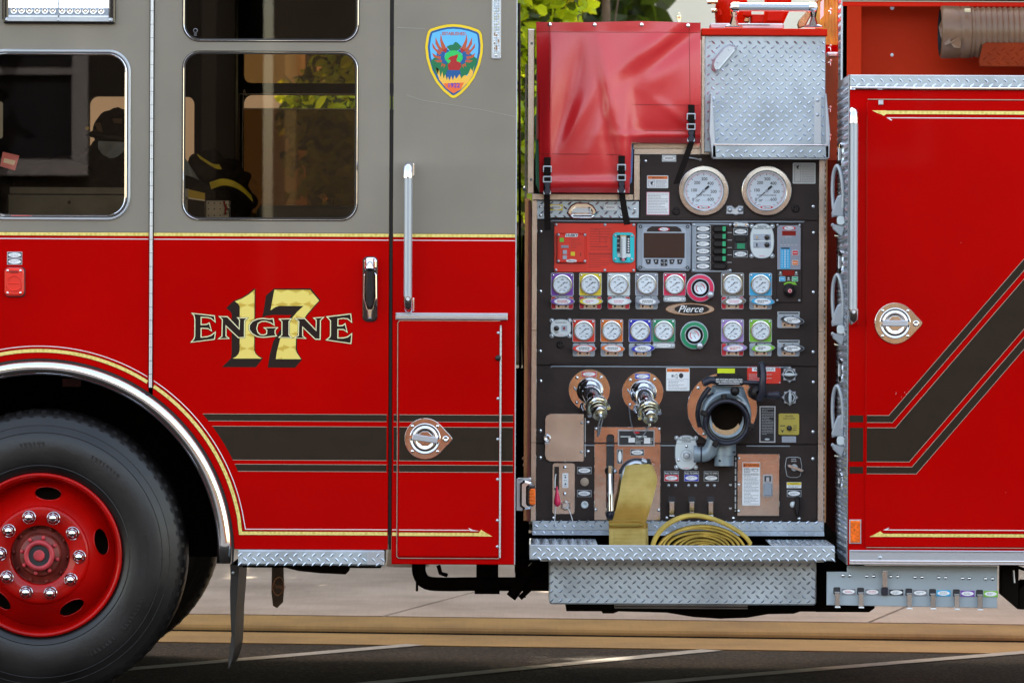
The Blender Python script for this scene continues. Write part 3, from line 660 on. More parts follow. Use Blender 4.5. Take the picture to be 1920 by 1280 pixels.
b = W(); b.box(-4.6, xL-.004, .0, 2.45, zw_, zt, 'grey_paint'); b.box(-4.6, xL-.004, .0, 2.45, .55, zw_-.001, 'red'); b.build('cab_front', E)
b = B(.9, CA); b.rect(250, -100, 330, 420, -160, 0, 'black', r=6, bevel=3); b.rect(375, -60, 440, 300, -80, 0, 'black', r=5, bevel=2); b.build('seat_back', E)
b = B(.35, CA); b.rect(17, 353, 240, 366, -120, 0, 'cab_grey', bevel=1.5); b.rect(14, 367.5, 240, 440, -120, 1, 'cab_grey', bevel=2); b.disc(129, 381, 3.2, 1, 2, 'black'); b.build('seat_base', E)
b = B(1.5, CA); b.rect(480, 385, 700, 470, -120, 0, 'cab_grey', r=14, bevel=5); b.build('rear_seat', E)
b = B(.03, CA); b.rect(-14, 193, 4, 262, 0, 2, 'poly_white', r=5); b.build('sun_visor_card', E)
b = B(.012, CA); b.poly([(4, 287), (35, 294), (27, 322), (-1, 314)], 0, .6, 'ink_pink'); b.poly([(7, 299), (28, 304), (25, 312), (5, 307)], .6, .8, 'white'); b.build('window_sticker', E, 'faded pink square sticker')
# --- window of the forward panel
b = B(0, CA); b.poly(win_out, -2, 3.0, 'rubber', [offset(win_out, -7)], bevel=1.5)
b.poly(offset(win_out, 2.5), 0, 4.2, 'satin', [offset(win_out, -3.2)], bevel=1.8)
b.poly(offset(win_out, -4.5), 1, 5.4, 'chrome', [offset(win_out, -8.3)], bevel=1.6)
sw = b.build('side_window', E); b = B(0, CA); b.poly(offset(win_out, -6), -3.4, -2.6, 'glass'); b.build('pane', sw)
# --- warning light box, top left
b = B(0, CA); b.rect(5, -70, 214, 47, -3, 10, 'black_gloss', r=3, bevel=3, holes=[rr(14, -60, 202, 36, 2)]); b.rect(9, 36, 210, 43, 10, 12, 'alu_dull', r=2, bevel=.6)
for x in (11, 108, 205): b.screw(x, 40, 2.6, 'satin', 12)
wl = b.build('scene_light', E)
m_ = mat('lamp_lens', (0.85, 0.86, 0.90), 0.15, emit=((1, 1, 1), .35))
b = B(0, CA); b.rect(14, -60, 202, 36, -3, 5, 'lamp_lens'); b.rect(107, -60, 109.4, 36, 5, 7, 'plastic_grey')
b.rect(14, 9.2, 202, 10, 5, 5.6, 'ink_grey'); b.rect(14, 17, 202, 36, 5, 5.8, 'plastic_grey')
for x in (62, 155): b.rect(x-.5, -60, x+.5, 9, 5, 5.7, 'plastic_grey')
b.lines(51, 11, 73, 14, 1, 5.6, 'ink_grey', 1.6, 3); b.lines(144, 11, 166, 14, 1, 5.6, 'ink_grey', 1.6, 4)
for i in range(12):
    x = 24+i*14.6+(3 if i > 5 else 0); b.lathe(x, 23.5, [(6.4, 5.8), (6.4, 7), (5.2, 7.6), (4.6, 6.4), (3, 6.2), (0.01, 7)], 'chrome', 18)
b.rect(14, 31.5, 202, 35, 6, 7, 'white'); b.build('lens', wl)
# --- piano hinge
b = B(0, CA)
b.rect(279.5, -260, 286.5, 728, -3, 1.4, 'black')
y = -255
while y < 722:
    b.tube([(283, y, 3), (283, min(727, y+24.4), 3)], 3.3, 'satin', 10); y += 25.2
b.build('door_hinge', E)
b = B(0, CA); b.rect(730, -260, 735, 1029, -10, -6, 'black'); b.build('door_gap', E)
# --- stripes and pinstripes
b = B(0, CA)
def gold_line(b, pts, w_=6.2, t=.35):
    b.strip(pts, w_+1.6, 0, t, 'logo_black'); b.strip(pts, w_, t, t+.25, 'gold')
for x0, x1 in ((-160, 278), (288, 728), (737, 965)):
    gold_line(b, [(x0, 440.3), (x1, 440.3)], 5.8); b.strip([(x0, 449.3), (x1, 449.3)], 1.5, 0, .5, 'white_line')
b.build('waist_stripe', E)
b = B(0, CA)
pts = arc(381, -128, a_at_x(381, 277)); gold_line(b, pts)
b.strip(arc(389.5, -126, a_at_x(389.5, 277)), 1.5, 0, .5, 'white_line')
pts = arc(381, a_at_x(381, 289), -10.5)+[(453, 999)]+[(728, 999)]; gold_line(b, pts)
b.strip(arc(389.5, a_at_x(389.5, 289), -11)+[(462, 991.5), (728, 991.5)], 1.5, 0, .5, 'white_line')
gold_line(b, [(737, 999.5), (903, 999.5)]); b.poly([(900, 996), (904, 990.5), (909, 994), (925, 1003), (900, 1003)], 0, .6, 'gold')
b.strip([(737, 991.5), (888, 991.5)], 1.5, 0, .5, 'white_line'); b.poly([(880, 987), (888, 990.8), (900, 993), (884, 993)], 0, .55, 'white_line')
b.build('fender_stripe', E)
b = B(0, CA)
def dx(y): return C0[0]+math.sqrt(404**2-(y-C0[1])**2)
for y0, y1 in ((776, 789), (799, 862), (870, 883)):
    q0, q1 = (y0-776)*0.5+372, (y1-776)*.5+372
    left = [(dx(y), y) for y in [y1-(y1-y0)*i/5 for i in range(6)]]
    b.poly(left+[(726, y0), (726, y1)], 0, .3, 'charcoal'); b.poly([(739, y0), (963, y0), (963, y1), (739, y1)], 0, .3, 'charcoal')
    for yy in (y0, y1):
        b.rect(dx(yy), yy-.4, 726, yy+.4, 0, .45, 'tan'); b.rect(739, yy-.4, 963, yy+.4, 0, .45, 'tan')
b.build('charcoal_stripe', E)
# --- lettering
def ZA(p): return [(350+x/7.53, 530+y/7.53) for x, y in p]
def ZB(p): return [(500+x/7.53, 530+y/7.53) for x, y in p]
b = B(0, CA)
one_s = ZA([(945, 82), (972, 92), (970, 960), (990, 1000), (1020, 1030), (1082, 1064), (980, 1192), (503, 1192), (628, 1068), (638, 1000), (636, 440), (610, 400), (558, 360), (660, 258), (770, 212), (870, 150)])
sev_s = ZB([(100, 82), (622, 76), (762, 243), (655, 365), (575, 460), (510, 570), (455, 710), (432, 810), (430, 930), (452, 1000), (505, 1082), (405, 1196), (20, 1196), (45, 1020), (95, 830), (180, 680), (290, 530), (350, 455), (100, 452), (0, 465), (-62, 492), (-40, 380), (-10, 180)])
b.poly(one_s, 0, .3, 'logo_black'); b.poly(sev_s, 0, .3, 'logo_black')
one_g = ZA([(680, 265), (785, 222), (875, 168), (958, 98), (956, 500), (956, 955), (975, 1000), (1010, 1035), (1065, 1070), (650, 1070), (700, 1045), (735, 1005), (752, 955), (750, 340), (730, 300)])
sev_g = ZB([(108, 98), (612, 98), (740, 248), (640, 360), (560, 455), (500, 560), (440, 700), (415, 810), (412, 935), (430, 990), (490, 1075), (133, 1075), (145, 980), (190, 800), (260, 640), (340, 520), (430, 410), (520, 325), (180, 325), (120, 345), (55, 388)])
b.poly(one_g, .3, .6, 'logo_gold'); b.poly(sev_g, .3, .6, 'logo_gold')
L = [ZA([(88, 440), (388, 474), (398, 545), (350, 502), (300, 490), (200, 484), (200, 600), (285, 596), (318, 578), (345, 672), (305, 645), (200, 640), (200, 778), (300, 768), (350, 750), (402, 708), (390, 796), (75, 838), (108, 800), (122, 760), (122, 520), (112, 465)]),
     ZA([(470, 482), (575, 487), (748, 665), (752, 525), (730, 500), (848, 503), (815, 535), (812, 768), (735, 772), (552, 600), (552, 755), (590, 785), (462, 790), (505, 760), (510, 520)]),
     ZA([(1218, 512), (1232, 588), (1190, 560), (1120, 538), (1060, 540), (1005, 570), (985, 640), (1000, 700), (1040, 738), (1090, 742), (1135, 725), (1140, 665), (1105, 638), (1275, 636), (1245, 665), (1245, 715), (1262, 745), (1150, 758), (1080, 765), (1000, 755), (930, 715), (890, 660), (892, 600), (930, 550), (1000, 518), (1080, 508), (1170, 518)]),
     ZB([(190, 515), (340, 512), (312, 545), (312, 735), (345, 768), (185, 766), (222, 735), (222, 545)]),
     ZB([(415, 508), (535, 505), (703, 680), (706, 522), (675, 497), (795, 488), (755, 525), (752, 790), (690, 788), (505, 612), (505, 752), (545, 780), (405, 772), (455, 742), (460, 540)]),
     ZB([(862, 480), (1183, 440), (1196, 540), (1150, 500), (1085, 492), (1002, 502), (1002, 608), (1070, 606), (1105, 582), (1132, 682), (1090, 650), (1002, 648), (1002, 780), (1090, 778), (1150, 762), (1198, 722), (1188, 846), (855, 800), (900, 765), (908, 735), (908, 530)])]
for p in L:
    b.poly(offset(p, 2.2), .3, .75, 'logo_black'); b.poly(offset(p, 1.55), .75, .9, 'cream_line'); b.poly(offset(p, -.25), .9, 1.1, 'logo_black')
b.build('lettering', E)
# --- crest
b = B(0, (850, 115))
def ZS(p): return [(790+x/8, 35+y/8) for x, y in p]
sh = ZS([(485, 85), (600, 95), (720, 120), (850, 165), (887, 195), (907, 240), (926, 400), (920, 520), (880, 700), (800, 890), (700, 1030), (600, 1130), (520, 1185), (480, 1195), (440, 1180), (330, 1090), (220, 960), (130, 790), (75, 600), (55, 430), (75, 280), (98, 195), (130, 160), (270, 115), (380, 92)])
b.poly(offset(sh, .5), 0, .3, 'ink'); b.poly(sh, .3, .45, 'shield_yellow'); b.poly(offset(sh, -5), .45, .6, 'shield_blue'); ins = offset(sh, -8.8); b.poly(ins, .6, .75, 'shield_sky')
b.poly(ZS([(140, 640), (250, 540), (400, 600), (560, 560), (740, 530), (845, 610), (810, 760), (700, 830), (600, 920), (380, 920), (230, 840), (175, 760)]), .75, .8, 'shield_green')
b.poly(ZS([(380, 420), (440, 395), (470, 395), (510, 350), (545, 365), (605, 425), (560, 475), (490, 500), (420, 480)]), .75, .82, 'shield_green')
b.poly(ZS(circ(485, 585, 135, 105)), .8, .86, 'shield_lime')
for sx_ in (1, -1):
    def F(p): return ZS([(485+sx_*x, y) for x, y in p])
    b.poly(F([(60, 490), (150, 430), (240, 470), (260, 560), (230, 640), (110, 690), (95, 660), (140, 600), (130, 530)]), .84, .9, 'shield_blue')
    for q in ([(110, 450), (170, 330), (195, 225), (205, 330), (175, 480)], [(150, 490), (220, 400), (275, 280), (275, 380), (200, 510)], [(180, 520), (270, 450), (325, 360), (315, 440), (220, 550)], [(190, 570), (260, 560), (325, 515), (300, 580), (200, 620)], [(180, 620), (240, 625), (295, 630), (240, 662), (170, 655)], [(120, 700), (180, 670), (190, 730), (150, 700), (150, 750)]):
        b.poly(F(q), .9, .94, 'shield_feather')
    b.poly(F([(90, 430), (170, 480), (120, 520)]), .94, .96, 'shield_red')
b.poly(ZS([(390, 620), (430, 575), (500, 555), (548, 535), (545, 580), (530, 610), (530, 640), (590, 665), (600, 720), (570, 775), (410, 775), (395, 700), (440, 640), (430, 618)]), .95, 1.0, 'shield_red')
b.poly(ZS([(390, 775), (580, 775), (600, 850), (560, 930), (400, 935), (365, 850)]), .86, .92, 'shield_blue')
fl = [(210, 800)]
xs = [215, 245, 265, 290, 315, 335, 360, 385, 400, 425, 450, 475, 500, 520, 545, 575, 600, 625, 650, 690, 720, 740, 770, 795]
ys = [730, 850, 765, 890, 795, 905, 840, 930, 870, 935, 860, 930, 850, 905, 880, 835, 900, 870, 850, 860, 800, 745, 790, 705]
fl = list(zip(xs, ys))+[(770, 850), (700, 960), (600, 1060), (485, 1120), (370, 1040), (270, 920)]
b.poly(ZS(fl), .92, .98, 'shield_flame'); b.poly(ZS([(330, 975), (640, 960), (600, 1055), (485, 1125), (370, 1045)]), .98, 1.02, 'shield_orange')
b.text('1922', 850.8, 160.3, 8.5, 1.02, 'blue', bold=.02); b.text('ESTABLISHED', 850.8, 63.5, 6.2, .8, 'shield_feather', sx=.86, bold=.02)
b.build('crest', E, 'shield shaped crest with a red phoenix and 1922')
b = B(0, CA); b.tube([(742, 51, .2), (768, 52, .2), (795, 53, .2)], .22, 'tape', 5); b.tube([(760, 177, .2), (790, 187, .2), (850, 196, .2), (900, 204, .2), (965, 217, .2)], .2, 'tape', 5); b.build('paint_scratch', E)
# --- reflector strip, top
b = B(0, (930, 50)); b.rect(922, -160, 939.5, 111, 0, 3, 'satin', r=3, bevel=1); b.rect(924.5, -160, 937, 100, 3, 4, 'clear_plastic' if 'clear_plastic' in MATS else 'plate_white')
r_ = random.Random(4)
for j in range(-8, 100, 3):
    for i in range(3): b.lathe(927.2+i*3.6+(j % 2)*.6, j, [(1.7, 4), (1.0, 4.9), (.01, 5.1)], ['chrome', 'satin', 'alu_dull', 'brass'][r_.randrange(4)] if j < 60 else ['chrome', 'satin', 'bronze'][r_.randrange(3)], 7)
b.screw(930.5, 104, 2.6, 'chrome', 3); b.build('reflector_strip', E)
# --- grab rails
def rail(ax, y0, y1, t, mm, name='grab_rail'):
    b = B(0, (ax, (y0+y1)/2)); b.tube([(ax, y0+18, t), (ax, y1-18, t)], 7.6, mm, 20, caps=False)
    y = y0+20
    while y < y1-20: b.rect(ax+6.4, y, ax+7.9, y+1.6, t-1, t+1, 'satin'); y += 3.2
    r = b.build(name, E)
    for ya, sg in ((y0, 1), (y1, -1)):
        b = B(0, (ax, ya))
        b.tube([(ax+2, ya-1*sg, 0), (ax+1, ya+2*sg, t*.6), (ax, ya+7*sg, t), (ax, ya+25*sg, t)], 9, 'chrome', 18, rs=[7, 8.4, 9.2, 9.2])
        b.rect(ax-4, min(ya-3*sg, ya+22*sg), ax+11, max(ya-3*sg, ya+22*sg), 0, 3, 'chrome', r=2, bevel=1)
        b.lathe(ax, ya+19*sg, [(2.8, t+8.8), (2.6, t+9.8), (1.2, t+9.9), (.8, t+9.2)], 'white', 12); b.build('bracket', r)
    return r
rail(765.5, 309, 580, 24, 'loop_grey'); rail(1598.5, 207, 604, 24, 'loop_grey')
# --- drip rail and equipment door
b = B(0, CA); b.rect(742, 585, 952, 598, 0, 7, 'satin', bevel=2); b.rect(742, 592.2, 952, 593.4, 7, 8, 'chrome'); b.build('drip_rail', E)
b = B(0, CA); b.rect(747, 599.5, 939, 1043, .2, 4.5, 'red', r=3, bevel=2.6)
gs = [(745.8, 1043), (745.8, 603), (750, 599)]
ed = b.build('equipment_door', E)
b = B(0, CA); b.strip([(938, 1044.5), (749, 1044.5), (746, 1041), (746, 604), (750, 599.5), (938, 599.5)], 1.5, 0, 3.4, 'stainless'); b.build('edge_trim', ed)
b = B(0, CA); b.rect(937.5, 608, 940.5, 1038, 1, 6, 'satin', bevel=1)
for y in range(612, 1036, 9): b.tube([(939.2, y, 6), (939.2, y+8, 6)], 1.9, 'satin', 8)
for y in (622, 745, 821, 896, 973, 1022): b.screw(934.5, y, 3, 'satin', 4.5)
b.lathe(934.5, 669, [(5.6, 4.5), (5.2, 9), (3, 10), (.01, 10)], 'rubber', 18); b.build('hinge', ed)
# charcoal and gold carried across the equipment door
b = B(0, CA)
for y0, y1 in ((776, 789), (799, 862), (870, 883)):
    b.rect(749.5, y0, 936.5, y1, 4.5, 4.8, 'charcoal'); b.rect(749.5, y0-.4, 936.5, y0+.4, 4.8, 5, 'tan'); b.rect(749.5, y1-.4, 936.5, y1+.4, 4.8, 5, 'tan')
b.build('charcoal_stripe', ed); b = B(0, CA); gold_line(b, [(750, 999.5), (903, 999.5)], t=5.0); b.poly([(900, 996), (904, 990.5), (909, 994), (925, 1003), (900, 1003)], 4.5, 5.3, 'gold')
b.strip([(750, 991.5), (888, 991.5)], 1.5, 4.5, 5, 'white_line'); b.poly([(880, 987), (888, 990.8), (900, 993), (884, 993)], 4.5, 5.1, 'white_line'); b.build('gold_stripe', ed)
def latch(cx, cy, tail, tilt, t0, parent):
    b = B(0, (cx, cy)); r = 38.5
    pts = circ(cx, cy, r, r, 40, 48, 312)+smooth_line([(cx+29, cy-26), (cx+40, cy-14), (cx+tail-6, cy-9), (cx+tail, cy), (cx+tail-6, cy+9), (cx+40, cy+14), (cx+29, cy+26)], 5)[1:-1]
    b.poly(pts, t0, t0+2.2, 'polished', [circ(cx, cy, 28, 28, 40)], bevel=.9)
    b.lathe(cx, cy, [(29, t0+2.2), (27.5, t0+3.2), (26.5, t0+2.4), (25.4, t0+.6), (23, t0+.5), (22, t0+2), (20, t0+2.6), (17, t0+1.6), (14, t0+.6), (.01, t0+.5)], 'chrome', 40)
    b.poly(circ(cx, cy, 14.5, 14.5, 8, 22, 382), t0+.6, t0+2, 'polished', bevel=.5); b.poly(circ(cx, cy, 4, 4, 16), t0+2, t0+2.2, 'ink')
    c_, s_ = math.cos(R(tilt)), math.sin(R(tilt)); q = [(cx+x*c_-y*s_, cy+x*s_+y*c_) for x, y in rr(-24, -5.6, 24, 5.6, 2)]
    b.poly(q, t0+3, t0+6, 'satin', bevel=1.2); b.poly([(cx+x*c_-y*s_, cy+x*s_+y*c_) for x, y in rr(-29, -3, -24, 3)]+[], t0+.5, t0+5, 'chrome'); b.poly([(cx+x*c_-y*s_, cy+x*s_+y*c_) for x, y in rr(24, -3, 29, 3)], t0+.5, t0+5, 'chrome')
    for a in (45, 135, 225, 315): b.screw(cx+33.5*math.cos(R(a)), cy+33.5*math.sin(R(a)), 3, 'chrome', t0+2)
    b.lathe(cx+tail-12, cy, [(6, t0+2), (6, t0+5), (5, t0+6), (2.4, t0+6), (2.2, t0+4.6), (.01, t0+4.6)], 'chrome', 20); b.build('latch', parent)
latch(797, 822, 51, 8, 4.8, ed)
# --- door handle
b = B(0, (694, 542)); b.rect(680, 481, 708, 603, 0, 6, 'black_gloss', r=9, bevel=3)
b.rect(683, 483, 706, 508, 6, 14, 'chrome', r=7, bevel=4); b.tube([(694, 486, 10), (694, 505, 15)], 9, 'chrome', 16)
b.poly([(687, 505), (701, 505), (703, 545), (701, 572), (697, 580), (691, 580), (687, 572), (685, 545)], 8, 21, 'black', bevel=4)
b.poly([(682, 515), (686, 510), (685, 555), (690, 578), (698, 578), (703, 555), (702, 510), (706.5, 515), (707, 560), (699, 585), (698, 597), (690, 597), (689, 585), (681.5, 560)], 6, 13, 'chrome', bevel=2)
b.lathe(694, 496, [(6.5, 14), (6.2, 21), (4.6, 22), (4.2, 20.6), (.01, 20.6)], 'satin', 20); b.build('door_handle', door)
# --- charge port and its labels
b = B(0, (28, 515))
for y in (472, 484.5): b.rect(13.2, y, 41.5, y+12, 0, 1, 'alu', bevel=.4); b.rect(14.5, y+1.4, 40.5, y+10.6, 1, 1.2, 'ink'); b.poly(circ(27.5, y+6, 12, 4.2), 1.2, 1.5, 'white'); b.lines(19, y+3.6, 36, y+8.4, 2, 1.5, 'ink_grey', .9, int(y))
b.build('name_plate', E)
b = B(0, (28, 529)); b.rect(9, 500.5, 47.5, 557, 0, 2.5, 'ink', r=8, bevel=1); b.rect(9.5, 502, 46, 555, 2, 11, 'bright_red', r=8, bevel=3.5)
b.poly(circ(28, 531, 15, 15), 11, 13, 'bright_red', [circ(28, 531, 13, 13)], bevel=.6); b.rect(17, 530.5, 38, 532.5, 11, 12.4, 'bright_red', bevel=.5); b.rect(19, 507.5, 35, 511, 11, 14, 'ink_dkred', r=1, bevel=.5)
for x in (15.5, 39.5):
    for y in (507.5, 549): b.screw(x, y, 2.6, 'chrome', 11)
b.build('shore_power_cover', E, 'bright red charging port cover')
# --- chrome fender trim, wheel well
b = B(0, CA); N = 56; vs, fs = [], []
prof = [(362, 0.5), (361, 5), (357, 9), (350, 11.5), (343, 10), (337, 5), (335, -2), (335, -16)]
angs = [-132+(132-3.2)*i/N for i in range(N+1)]
ring = [[(C0[0]+r*math.cos(R(a)), C0[1]+r*math.sin(R(a)), t) for r, t in prof] for a in angs]
ring += [[(C0[0]+r-2, 1056, t) for r, t in prof]]
vs = [p for q in ring for p in q]; k = len(prof)
fs = [(i*k+j, i*k+j+1, (i+1)*k+j+1, (i+1)*k+j) for i in range(len(ring)-1) for j in range(k-1)]; fs.append(tuple(range((len(ring)-1)*k, len(ring)*k)))
b.addl(vs, fs, 'chrome', True); b.build('fender_trim', E)
b = B(0, CA); b.strip(arc(364, -132, -2)+[(438, 1056)], 4, -4, 1.2, 'rubber'); b.build('fender_seal', E)
b = B(0, CA); N = 40; vs = []
for i in range(N+1):
    a = R(-150+150*i/N)
    for t in (-10, -350): vs.append((C0[0]+338*math.cos(a), C0[1]+338*math.sin(a), t))
b.addl(vs, [(2*i, 2*i+1, 2*i+3, 2*i+2) for i in range(N)], 'underbody'); b.poly(arc(338, -150, 0, 30)+[(413, 1062), (-210, 1062)], -352, -350, 'underbody')
b.rect(87, 716, 123, 732, -330, -326, 'rust'); b.build('wheel_well', E)
# --- wheel
def wheel(D, front=True):
    k_ = S(D)
    b = B(D, C0); o = b.pt(*C0, 0); TR = 272
    tp = [(152, -6), (160, 2), (175, 7), (200, 9), (222, 6), (236, 0), (246, -6), (256, -9), (264, -14), (269, -22), (TR, -34), (TR, -110), (268, -122), (250, -134), (200, -146), (152, -130)]
    b.lathe(C0[0], C0[1], tp, 'rubber', 96)
    ty = b
    if front:
        for i in range(72):
            a = i*5; ca, sa = math.cos(R(a)), math.sin(R(a)); c2, s2 = math.cos(R(a+1.9)), math.sin(R(a+1.9))
            v = [(C0[0]+r*c_, C0[1]+r*s_, t) for (c_, s_) in ((ca, sa), (c2, s2)) for r, t in ((258, -9.5), (270, -20), (273.2, -34), (273.2, -60), (262, -60))]
            b.addl(v, [(0, 1, 6, 5), (1, 2, 7, 6), (2, 3, 8, 7), (0, 1, 2, 3, 4), (5, 6, 7, 8, 9)], 'rubber')
        for rr_, tt, ww in ((243, -4.2, .8), (168, 5.5, 1.0), (230, 3.2, .7)):
            b.lathe(C0[0], C0[1], [(rr_-ww, tt), (rr_, tt+1.1), (rr_+ww, tt)], 'rubber', 96)
        for a0_, n_ in ((22, 9), (48, 7), (-62, 8), (-100, 6)):
            for i in range(n_):
                a = a0_+i*2.3; w_ = .8 if i % 3 else .5; b.poly([(C0[0]+r*math.cos(R(q)), C0[1]+r*math.sin(R(q))) for r, q in ((212, a-w_), (212, a+w_), (204, a+w_), (204, a+w_*.3), (209, a-w_*.3), (209, a-w_))], 8, 9.4, 'rubber')
        b.poly([(C0[0]+r*math.cos(R(a)), C0[1]+r*math.sin(R(a))) for r, a in [(203, -12+i*2.4) for i in range(11)]+[(190, 12-i*2.4) for i in range(11)]], 8, 9.6, 'rubber')
    tyre_ob = None
    wh = bpy.data.objects.new('wheel', None); COL.objects.link(wh); wh.location = o; wh.parent = E; wh.matrix_parent_inverse = Matrix.Translation(-E.location)
    b.build('tyre', wh)
    b = B(D, C0)
    b.lathe(C0[0], C0[1], [(154, -8), (154, 2), (151.5, 5), (148, 4), (145, 0), (143.5, -8), (141, -20), (139, -38), (137, -46)], 'wheel_red', 72)
    # dish with real hand holes
    def f(r): return -46+(137-r)/(137-93)*40 if r > 93 else -6
    holes = []
    for a in (-84+HA*72 for HA in range(5)):
        c_, s_ = math.cos(R(a)), math.sin(R(a)); holes.append([(C0[0]+c_*(115+u*12.5)-s_*w_*26, C0[1]+s_*(115+u*12.5)+c_*w_*26) for u, w_ in [(math.cos(R(q)), math.sin(R(q))) for q in range(0, 360, 15)]])
    cen = [(R(-84+q*72)) for q in range(5)]
    def inh(u, v):
        r, a = 93+44*v, u*2*math.pi; x, y = r*math.cos(a), r*math.sin(a)
        for c in cen:
            p, q = x*math.cos(c)+y*math.sin(c)-115, -x*math.sin(c)+y*math.cos(c)
            if (p/12.5)**2+(q/26)**2 < 1: return False
        return True
    b.grid(360, 24, lambda u, v: (C0[0]+(93+44*v)*math.cos(u*2*math.pi), C0[1]+(93+44*v)*math.sin(u*2*math.pi), f(93+44*v)), 'wheel_red', True, inh)
    for hl_ in holes:
        b.tube([(x, y, f(math.hypot(x-C0[0], y-C0[1]))-.3) for x, y in hl_+hl_[:1]], 1.3, 'wheel_red', 8, caps=False)
    b.lathe(C0[0], C0[1], [(93, -6), (91, -1), (88.5, 1), (86, 1.5), (57, 1.5), (55.5, 0), (55, -22)], 'wheel_red', 60)
    b.lathe(C0[0], C0[1], [(140, -60), (60, -62)], 'underbody', 40)
    b.build('rim', wh)
    b = B(D, C0); b.lathe(C0[0], C0[1], [(56, -20), (50, -20), (46, -14), (42, -14), (40, -10), (38, 4), (36, 6), (29, 6), (28, 8), (28, 17), (26, 19), (20, 19.5), (19.6, 14), (10.5, 13), (10.4, 20), (8, 20.6), (.01, 20.6)], 'rust', 48)
    b.lathe(C0[0], C0[1], [(28.6, 8), (28.6, 17.5), (26.5, 19.8), (20, 20), (19.8, 16)], 'hub_red', 48); b.lathe(C0[0], C0[1], [(19.8, 15), (10.6, 15)], 'ink', 30); b.lathe(C0[0], C0[1], [(10.6, 15), (10.4, 20.6), (8.5, 21), (.01, 21)], 'hub_red', 30)
    for i in range(8): a = R(45*i+12); b.lathe(C0[0]+34*math.cos(a), C0[1]+34*math.sin(a), [(4, 2), (4, 10), (3, 11), (.01, 11)], 'hub_red', 6)
    for i in range(10): a = R(36*i+5); b.lathe(C0[0]+51*math.cos(a), C0[1]+51*math.sin(a), [(3.6, -20), (3.2, -12), (.01, -11)], 'rust', 8)
    b.build('hub', wh)
    if front:
        a = R(2); nx, ny = C0[0]+74*math.cos(a), C0[1]+74*math.sin(a); b = B(D, C0)
        b.lathe(nx, ny, [(13, 1.5), (13, 4), (11.5, 5)], 'chrome', 24); b.lathe(nx, ny, [(10.2, 4), (9.6, 12), (7.6, 13)], 'chrome', 6, smooth=False); b.lathe(nx, ny, [(8.2, 12.8), (7.8, 16), (5.4, 19), (2.2, 20.6), (.01, 21)], 'chrome', 20)
        nut = b.build('lug_nut', wh, origin=b.pt(nx, ny, 0))
        for i in range(1, 10):
            q = R(2+36*i); dup(nut, wh, Vector(((math.cos(q)-math.cos(a))*74*k_, 0, -(math.sin(q)-math.sin(a))*74*k_)))
    return wh
w1 = wheel(0.03)
w2 = dup(w1, E, Vector((0, 2.06, 0)))
# --- mud flaps, step
b = B(.12, (440, 1150)); pr = [(431, 1058, 448, 9), (432, 1080, 447, 8), (431, 1110, 445, 7), (432, 1150, 442, 6), (434, 1190, 441, 5), (431, 1215, 440, 4), (429, 1235, 436, 3), (427.5, 1253, 429.5, 2)]
vs = []
for x0, y, x1, _ in pr: vs += [(x0, y, 0), (x1, y, 3), (x1+2, y, -250), (x0+2, y, -250)]
b.addl(vs, [(4*i+j, 4*i+(j+1) % 4, 4*(i+1)+(j+1) % 4, 4*(i+1)+j) for i in range(len(pr)-1) for j in range(4)], 'black', False); b.screw(437, 1073, 3, 'satin', 3); b.build('mud_flap', E)
b = B(2.3, (520, 1100)); b.poly([(510, 1050), (531, 1050), (533, 1100), (531, 1128), (520, 1139), (512, 1135), (509, 1110)], -3, 3, 'taupe'); b.poly(circ(522, 1098, 11, 18, 30, rot=8), 3, 4, 'bronze', [circ(522, 1098, 9, 15.5, 30, rot=8)]); b.text('Pierce', 522, 1098, 9, 3, 'bronze', shear=.4, sx=.8, rot=8); b.build('mud_flap', E, 'tan far side mud flap with an oval emblem')
b = B(0, (585, 1043)); st = rr(447, 1030, 721, 1059, 3); b.rect(447, 1030, 721, 1059, -100, 12, 'alu', r=3, bevel=3); b.treads(rr(447, 1029, 688, 1061), 12, ox=4, oy=7); b.rect(689, 1032, 720, 1057, 12, 13, 'satin', bevel=.5); b.treads(rr(689, 1030, 722, 1060), 13, ox=4, oy=7, m='satin')
b.build('cab_step', E)
b = B(.25, (600, 1066)); b.rect(455, 1059, 714, 1064, -60, 0, 'underbody'); b.poly([(535, 1064), (654, 1064), (654, 1070), (648, 1076), (600, 1074), (560, 1070)], -60, 0, 'underbody'); b.build('step_bracket', E)
# --- underbody, driveline and frame (silhouettes stand between the wheels)
b = B(.8, (900, 1090))
b.rect(770, 1051, 970, 1058, -300, 0, 'underbody')
b.tube(smooth_line([(786, 1050, 0), (786, 1074, 0), (800, 1092, 0), (840, 1095, 0), (900, 1094, 0), (1040, 1094, 0)], 4), 13, 'underbody', 12)
b.tube([(775, 1074, 0), (782, 1080, 2), (782, 1108, 2)], 2.4, 'underbody', 6); b.tube([(822, 1060, 0), (826, 1074, 6), (838, 1078, 0)], 4, 'underbody', 6)
b.rect(893, 1055, 934, 1112, -60, -2, 'underbody', r=3); b.tube([(890, 1098, 0), (937, 1098, 0)], 15, 'underbody', 14); b.rect(845, 1086, 848, 1107, -5, 16, 'underbody')
b.tube([(958, 1118, 12), (995, 1068, 12), (1024, 1040, 12)], 10, 'underbody', 12); b.tube([(975, 1120, 2), (1030, 1068, 2)], 5, 'underbody', 8); b.rect(980, 1098, 986, 1119, 0, 8, 'underbody')
b.rect(965, 1050, 1040, 1075, -300, -40, 'underbody'); b.build('exhaust_pipe', E)
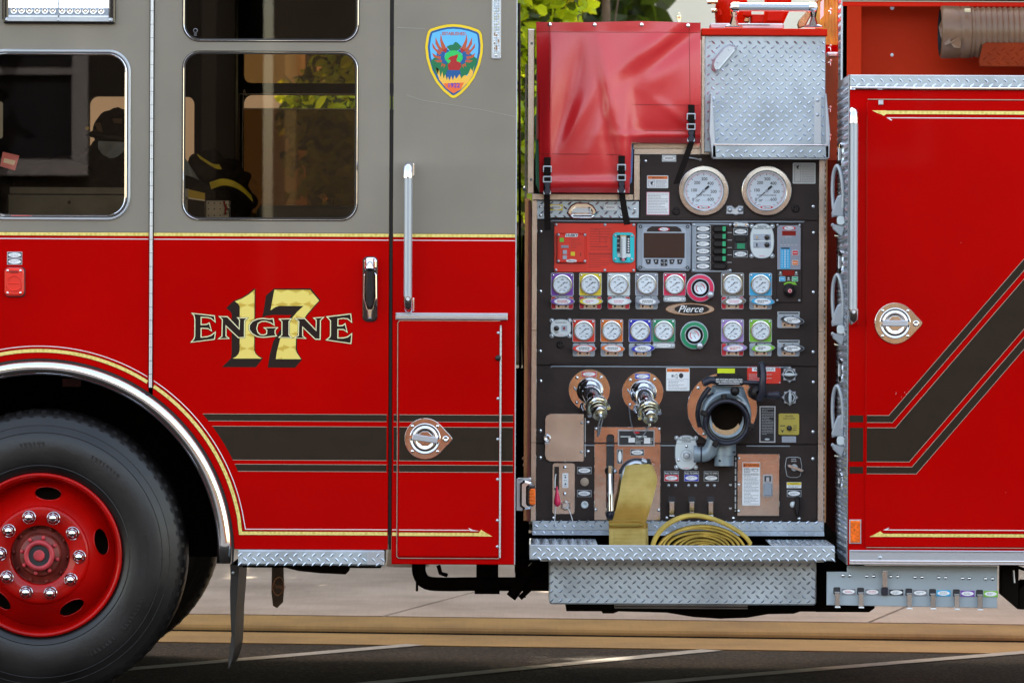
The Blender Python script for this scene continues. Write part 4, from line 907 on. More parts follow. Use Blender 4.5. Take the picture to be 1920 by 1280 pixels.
b = B(.95, (1300, 1130)); b.rect(966, 1000, 1620, 1100, -500, 0, 'underbody'); b.poly([(1060, 1120), (1640, 1120), (1640, 1138), (1630, 1145), (1500, 1145), (1488, 1149), (1440, 1150), (1400, 1157), (1350, 1159), (1300, 1156), (1250, 1148), (1160, 1146), (1150, 1150), (1130, 1150), (1128, 1146), (1062, 1146)], -300, 0, 'underbody'); b.build('frame_rail', E)
b = B(.5, (1300, 1138)); b.rect(1153, 1130, 1402, 1141, -60, 0, 'alu_dull', bevel=1); b.rect(1153, 1136, 1402, 1138, 0, 1, 'ink'); b.build('skid_plate', E)
b = B(.9, (978, 850)); b.rect(966, 690, 992, 1040, -500, 0, 'underbody'); b.rect(976, 722, 979, 760, 0, 3, 'black'); b.disc(982, 859, 4, 0, 4, 'stainless'); b.disc(983, 871, 4, 0, 4, 'stainless')
b.tube([(970, 0, -100), (972, 300, -100), (975, 690, -100)], 2.5, 'black', 8); b.tube([(982, 440, -60), (978, 560, -60), (984, 700, -60)], 4, 'black', 8); b.build('cab_rear_frame', E)
b = B(.15, (985, 930)); b.rect(968, 897, 980, 957, -6, 0, 'satin', r=1, bevel=.8); b.rect(971, 896, 996, 900, -30, 0, 'satin', bevel=.6)
b.poly([(975, 905), (984, 900), (996, 903), (999, 910), (999, 945), (994, 953), (984, 955), (975, 948)], -6, 8, 'chrome', bevel=3.5); mk = b.build('marker_light', E)
b = B(.15, (985, 930)); b.rect(986, 908, 1003.5, 948, 2, 16, 'black_gloss', r=6, bevel=3); b.rect(992, 914, 1003.8, 946, 8, 17, 'amber', r=4, bevel=2)
for y in (921, 927, 933, 939): b.rect(992, y, 1001, y+2, 17, 18, 'orange')
b.build('lens', mk)

# ================================================================== pump panel
PD = 0.5; PA = (1270, 650)
def PB(x=1270, y=650): return B(PD, (x, y))
# main black panels: four plates with a turned edge
b = PB()
b.poly([(1199, 288), (1533, 288), (1533, 412), (1199, 412)], -4, 0, 'panel', bevel=.8)
b.rect(1007, 413, 1533, 685, -4, 0, 'panel', bevel=.8); b.rect(1007, 687, 1533, 831.5, -4, 0, 'panel', bevel=.8); b.rect(1007, 833, 1533, 976, -4, 0, 'panel', bevel=.8)
b.rect(1005, 280, 1535, 977, -12, -4.2, 'black')
for y, x0, x1 in ((415, 1034, 1504), (687.5, 1036, 1480), (835, 1080, 1290)):
    b.tube([(x0-3, y+1.5, -.6), (x0, y, .6), (x1, y, .6), (x1+3, y-1.5, -.6)], 1.5, 'plastic_grey', 8)  # lighter grey bead puts the bevel highlight into the seam colour
    b.tube([(x0-3, y-4, -.4), (x0, y-4, 1), (x1, y-4, 1), (x1+3, y-4, -.4)], 2.6, 'panel', 8)
b.rect(1400, 834, 1482, 836, 0, 1, 'plastic_grey')  # bevel highlight of the lower seam, painted as a grey strip
for x, y in ((1209, 302), (1523.6, 386), (1013, 435), (1013, 547), (1013, 659), (1014, 715), (1014, 808), (1014, 858.5), (1524.5, 435), (1524.5, 546.5), (1524.5, 658.5), (1525, 715), (1525, 808), (1525, 858.5), (1103, 792), (1103.5, 846.5), (1038.5, 971.5), (1251.5, 970.5), (1376.5, 970.5), (1500, 971)): b.screw(x, y, 3.6)
pump = b.build('pump_panel', E)
b = PB(); b.rect(1003, 280, 1545, 980, -700, -12.5, 'underbody'); b.build('pump_housing', E)
b = PB()
b.rect(996, 377, 1006.5, 978, -3, 2.5, 'stainless', bevel=.8); b.rect(1534, 285, 1545.5, 978, -3, 2.5, 'stainless', bevel=.8)
b.rect(996, 364.5, 1186, 376, -3, 2.6, 'stainless', bevel=.8); b.rect(1187, 291, 1198.5, 376, -3, 2.5, 'stainless', bevel=.8); b.rect(1187, 279, 1330, 290, -3, 2.6, 'stainless', bevel=.8); b.rect(1182, 268, 1330, 278.5, -8, .5, 'stainless', bevel=.8)
b.rect(990, 377, 995.5, 978, -60, -1, 'rust'); b.rect(1546, 285, 1550, 978, -30, 0, 'bronze')
for y in range(300, 978, 11): b.rect(1545.6, y, 1546.6, y+5, 0, 2.6, 'satin')
for y, s_ in ((620, 0), (830, 0)): b.rect(996.2, y, 1006.3, y+.8, 2.5, 2.8, 'ink'); b.rect(1534.2, y, 1545.3, y+.8, 2.5, 2.8, 'ink')
b.build('panel_trim', E)
b = PB(995, 200); b.rect(989, 55, 1002, 363, -12, 2, 'stainless', bevel=1.2)
for y in (82, 337): b.lathe(996.5, y, [(2.6, 2), (2.4, 3), (1, 3.2), (.01, 2.6)], 'satin', 12)
b.rect(984.5, 120, 988.5, 372, -60, -10, 'tan'); b.rect(985, 372, 995, 976, -60, -10, 'bronze'); b.lathe(984, 354, [(4, -9), (3, -5), (.01, -4)], 'satin', 10); b.build('corner_post', E)
# tread plate strip with drop handle
b = PB(1100, 393); b.rect(1007, 377, 1198, 411, -2, 1.5, 'alu', bevel=.7); b.treads(rr(1006, 376, 1199, 412), 1.5, ox=2, oy=3)
for x, y in ((1013, 388), (1013.5, 404), (1190, 392), (1166, 402), (1031, 404)): b.screw(x, y, 3, 'chrome', 1.5)
b.tube([(1023, 389, 3), (1038, 391, 6)], 1.6, 'satin', 6)
tp_ = b.build('tread_strip', E)
b = PB(1091, 394); b.poly([(1063, 401), (1064, 394), (1070, 385), (1080, 380), (1101, 380), (1112, 385), (1118, 394), (1119, 401), (1112, 405), (1070, 405)], 1.5, 8, 'chrome', [[(1073, 396), (1079, 390), (1103, 390), (1109, 396), (1109, 399), (1073, 399)]], bevel=2.5); b.rect(1069, 389, 1113, 401, 1.5, 5, 'satin', r=4, bevel=1)
b.screw(1074, 392, 2.6, 'chrome', 6); b.screw(1106, 393, 2.6, 'chrome', 6); b.tube([(1068, 404, 4), (1075, 408, 7), (1108, 408, 7), (1114, 404, 4)], 2.2, 'chrome', 8); b.build('drop_handle', tp_)
def oval_plate(b, cx, cy, w_, h_, bg_, t0=0, rim='alu', dark='ink', seed=1, txt=None):
    b.rect(cx-w_/2, cy-h_/2, cx+w_/2, cy+h_/2, t0, t0+1, rim, bevel=.3)
    b.rect(cx-w_/2+1, cy-h_/2+1, cx+w_/2-1, cy+h_/2-1, t0+1, t0+1.2, bg_)
    b.poly(circ(cx, cy, w_*.42, h_*.34, 24), t0+1.2, t0+1.5, 'white')
    if txt: b.text(txt, cx, cy, h_*.2, t0+1.5, 'ink_grey', sx=1.1)
    else: b.lines(cx-w_*.28, cy-h_*.16, cx+w_*.28, cy+h_*.16, 2, t0+1.5, 'ink_grey', .8, seed)
for x_, y_, c_, t_ in ((1042.5, 389, 'yellow', 1.5), (1144.7, 389, 'plate_white', 1.5), (1254.5, 297, 'alu_dull', 0)): b = PB(x_, y_); oval_plate(b, x_, y_, 27, 13, c_, t_); b.build('name_plate', pump)

# --- large gauges
def big_gauge(cx, cy, word):
    g_ = bpy.data.objects.new('master_gauge', None); COL.objects.link(g_); b = PB(cx, cy); g_.location = b.pt(cx, cy, 0); g_.parent = E; g_.matrix_parent_inverse = Matrix.Translation(-E.location)
    b.lathe(cx, cy, [(47.5, 0), (47.5, 5), (46.6, 7.2), (45.6, 7.8), (38.4, 8.2), (37.2, 7.4), (36.3, 4.4)], 'stainless', 72, smooth=False); b.build('bezel', g_)
    b = PB(cx, cy); b.lathe(cx, cy, [(36.4, 4), (.01, 4)], 'dial', 48); b.poly(circ(cx, cy, 33.8, 33.8, 48), 4, 4.1, 'ink_red', [circ(cx, cy, 33.3, 33.3, 48)])
    for i in range(61):
        a = R(132+276*i/60); r0, r1 = (28.5, 33) if i % 10 == 0 else (29.5, 33) if i % 5 == 0 else (30.6, 33); w_ = .9 if i % 5 == 0 else .45
        b.strip([(cx+r0*math.cos(a), cy+r0*math.sin(a)), (cx+r1*math.cos(a), cy+r1*math.sin(a))], w_, 4, 4.3, 'ink' if i % 5 == 0 else 'ink_red')
    for s_, x, y, h_ in (('0', -20, 16.5, 6), ('100', -18.5, -1, 6), ('200', -12.5, -15, 6), ('300', 1, -22, 6), ('400', 12.5, -14, 6), ('500', 18.5, 1.5, 6), ('600', 13, 16, 6), ('-30"', -11.5, 18.5, 4.2)):
        b.text(s_, cx+x, cy+y, h_, 4, 'ink', sx=.95, bold=.01)
    b.text(word, cx, cy+8.5, 3.6, 4, 'ink', sx=.9); b.text('inHg', cx-14, cy+26.5, 2.2, 4, 'ink'); b.text('psi', cx+14, cy+26.5, 2.2, 4, 'ink')
    for x in (3, 7, 10): b.rect(cx+x-5, cy+17.6, cx+x-4, cy+18.6, 4, 4.3, 'ink')
    b.poly(circ(cx, cy+31, 12, 3.2, 24), 4, 4.3, 'ink_red'); b.poly(circ(cx, cy+31, 8.6, 2.7, 24), 4.3, 4.5, 'white'); b.text('Pierce', cx, cy+31, 3.4, 4.5, 'ink', shear=.4, sx=.9)
    b.build('dial', g_)
    b = PB(cx, cy); a = R(138); c_, s_ = math.cos(a), math.sin(a)
    def q(u, v): return (cx+u*c_-v*s_, cy+u*s_+v*c_)
    b.poly([q(27, 0), q(4, 1.0), q(4, -1.0)], 4.6, 5.2, 'ink'); b.poly([q(-3, 1.3), q(-6, 2.1), q(-13, 2.1), q(-13, -2.1), q(-6, -2.1), q(-3, -1.3)], 4.6, 5.2, 'ink'); b.lathe(cx, cy, [(3, 4.3), (2.8, 6), (.01, 6.3)], 'satin', 14); b.build('needle', g_)
    b = PB(cx, cy); b.lathe(cx, cy, [(36.2, 6.2), (20, 6.6), (.01, 6.8)], 'clear', 36); b.build('glass', g_)
big_gauge(1319.3, 357.8, 'PUMP INTAKE'); big_gauge(1437.2, 357.8, 'PUMP DISCHARGE')
b = PB(1378, 394); b.poly([(1362, 386), (1371, 385), (1378, 391), (1385, 385), (1393.5, 386), (1394, 402), (1385, 402), (1380, 404), (1375, 402), (1361, 402)], 0, 5, 'satin', bevel=1.5); b.ball(1368.5, 393.5, 5, 5, 'satin'); b.ball(1387.5, 393.5, 5, 5, 'satin'); b.build('test_port', E)
for x, y in ((1267.6, 396), (1491.4, 391), (1051, 646)):
    b = PB(x, y); b.lathe(x, y, [(7.5, 0), (7, 3), (4.5, 4), (4, 2.6), (.01, 2.6)], 'black', 20); b.rect(x-1, y-5, x+1, y+5, 3, 4.6, 'panel'); b.rect(x-5, y-1, x+5, y+1, 3, 4.5, 'panel'); b.build('plug', E)
# --- stickers
def sticker(x0, y0, x1, y1, head, n, name='warning_label', border=None, ht=5.5, word='WARNING', pict=None, seed=1, t=0, parent=None, bodyc='white'):
    b = PB((x0+x1)/2, (y0+y1)/2); b.rect(x0, y0, x1, y1, t, t+.5, border or 'plate_white', r=1.5, bevel=.2); b.rect(x0+1.1, y0+1.1, x1-1.1, y1-1.1, t+.5, t+.6, bodyc); yy = y0+1.5
    if head:
        b.rect(x0+1.4, y0+1.4, x1-1.4, y0+1.4+ht, t+.6, t+.75, head); b.text(word, (x0+x1)/2+1.5, y0+1.4+ht/2, ht*.5, t+.75, 'ink', sx=1.1); b.poly([((x0+x1)/2-word.__len__()*ht*.26, y0+ht), ((x0+x1)/2-word.__len__()*ht*.26+3, y0+ht), ((x0+x1)/2-word.__len__()*ht*.26+1.5, y0+2.6)], t+.75, t+.9, 'ink'); yy += ht+1
    if pict == 'side':
        b.rect(x0+3, yy+1, x0+15, y1-3, t+.6, t+.7, 'ink_grey', holes=[rr(x0+3.6, yy+1.6, x0+14.4, y1-3.6)]); b.poly(circ(x0+9, yy+6, 2, 3, 10, rot=30), t+.7, t+.9, 'ink'); b.strip([(x0+5, yy+3), (x0+12, yy+11)], .8, t+.7, t+.9, 'ink'); b.strip([(x0+12, yy+3), (x0+8, yy+11)], .8, t+.7, t+.9, 'ink')
        b.lines(x0+17, yy+1, x1-3, y1-2, n, t+.6, 'ink_grey', .7, seed)
    elif pict == 'row':
        b.rect(x0+10, yy+4, x0+14, yy+9, t+.6, t+.8, 'ink_grey'); b.strip([(x0+15, yy+6.5), (x0+20, yy+3), (x0+21, yy+11), (x0+15, yy+7)], .7, t+.6, t+.8, 'ink'); b.poly(circ(x0+28, yy+6, 4.2, 4.8, 16), t+.6, t+.8, 'ink'); b.rect(x0+1.5, yy+12.5, x1-1.5, yy+12.9, t+.6, t+.75, 'ink_grey')
        b.lines(x0+4, yy+14, x1-4, y1-2, n, t+.6, 'ink_grey', .7, seed)
    else: b.lines(x0+3, yy+1.5, x1-3, y1-2, n, t+.6, 'ink_grey', .8, seed)
    return b.build(name, parent or pump)
sticker(1213, 329, 1253, 353, 'orange', 6, pict='side'); sticker(1212, 360, 1255, 403, None, 13, 'instruction_label', 'ink_pink', seed=3); sticker(1486.5, 305.5, 1529, 344.5, None, 11, 'instruction_label', seed=4, pict='side', bodyc='tape')
sticker(1249, 689.5, 1293, 732.5, 'orange', 7, pict='row', ht=6, seed=6)

# --- red foam system panel
b = PB(1115, 464); b.rect(1039, 419, 1192, 510, 0, 2, 'bright_red', bevel=.6)
for x in (1042.5, 1134, 1188): b.screw(x, 421.5, 3, 'satin', 2); b.screw(x, 506.5, 3, 'satin', 2)
b.lines(1106, 427, 1146, 470, 9, 2, 'ink_dkred', .8, 8); b.lines(1104, 473, 1147, 502, 8, 2, 'ink_dkred', .8, 9); b.strip([(1104, 476.3), (1147, 476.3)], .9, 2, 2.4, 'ink_dkred')
for x0, y0, x1, y1 in ((1112, 431, 1124, 431), (1124, 431, 1124, 455), (1124, 445, 1146, 445), (1136, 445, 1136, 462), (1107, 462, 1140, 462)): b.strip([(x0, y0), (x1, y1)] , .5, 2, 2.3, 'ink_dkred')
foam = b.build('foam_panel', E, 'red foam system panel')
b = PB(1072, 465); b.rect(1043.5, 437, 1100, 494, 2, 3, 'ink', r=3); b.poly(rr(1044, 437.5, 1100, 493, 3), 3, 9, 'bright_red', bevel=1.5); b.rect(1047.5, 439, 1097, 491.5, 9, 9.4, 'red_plain', r=2, holes=[rr(1048.2, 439.7, 1096.3, 490.8, 2)])
for x, y in ((1047, 440.5), (1096.5, 440.5), (1047, 489.5), (1096.5, 489.5)): b.screw(x, y, 2.8, 'satin', 9)
b.poly([(1061, 438), (1084, 438), (1082, 444.5), (1059, 444.5)], 9.4, 9.8, 'white'); b.text('HUSKY', 1071.5, 441.2, 5, 9.8, 'ink', bold=.03, shear=.2)
for x, y, w_, h_, c_ in ((1053, 450, 8, 8, 'lime'), (1059, 462.6, 14, 5.2, 'plate_grey'), (1059, 472.8, 8, 7.6, 'plastic_light'), (1059, 482.6, 8, 7.6, 'plastic_light'), (1074, 476, 8, 7.6, 'yellow')): b.rect(x-w_/2, y-h_/2, x+w_/2, y+h_/2, 9, 10.2, c_, r=.8, bevel=.3)
b.poly(circ(1071.5, 489, 10.2, 2.9, 24), 9.4, 10, 'white'); b.text('Pierce', 1071.5, 489, 3.6, 10, 'ink', shear=.4); b.rect(1088, 474, 1089.6, 480, 9.4, 9.8, 'ink_dkred'); b.lines(1070, 448, 1092, 466, 6, 9.2, 'ink_dkred', .5, 5); b.build('foam_controller', foam)
b = PB(1168, 464); b.poly(rr(1148.2, 436, 1189.3, 493, 8), 2, 8, 'cyan', bevel=1.4); b.rect(1156.5, 441, 1181, 475, 8, 8.6, 'ink')
for i in range(6):
    y = 447+i*4.6; b.rect(1176.5, y, 1179.8, y+2.6, 8.6, 9, 'white')
for y in (447, 456, 464, 473): b.rect(1156.8, y, 1161.5, y+.9, 8.6, 9, 'white')
b.rect(1158, 475.5, 1182, 482, 8, 8.5, 'plate_white'); b.tube([(1168.3, 444, 11), (1168.3, 484, 11)], 5.8, 'plate_white', 16); b.rect(1162, 440.5, 1174.5, 445.5, 8, 15, 'brass', r=1, bevel=.8); b.rect(1162, 483, 1174.5, 487, 8, 15, 'black', r=1, bevel=.8); b.lathe(1168.3, 487, [(3.4, 12), (3, 15.5), (.01, 15.6)], 'ink_pink', 12)
for y in range(450, 484, 4): b.rect(1163, y, 1167, y+.5, 16.6, 17, 'ink_grey')
for x, y in ((1153.5, 442), (1184.5, 442), (1153.5, 486), (1184.5, 486)): b.screw(x, y, 2.6, 'satin', 8)
b.build('sight_gauge', foam)
# --- display
b = PB(1245, 463); b.poly([(1196, 420), (1293, 420), (1296, 424), (1295, 503), (1291, 508), (1199, 508), (1194, 503), (1194, 424)], 0, 7, 'plastic_grey', bevel=1.6)
b.poly([(1206, 427), (1283, 427), (1287, 433), (1287, 500), (1280, 505), (1210, 505), (1203, 500), (1203, 433)], 7, 8.4, 'plastic_light', bevel=1.4)
b.poly([(1212, 434.5), (1214, 429), (1222, 424.5), (1268, 424.5), (1276, 429), (1278, 434.5)], 8.4, 9, 'panel'); b.poly(circ(1244.5, 430, 11, 3.4), 9, 9.3, 'ink_red'); b.poly(circ(1244.5, 430, 8.2, 3), 9.3, 9.6, 'white'); b.text('Pierce', 1244.5, 430, 3.4, 9.6, 'ink_grey', shear=.4)
for x, y in ((1200.5, 425), (1289, 425), (1200.5, 501.5), (1289, 501.5)): b.lathe(x, y, [(3.4, 7), (3.2, 8), (2, 8), (1.6, 6), (.01, 6)], 'ink', 14)
for x, w_ in ((1215, 5.5), (1229.7, 5.2), (1260, 5.2), (1274.7, 5.5)): b.poly([(x-w_, 486), (x+w_, 486), (x+w_*.6+(1 if x < 1240 else -1), 495), (x-w_*.6+(1 if x < 1240 else -1), 495)], 8.4, 9.6, 'ink', bevel=.4); b.rect(x-.6, 488, x+.6, 491.5, 9.6, 9.9, 'white')
b.rect(1238.8, 486, 1251, 498.5, 8.4, 9.6, 'ink', bevel=.4)
for x, y in ((1245, 488.5), (1245, 496), (1240.8, 492.5), (1249, 492.5), (1245, 492.5)): b.rect(x-.8, y-.8, x+.8, y+.8, 9.6, 9.9, 'white')
dsp = b.build('control_display', E); b = PB(1245, 463); b.rect(1206.5, 437, 1283.5, 484, 8, 8.6, 'ink'); b.rect(1207.5, 438, 1282.5, 483, 8.6, 8.9, 'screen'); b.build('screen', dsp)
# --- switch bank
b = PB(1335, 464); b.rect(1297, 418.5, 1372, 510, 0, 2, 'plastic_grey', bevel=.7); b.rect(1330, 421, 1372, 507, 2, 2.3, 'panel')
for x, y in ((1301, 421.5), (1369, 421.5), (1300.5, 507), (1369, 507)): b.screw(x, y, 3, 'satin', 2)

for i, y in enumerate((429.2, 443.3, 457.3, 471, 485, 499.2)): oval_plate(b, 1318.3, y, 28, 12.4, 'ink', 2, seed=i); b.rect(1364, y+6.3, 1372, y+7.2, 2.3, 2.8, 'satin')
bank = b.build('switch_bank', E)
b = PB(1349, 429); b.poly(rr(1335.8, 422.8, 1363, 435.6, 6), 2.3, 8, 'black', bevel=2.4); s0 = b.build('rocker_switch', bank, origin=b.pt(1349, 429, 2)); b = PB(1349, 429); b.rect(1354.3, 424.6, 1360.6, 433.8, 6, 8.4, 'led_green', r=1, bevel=.4); l0 = b.build('lamp', s0, origin=b.pt(1357, 429, 2))
for y in (443.3, 457.3, 471, 485, 499.2):
    c_ = dup(s0, bank, Vector((0, 0, -(y-429.2)*S(PD))))
    if y > 490:
        for ch in list(c_.children): bpy.data.objects.remove(ch)
# --- lamp, selector
b = PB(1389, 450); b.poly(rr(1373, 417, 1405, 426.5, 4.5), 0, 6, 'chrome', bevel=2); b.rect(1381, 418.5, 1397, 424.5, 6, 9, 'plate_white', r=2, bevel=1.2); b.screw(1376.5, 421.5, 2.5, 'chrome', 6); b.screw(1401.5, 421.5, 2.5, 'chrome', 6); b.build('panel_lamp', E)
b = PB(1389, 450); oval_plate(b, 1388.7, 434.3, 27, 12.5, 'ink', 0); oval_plate(b, 1388.7, 476.3, 27, 12.5, 'ink', 0); b.rect(1376.5, 441, 1401, 469, 0, 2.5, 'ink', bevel=.6); b.rect(1378, 443, 1399.5, 454, 2.5, 5, 'black', r=1, bevel=1); b.rect(1382, 456.5, 1396.5, 466.5, 2.5, 3.5, 'green', bevel=.4); b.build('rocker_switch', E, 'black rocker over a dark green indicator')
# --- white oval controllers
def pod(cx, cy, rx, ry, name, fn_, pw=4.0):
    b = PB(cx, cy)
    for sx_ in (-1, 1):
        for sy_ in (-1, 1): b.disc(cx+sx_*rx*.84, cy+sy_*ry*.84, 4.4, 0, 2, 'alu'); b.screw(cx+sx_*rx*.84, cy+sy_*ry*.84, 2.6, 'chrome', 2)
    pts = [(cx+rx*math.copysign(abs(math.cos(R(a)))**.75, math.cos(R(a))), cy+ry*math.copysign(abs(math.sin(R(a)))**.75, math.sin(R(a)))) for a in range(0, 360, 10)]
    b.poly(pts, 0, 3, 'alu', bevel=1); b.poly(offset(pts, -1.4), 3, 3.5, 'plate_white'); fn_(b); return b.build(name, E)
def f1(b):
    b.text('ELECTRIC', 1428.7, 424.5, 2.9, 3.5, 'ink', bold=.02); b.text('TRANSFER VALVE', 1428.7, 428.2, 2.9, 3.5, 'ink', bold=.02)
    for y in (445, 459): b.rect(1412, y-6, 1445, y+6, 3.5, 3.6, 'plastic_light'); b.lathe(1437.8, y, [(5, 3.6), (4.8, 6), (3.6, 6.8), (.01, 6.4)], 'black_gloss', 18); b.rect(1417.6, y-3, 1420, y+3, 3.6, 4.6, 'ink' if y > 450 else 'brass', r=1); b.rect(1413.5, y+4.3, 1424, y+5, 3.6, 3.9, 'ink')
    b.rect(1423, 479.5, 1434, 480.5, 3.5, 3.8, 'ink_pink')
pod(1428.7, 452, 23, 33, 'transfer_valve_switch', f1)
def f2(b):
    b.lines(1041, 603, 1062, 606, 1, 3.5, 'ink', 1.2, 3); b.lathe(1043.5, 615.5, [(5, 3.6), (4.8, 6), (3.6, 6.8), (.01, 6.4)], 'black_gloss', 18); b.rect(1052.5, 610, 1063.5, 621, 3.5, 3.7, 'plastic_light'); b.rect(1056, 612.5, 1059.5, 618, 3.7, 4.4, 'ink_dkred', r=1.5); b.rect(1039, 622.3, 1048, 623.2, 3.5, 3.8, 'ink'); b.rect(1041, 624.5, 1046, 625.2, 3.5, 3.8, 'ink'); b.rect(1046, 627, 1056, 627.7, 3.5, 3.8, 'ink_pink')
pod(1051.3, 615, 19.7, 16.8, 'tank_fill_switch', f2)
def f3(b):
    for y, s_ in ((820.5, 'ELECTRIC'), (824, 'TRANSFER VALVE'), (827.3, 'OVERRIDE')): b.text(s_, 1286.5, y, 2.7, 3.5, 'ink', bold=.02)
    b.lathe(1287, 853.5, [(11, 3.5), (10.8, 4), (10.4, 3.6)], 'ink_grey', 28); b.lathe(1287, 853.5, [(7, 3.5), (6.8, 6), (5.4, 8), (5, 12), (.01, 12.4)], 'satin', 6, smooth=False); b.screw(1287, 836.5, 3.2, 'chrome', 3.5); b.screw(1272.5, 862, 3.2, 'chrome', 3.5); b.screw(1301, 861.5, 3, 'chrome', 3.5); b.rect(1281, 876.3, 1293, 877.3, 3.5, 3.8, 'ink_pink')
pod(1286.5, 848, 21.5, 32.5, 'valve_override', f3)
# --- governor
b = PB(1480, 493); b.rect(1456, 419, 1503.5, 567, 0, 3, 'panel', r=1.5, bevel=1)
for x, y in ((1457.5, 422), (1499, 422), (1457.5, 563), (1499, 563)): b.screw(x, y, 2.4, 'satin', 3)
b.poly([(1457.2, 505)]+circ(1463.2, 429, 6.5, 6.5, 6, 180, 270)+circ(1494.6, 429, 6, 6.5, 6, 270, 360)+[(1500.6, 505)], 3, 3.5, 'plate_grey')
b.poly(circ(1479, 427.8, 12.6, 3.8), 3.5, 3.7, 'ink_red'); b.poly(circ(1479, 427.8, 9.2, 3.2), 3.7, 3.9, 'white'); b.text('Pierce', 1479, 427.8, 4, 3.9, 'ink_grey', shear=.4)
b.rect(1466, 433, 1491.7, 441.6, 3.5, 4, 'dark_red_display'); b.rect(1467, 507, 1489.5, 516.5, 3, 4, 'dark_red_display'); b.text('ENGINE', 1478, 443.7, 1.7, 3.5, 'white', sx=1.3)
for x in (1465, 1471.7, 1478.4, 1485.2, 1492.4): b.rect(x-2, 445.6, x+2, 457.6, 3.5, 4, 'cast_grey', r=1); b.rect(x-1.6, 459, x+1.6, 459.6, 3.5, 3.8, 'plate_white')
b.rect(1463, 463.8, 1481.4, 504, 3.5, 4, 'sky_blue'); b.rect(1464.2, 464.2, 1480, 467, 4, 4.3, 'ink')
for i in range(11): b.rect(1470.6, 468.5+i*3.1, 1472.6, 470.4+i*3.1, 4, 4.6, 'white'); b.rect(1465, 468.8+i*3.1, 1467.5, 469.4+i*3.1, 4, 4.3, 'white'); b.rect(1476, 468.8+i*3.1, 1478, 469.8+i*3.1, 4, 4.3, 'white')
for x, y, c_ in ((1490.6, 474, 'ink_red'), (1490.6, 492.5, 'orange'), (1466.7, 523, 'sky_blue'), (1490.5, 523, 'led_green')): b.rect(x-5.8, y-4.8, x+5.8, y+4.8, 3.4, 4.6, 'plate_white', r=1, bevel=.3); b.rect(x-5, y-4, x+5, y+4, 4.6, 4.9, c_, r=.8); b.rect(x-3.6, y-.5, x+3.6, y+.5, 4.9, 5.1, 'white')
for x, y in ((1463.3, 512.5), (1493, 512.5), (1478.5, 523)): b.lathe(x, y-1.5, [(2, 3), (1.6, 4), (.01, 4)], 'plate_white', 10); b.rect(x-3, y+1.6, x+3, y+2.6, 3, 3.4, 'plate_white')
gov = b.build('throttle_control', E)
b = PB(1480, 545); b.strip(circ(1480, 545.5, 16, 16, 14, 230, 305), 3, 3, 3.6, 'lime'); b.poly([(1489, 527.5), (1494, 534), (1485, 533)], 3, 3.7, 'lime'); b.lathe(1480, 545.3, [(11.5, 3), (11.2, 12), (9.8, 14), (8.4, 14), (8, 20), (7.4, 21.5), (.01, 21.5)], 'black', 32); b.lathe(1480, 545.3, [(4.2, 21.4), (4, 22.2), (.01, 22.4)], 'ink_red', 20); b.poly(circ(1480, 545.3, 3.2, 3.2, 20), 22.3, 22.6, 'white', [circ(1480, 545.3, 2.4, 2.4, 20)]); b.build('throttle_knob', gov)
# --- maker's oval
b = PB(1293.5, 579); b.poly(circ(1293.7, 579.5, 46.3, 11.8, 56), 0, 2, 'bronze', bevel=.6); b.poly(circ(1293.7, 579.5, 44.6, 10.3, 56), 2, 2.3, 'panel'); b.poly(circ(1293.7, 579.5, 44.6, 10.3, 56), 2.0, 2.5, 'stainless', [circ(1297, 579.4, 32.5, 9.1, 48)])
b.text('Pierce', 1294, 579, 13, 2.3, 'white', shear=.42, bold=.01, sx=1.02, depth=.8); b.build('emblem', E, 'bronze oval emblem with script lettering')
# --- small gauges: one built, the others copied with their own coloured plate
def small_gauge():
    cx, cy = 1054.2, 533.3; g_ = bpy.data.objects.new('pressure_gauge', None); COL.objects.link(g_); b = PB(cx, cy); o = b.pt(cx, cy, 0); g_.location = o; g_.parent = E; g_.matrix_parent_inverse = Matrix.Translation(-E.location)
    b.lathe(cx, cy, [(19, 1.6), (19, 4.5), (18.4, 6.2), (16.7, 6.5), (16.2, 6.0), (15.8, 3.6)], 'stainless', 40, smooth=False); b.build('bezel', g_, origin=o)
    b = PB(cx, cy); b.lathe(cx, cy, [(16, 3.4), (.01, 3.4)], 'dial', 32)
    for i in range(25): a = R(135+270*i/24); r0 = 12.6 if i % 4 == 0 else 13.6; b.strip([(cx+r0*math.cos(a), cy+r0*math.sin(a)), (cx+15*math.cos(a), cy+15*math.sin(a))], .6 if i % 4 == 0 else .35, 3.4, 3.6, 'ink')
    for s_, x, y in (('100', -7.5, -4.6), ('200', 0, -9.3), ('300', 7.8, -3.6), ('400', 6, 5.6), ('0', -7.6, 5.8)): b.text(s_, cx+x, cy+y, 2.5, 3.4, 'ink', bold=.015)
    b.text('PIERCE', cx, cy+9, 1.6, 3.4, 'ink_grey', sx=1.3); b.rect(cx-6, cy+11, cx-3, cy+12, 3.4, 3.6, 'ink'); b.rect(cx+2, cy+11, cx+6, cy+12, 3.4, 3.6, 'ink'); b.build('dial', g_, origin=o)
    b = PB(cx, cy); a = R(137); c_, s_ = math.cos(a), math.sin(a)
    def q(u, v): return (cx+u*c_-v*s_, cy+u*s_+v*c_)
    b.poly([q(10.5, 0), q(0, .7), q(-6.5, .9), q(-6.5, -.9), q(0, -.7)], 4, 4.4, 'ink'); b.lathe(cx, cy, [(1.4, 3.6), (1.2, 5), (.01, 5)], 'satin', 10); b.build('needle', g_, origin=o)
    return g_
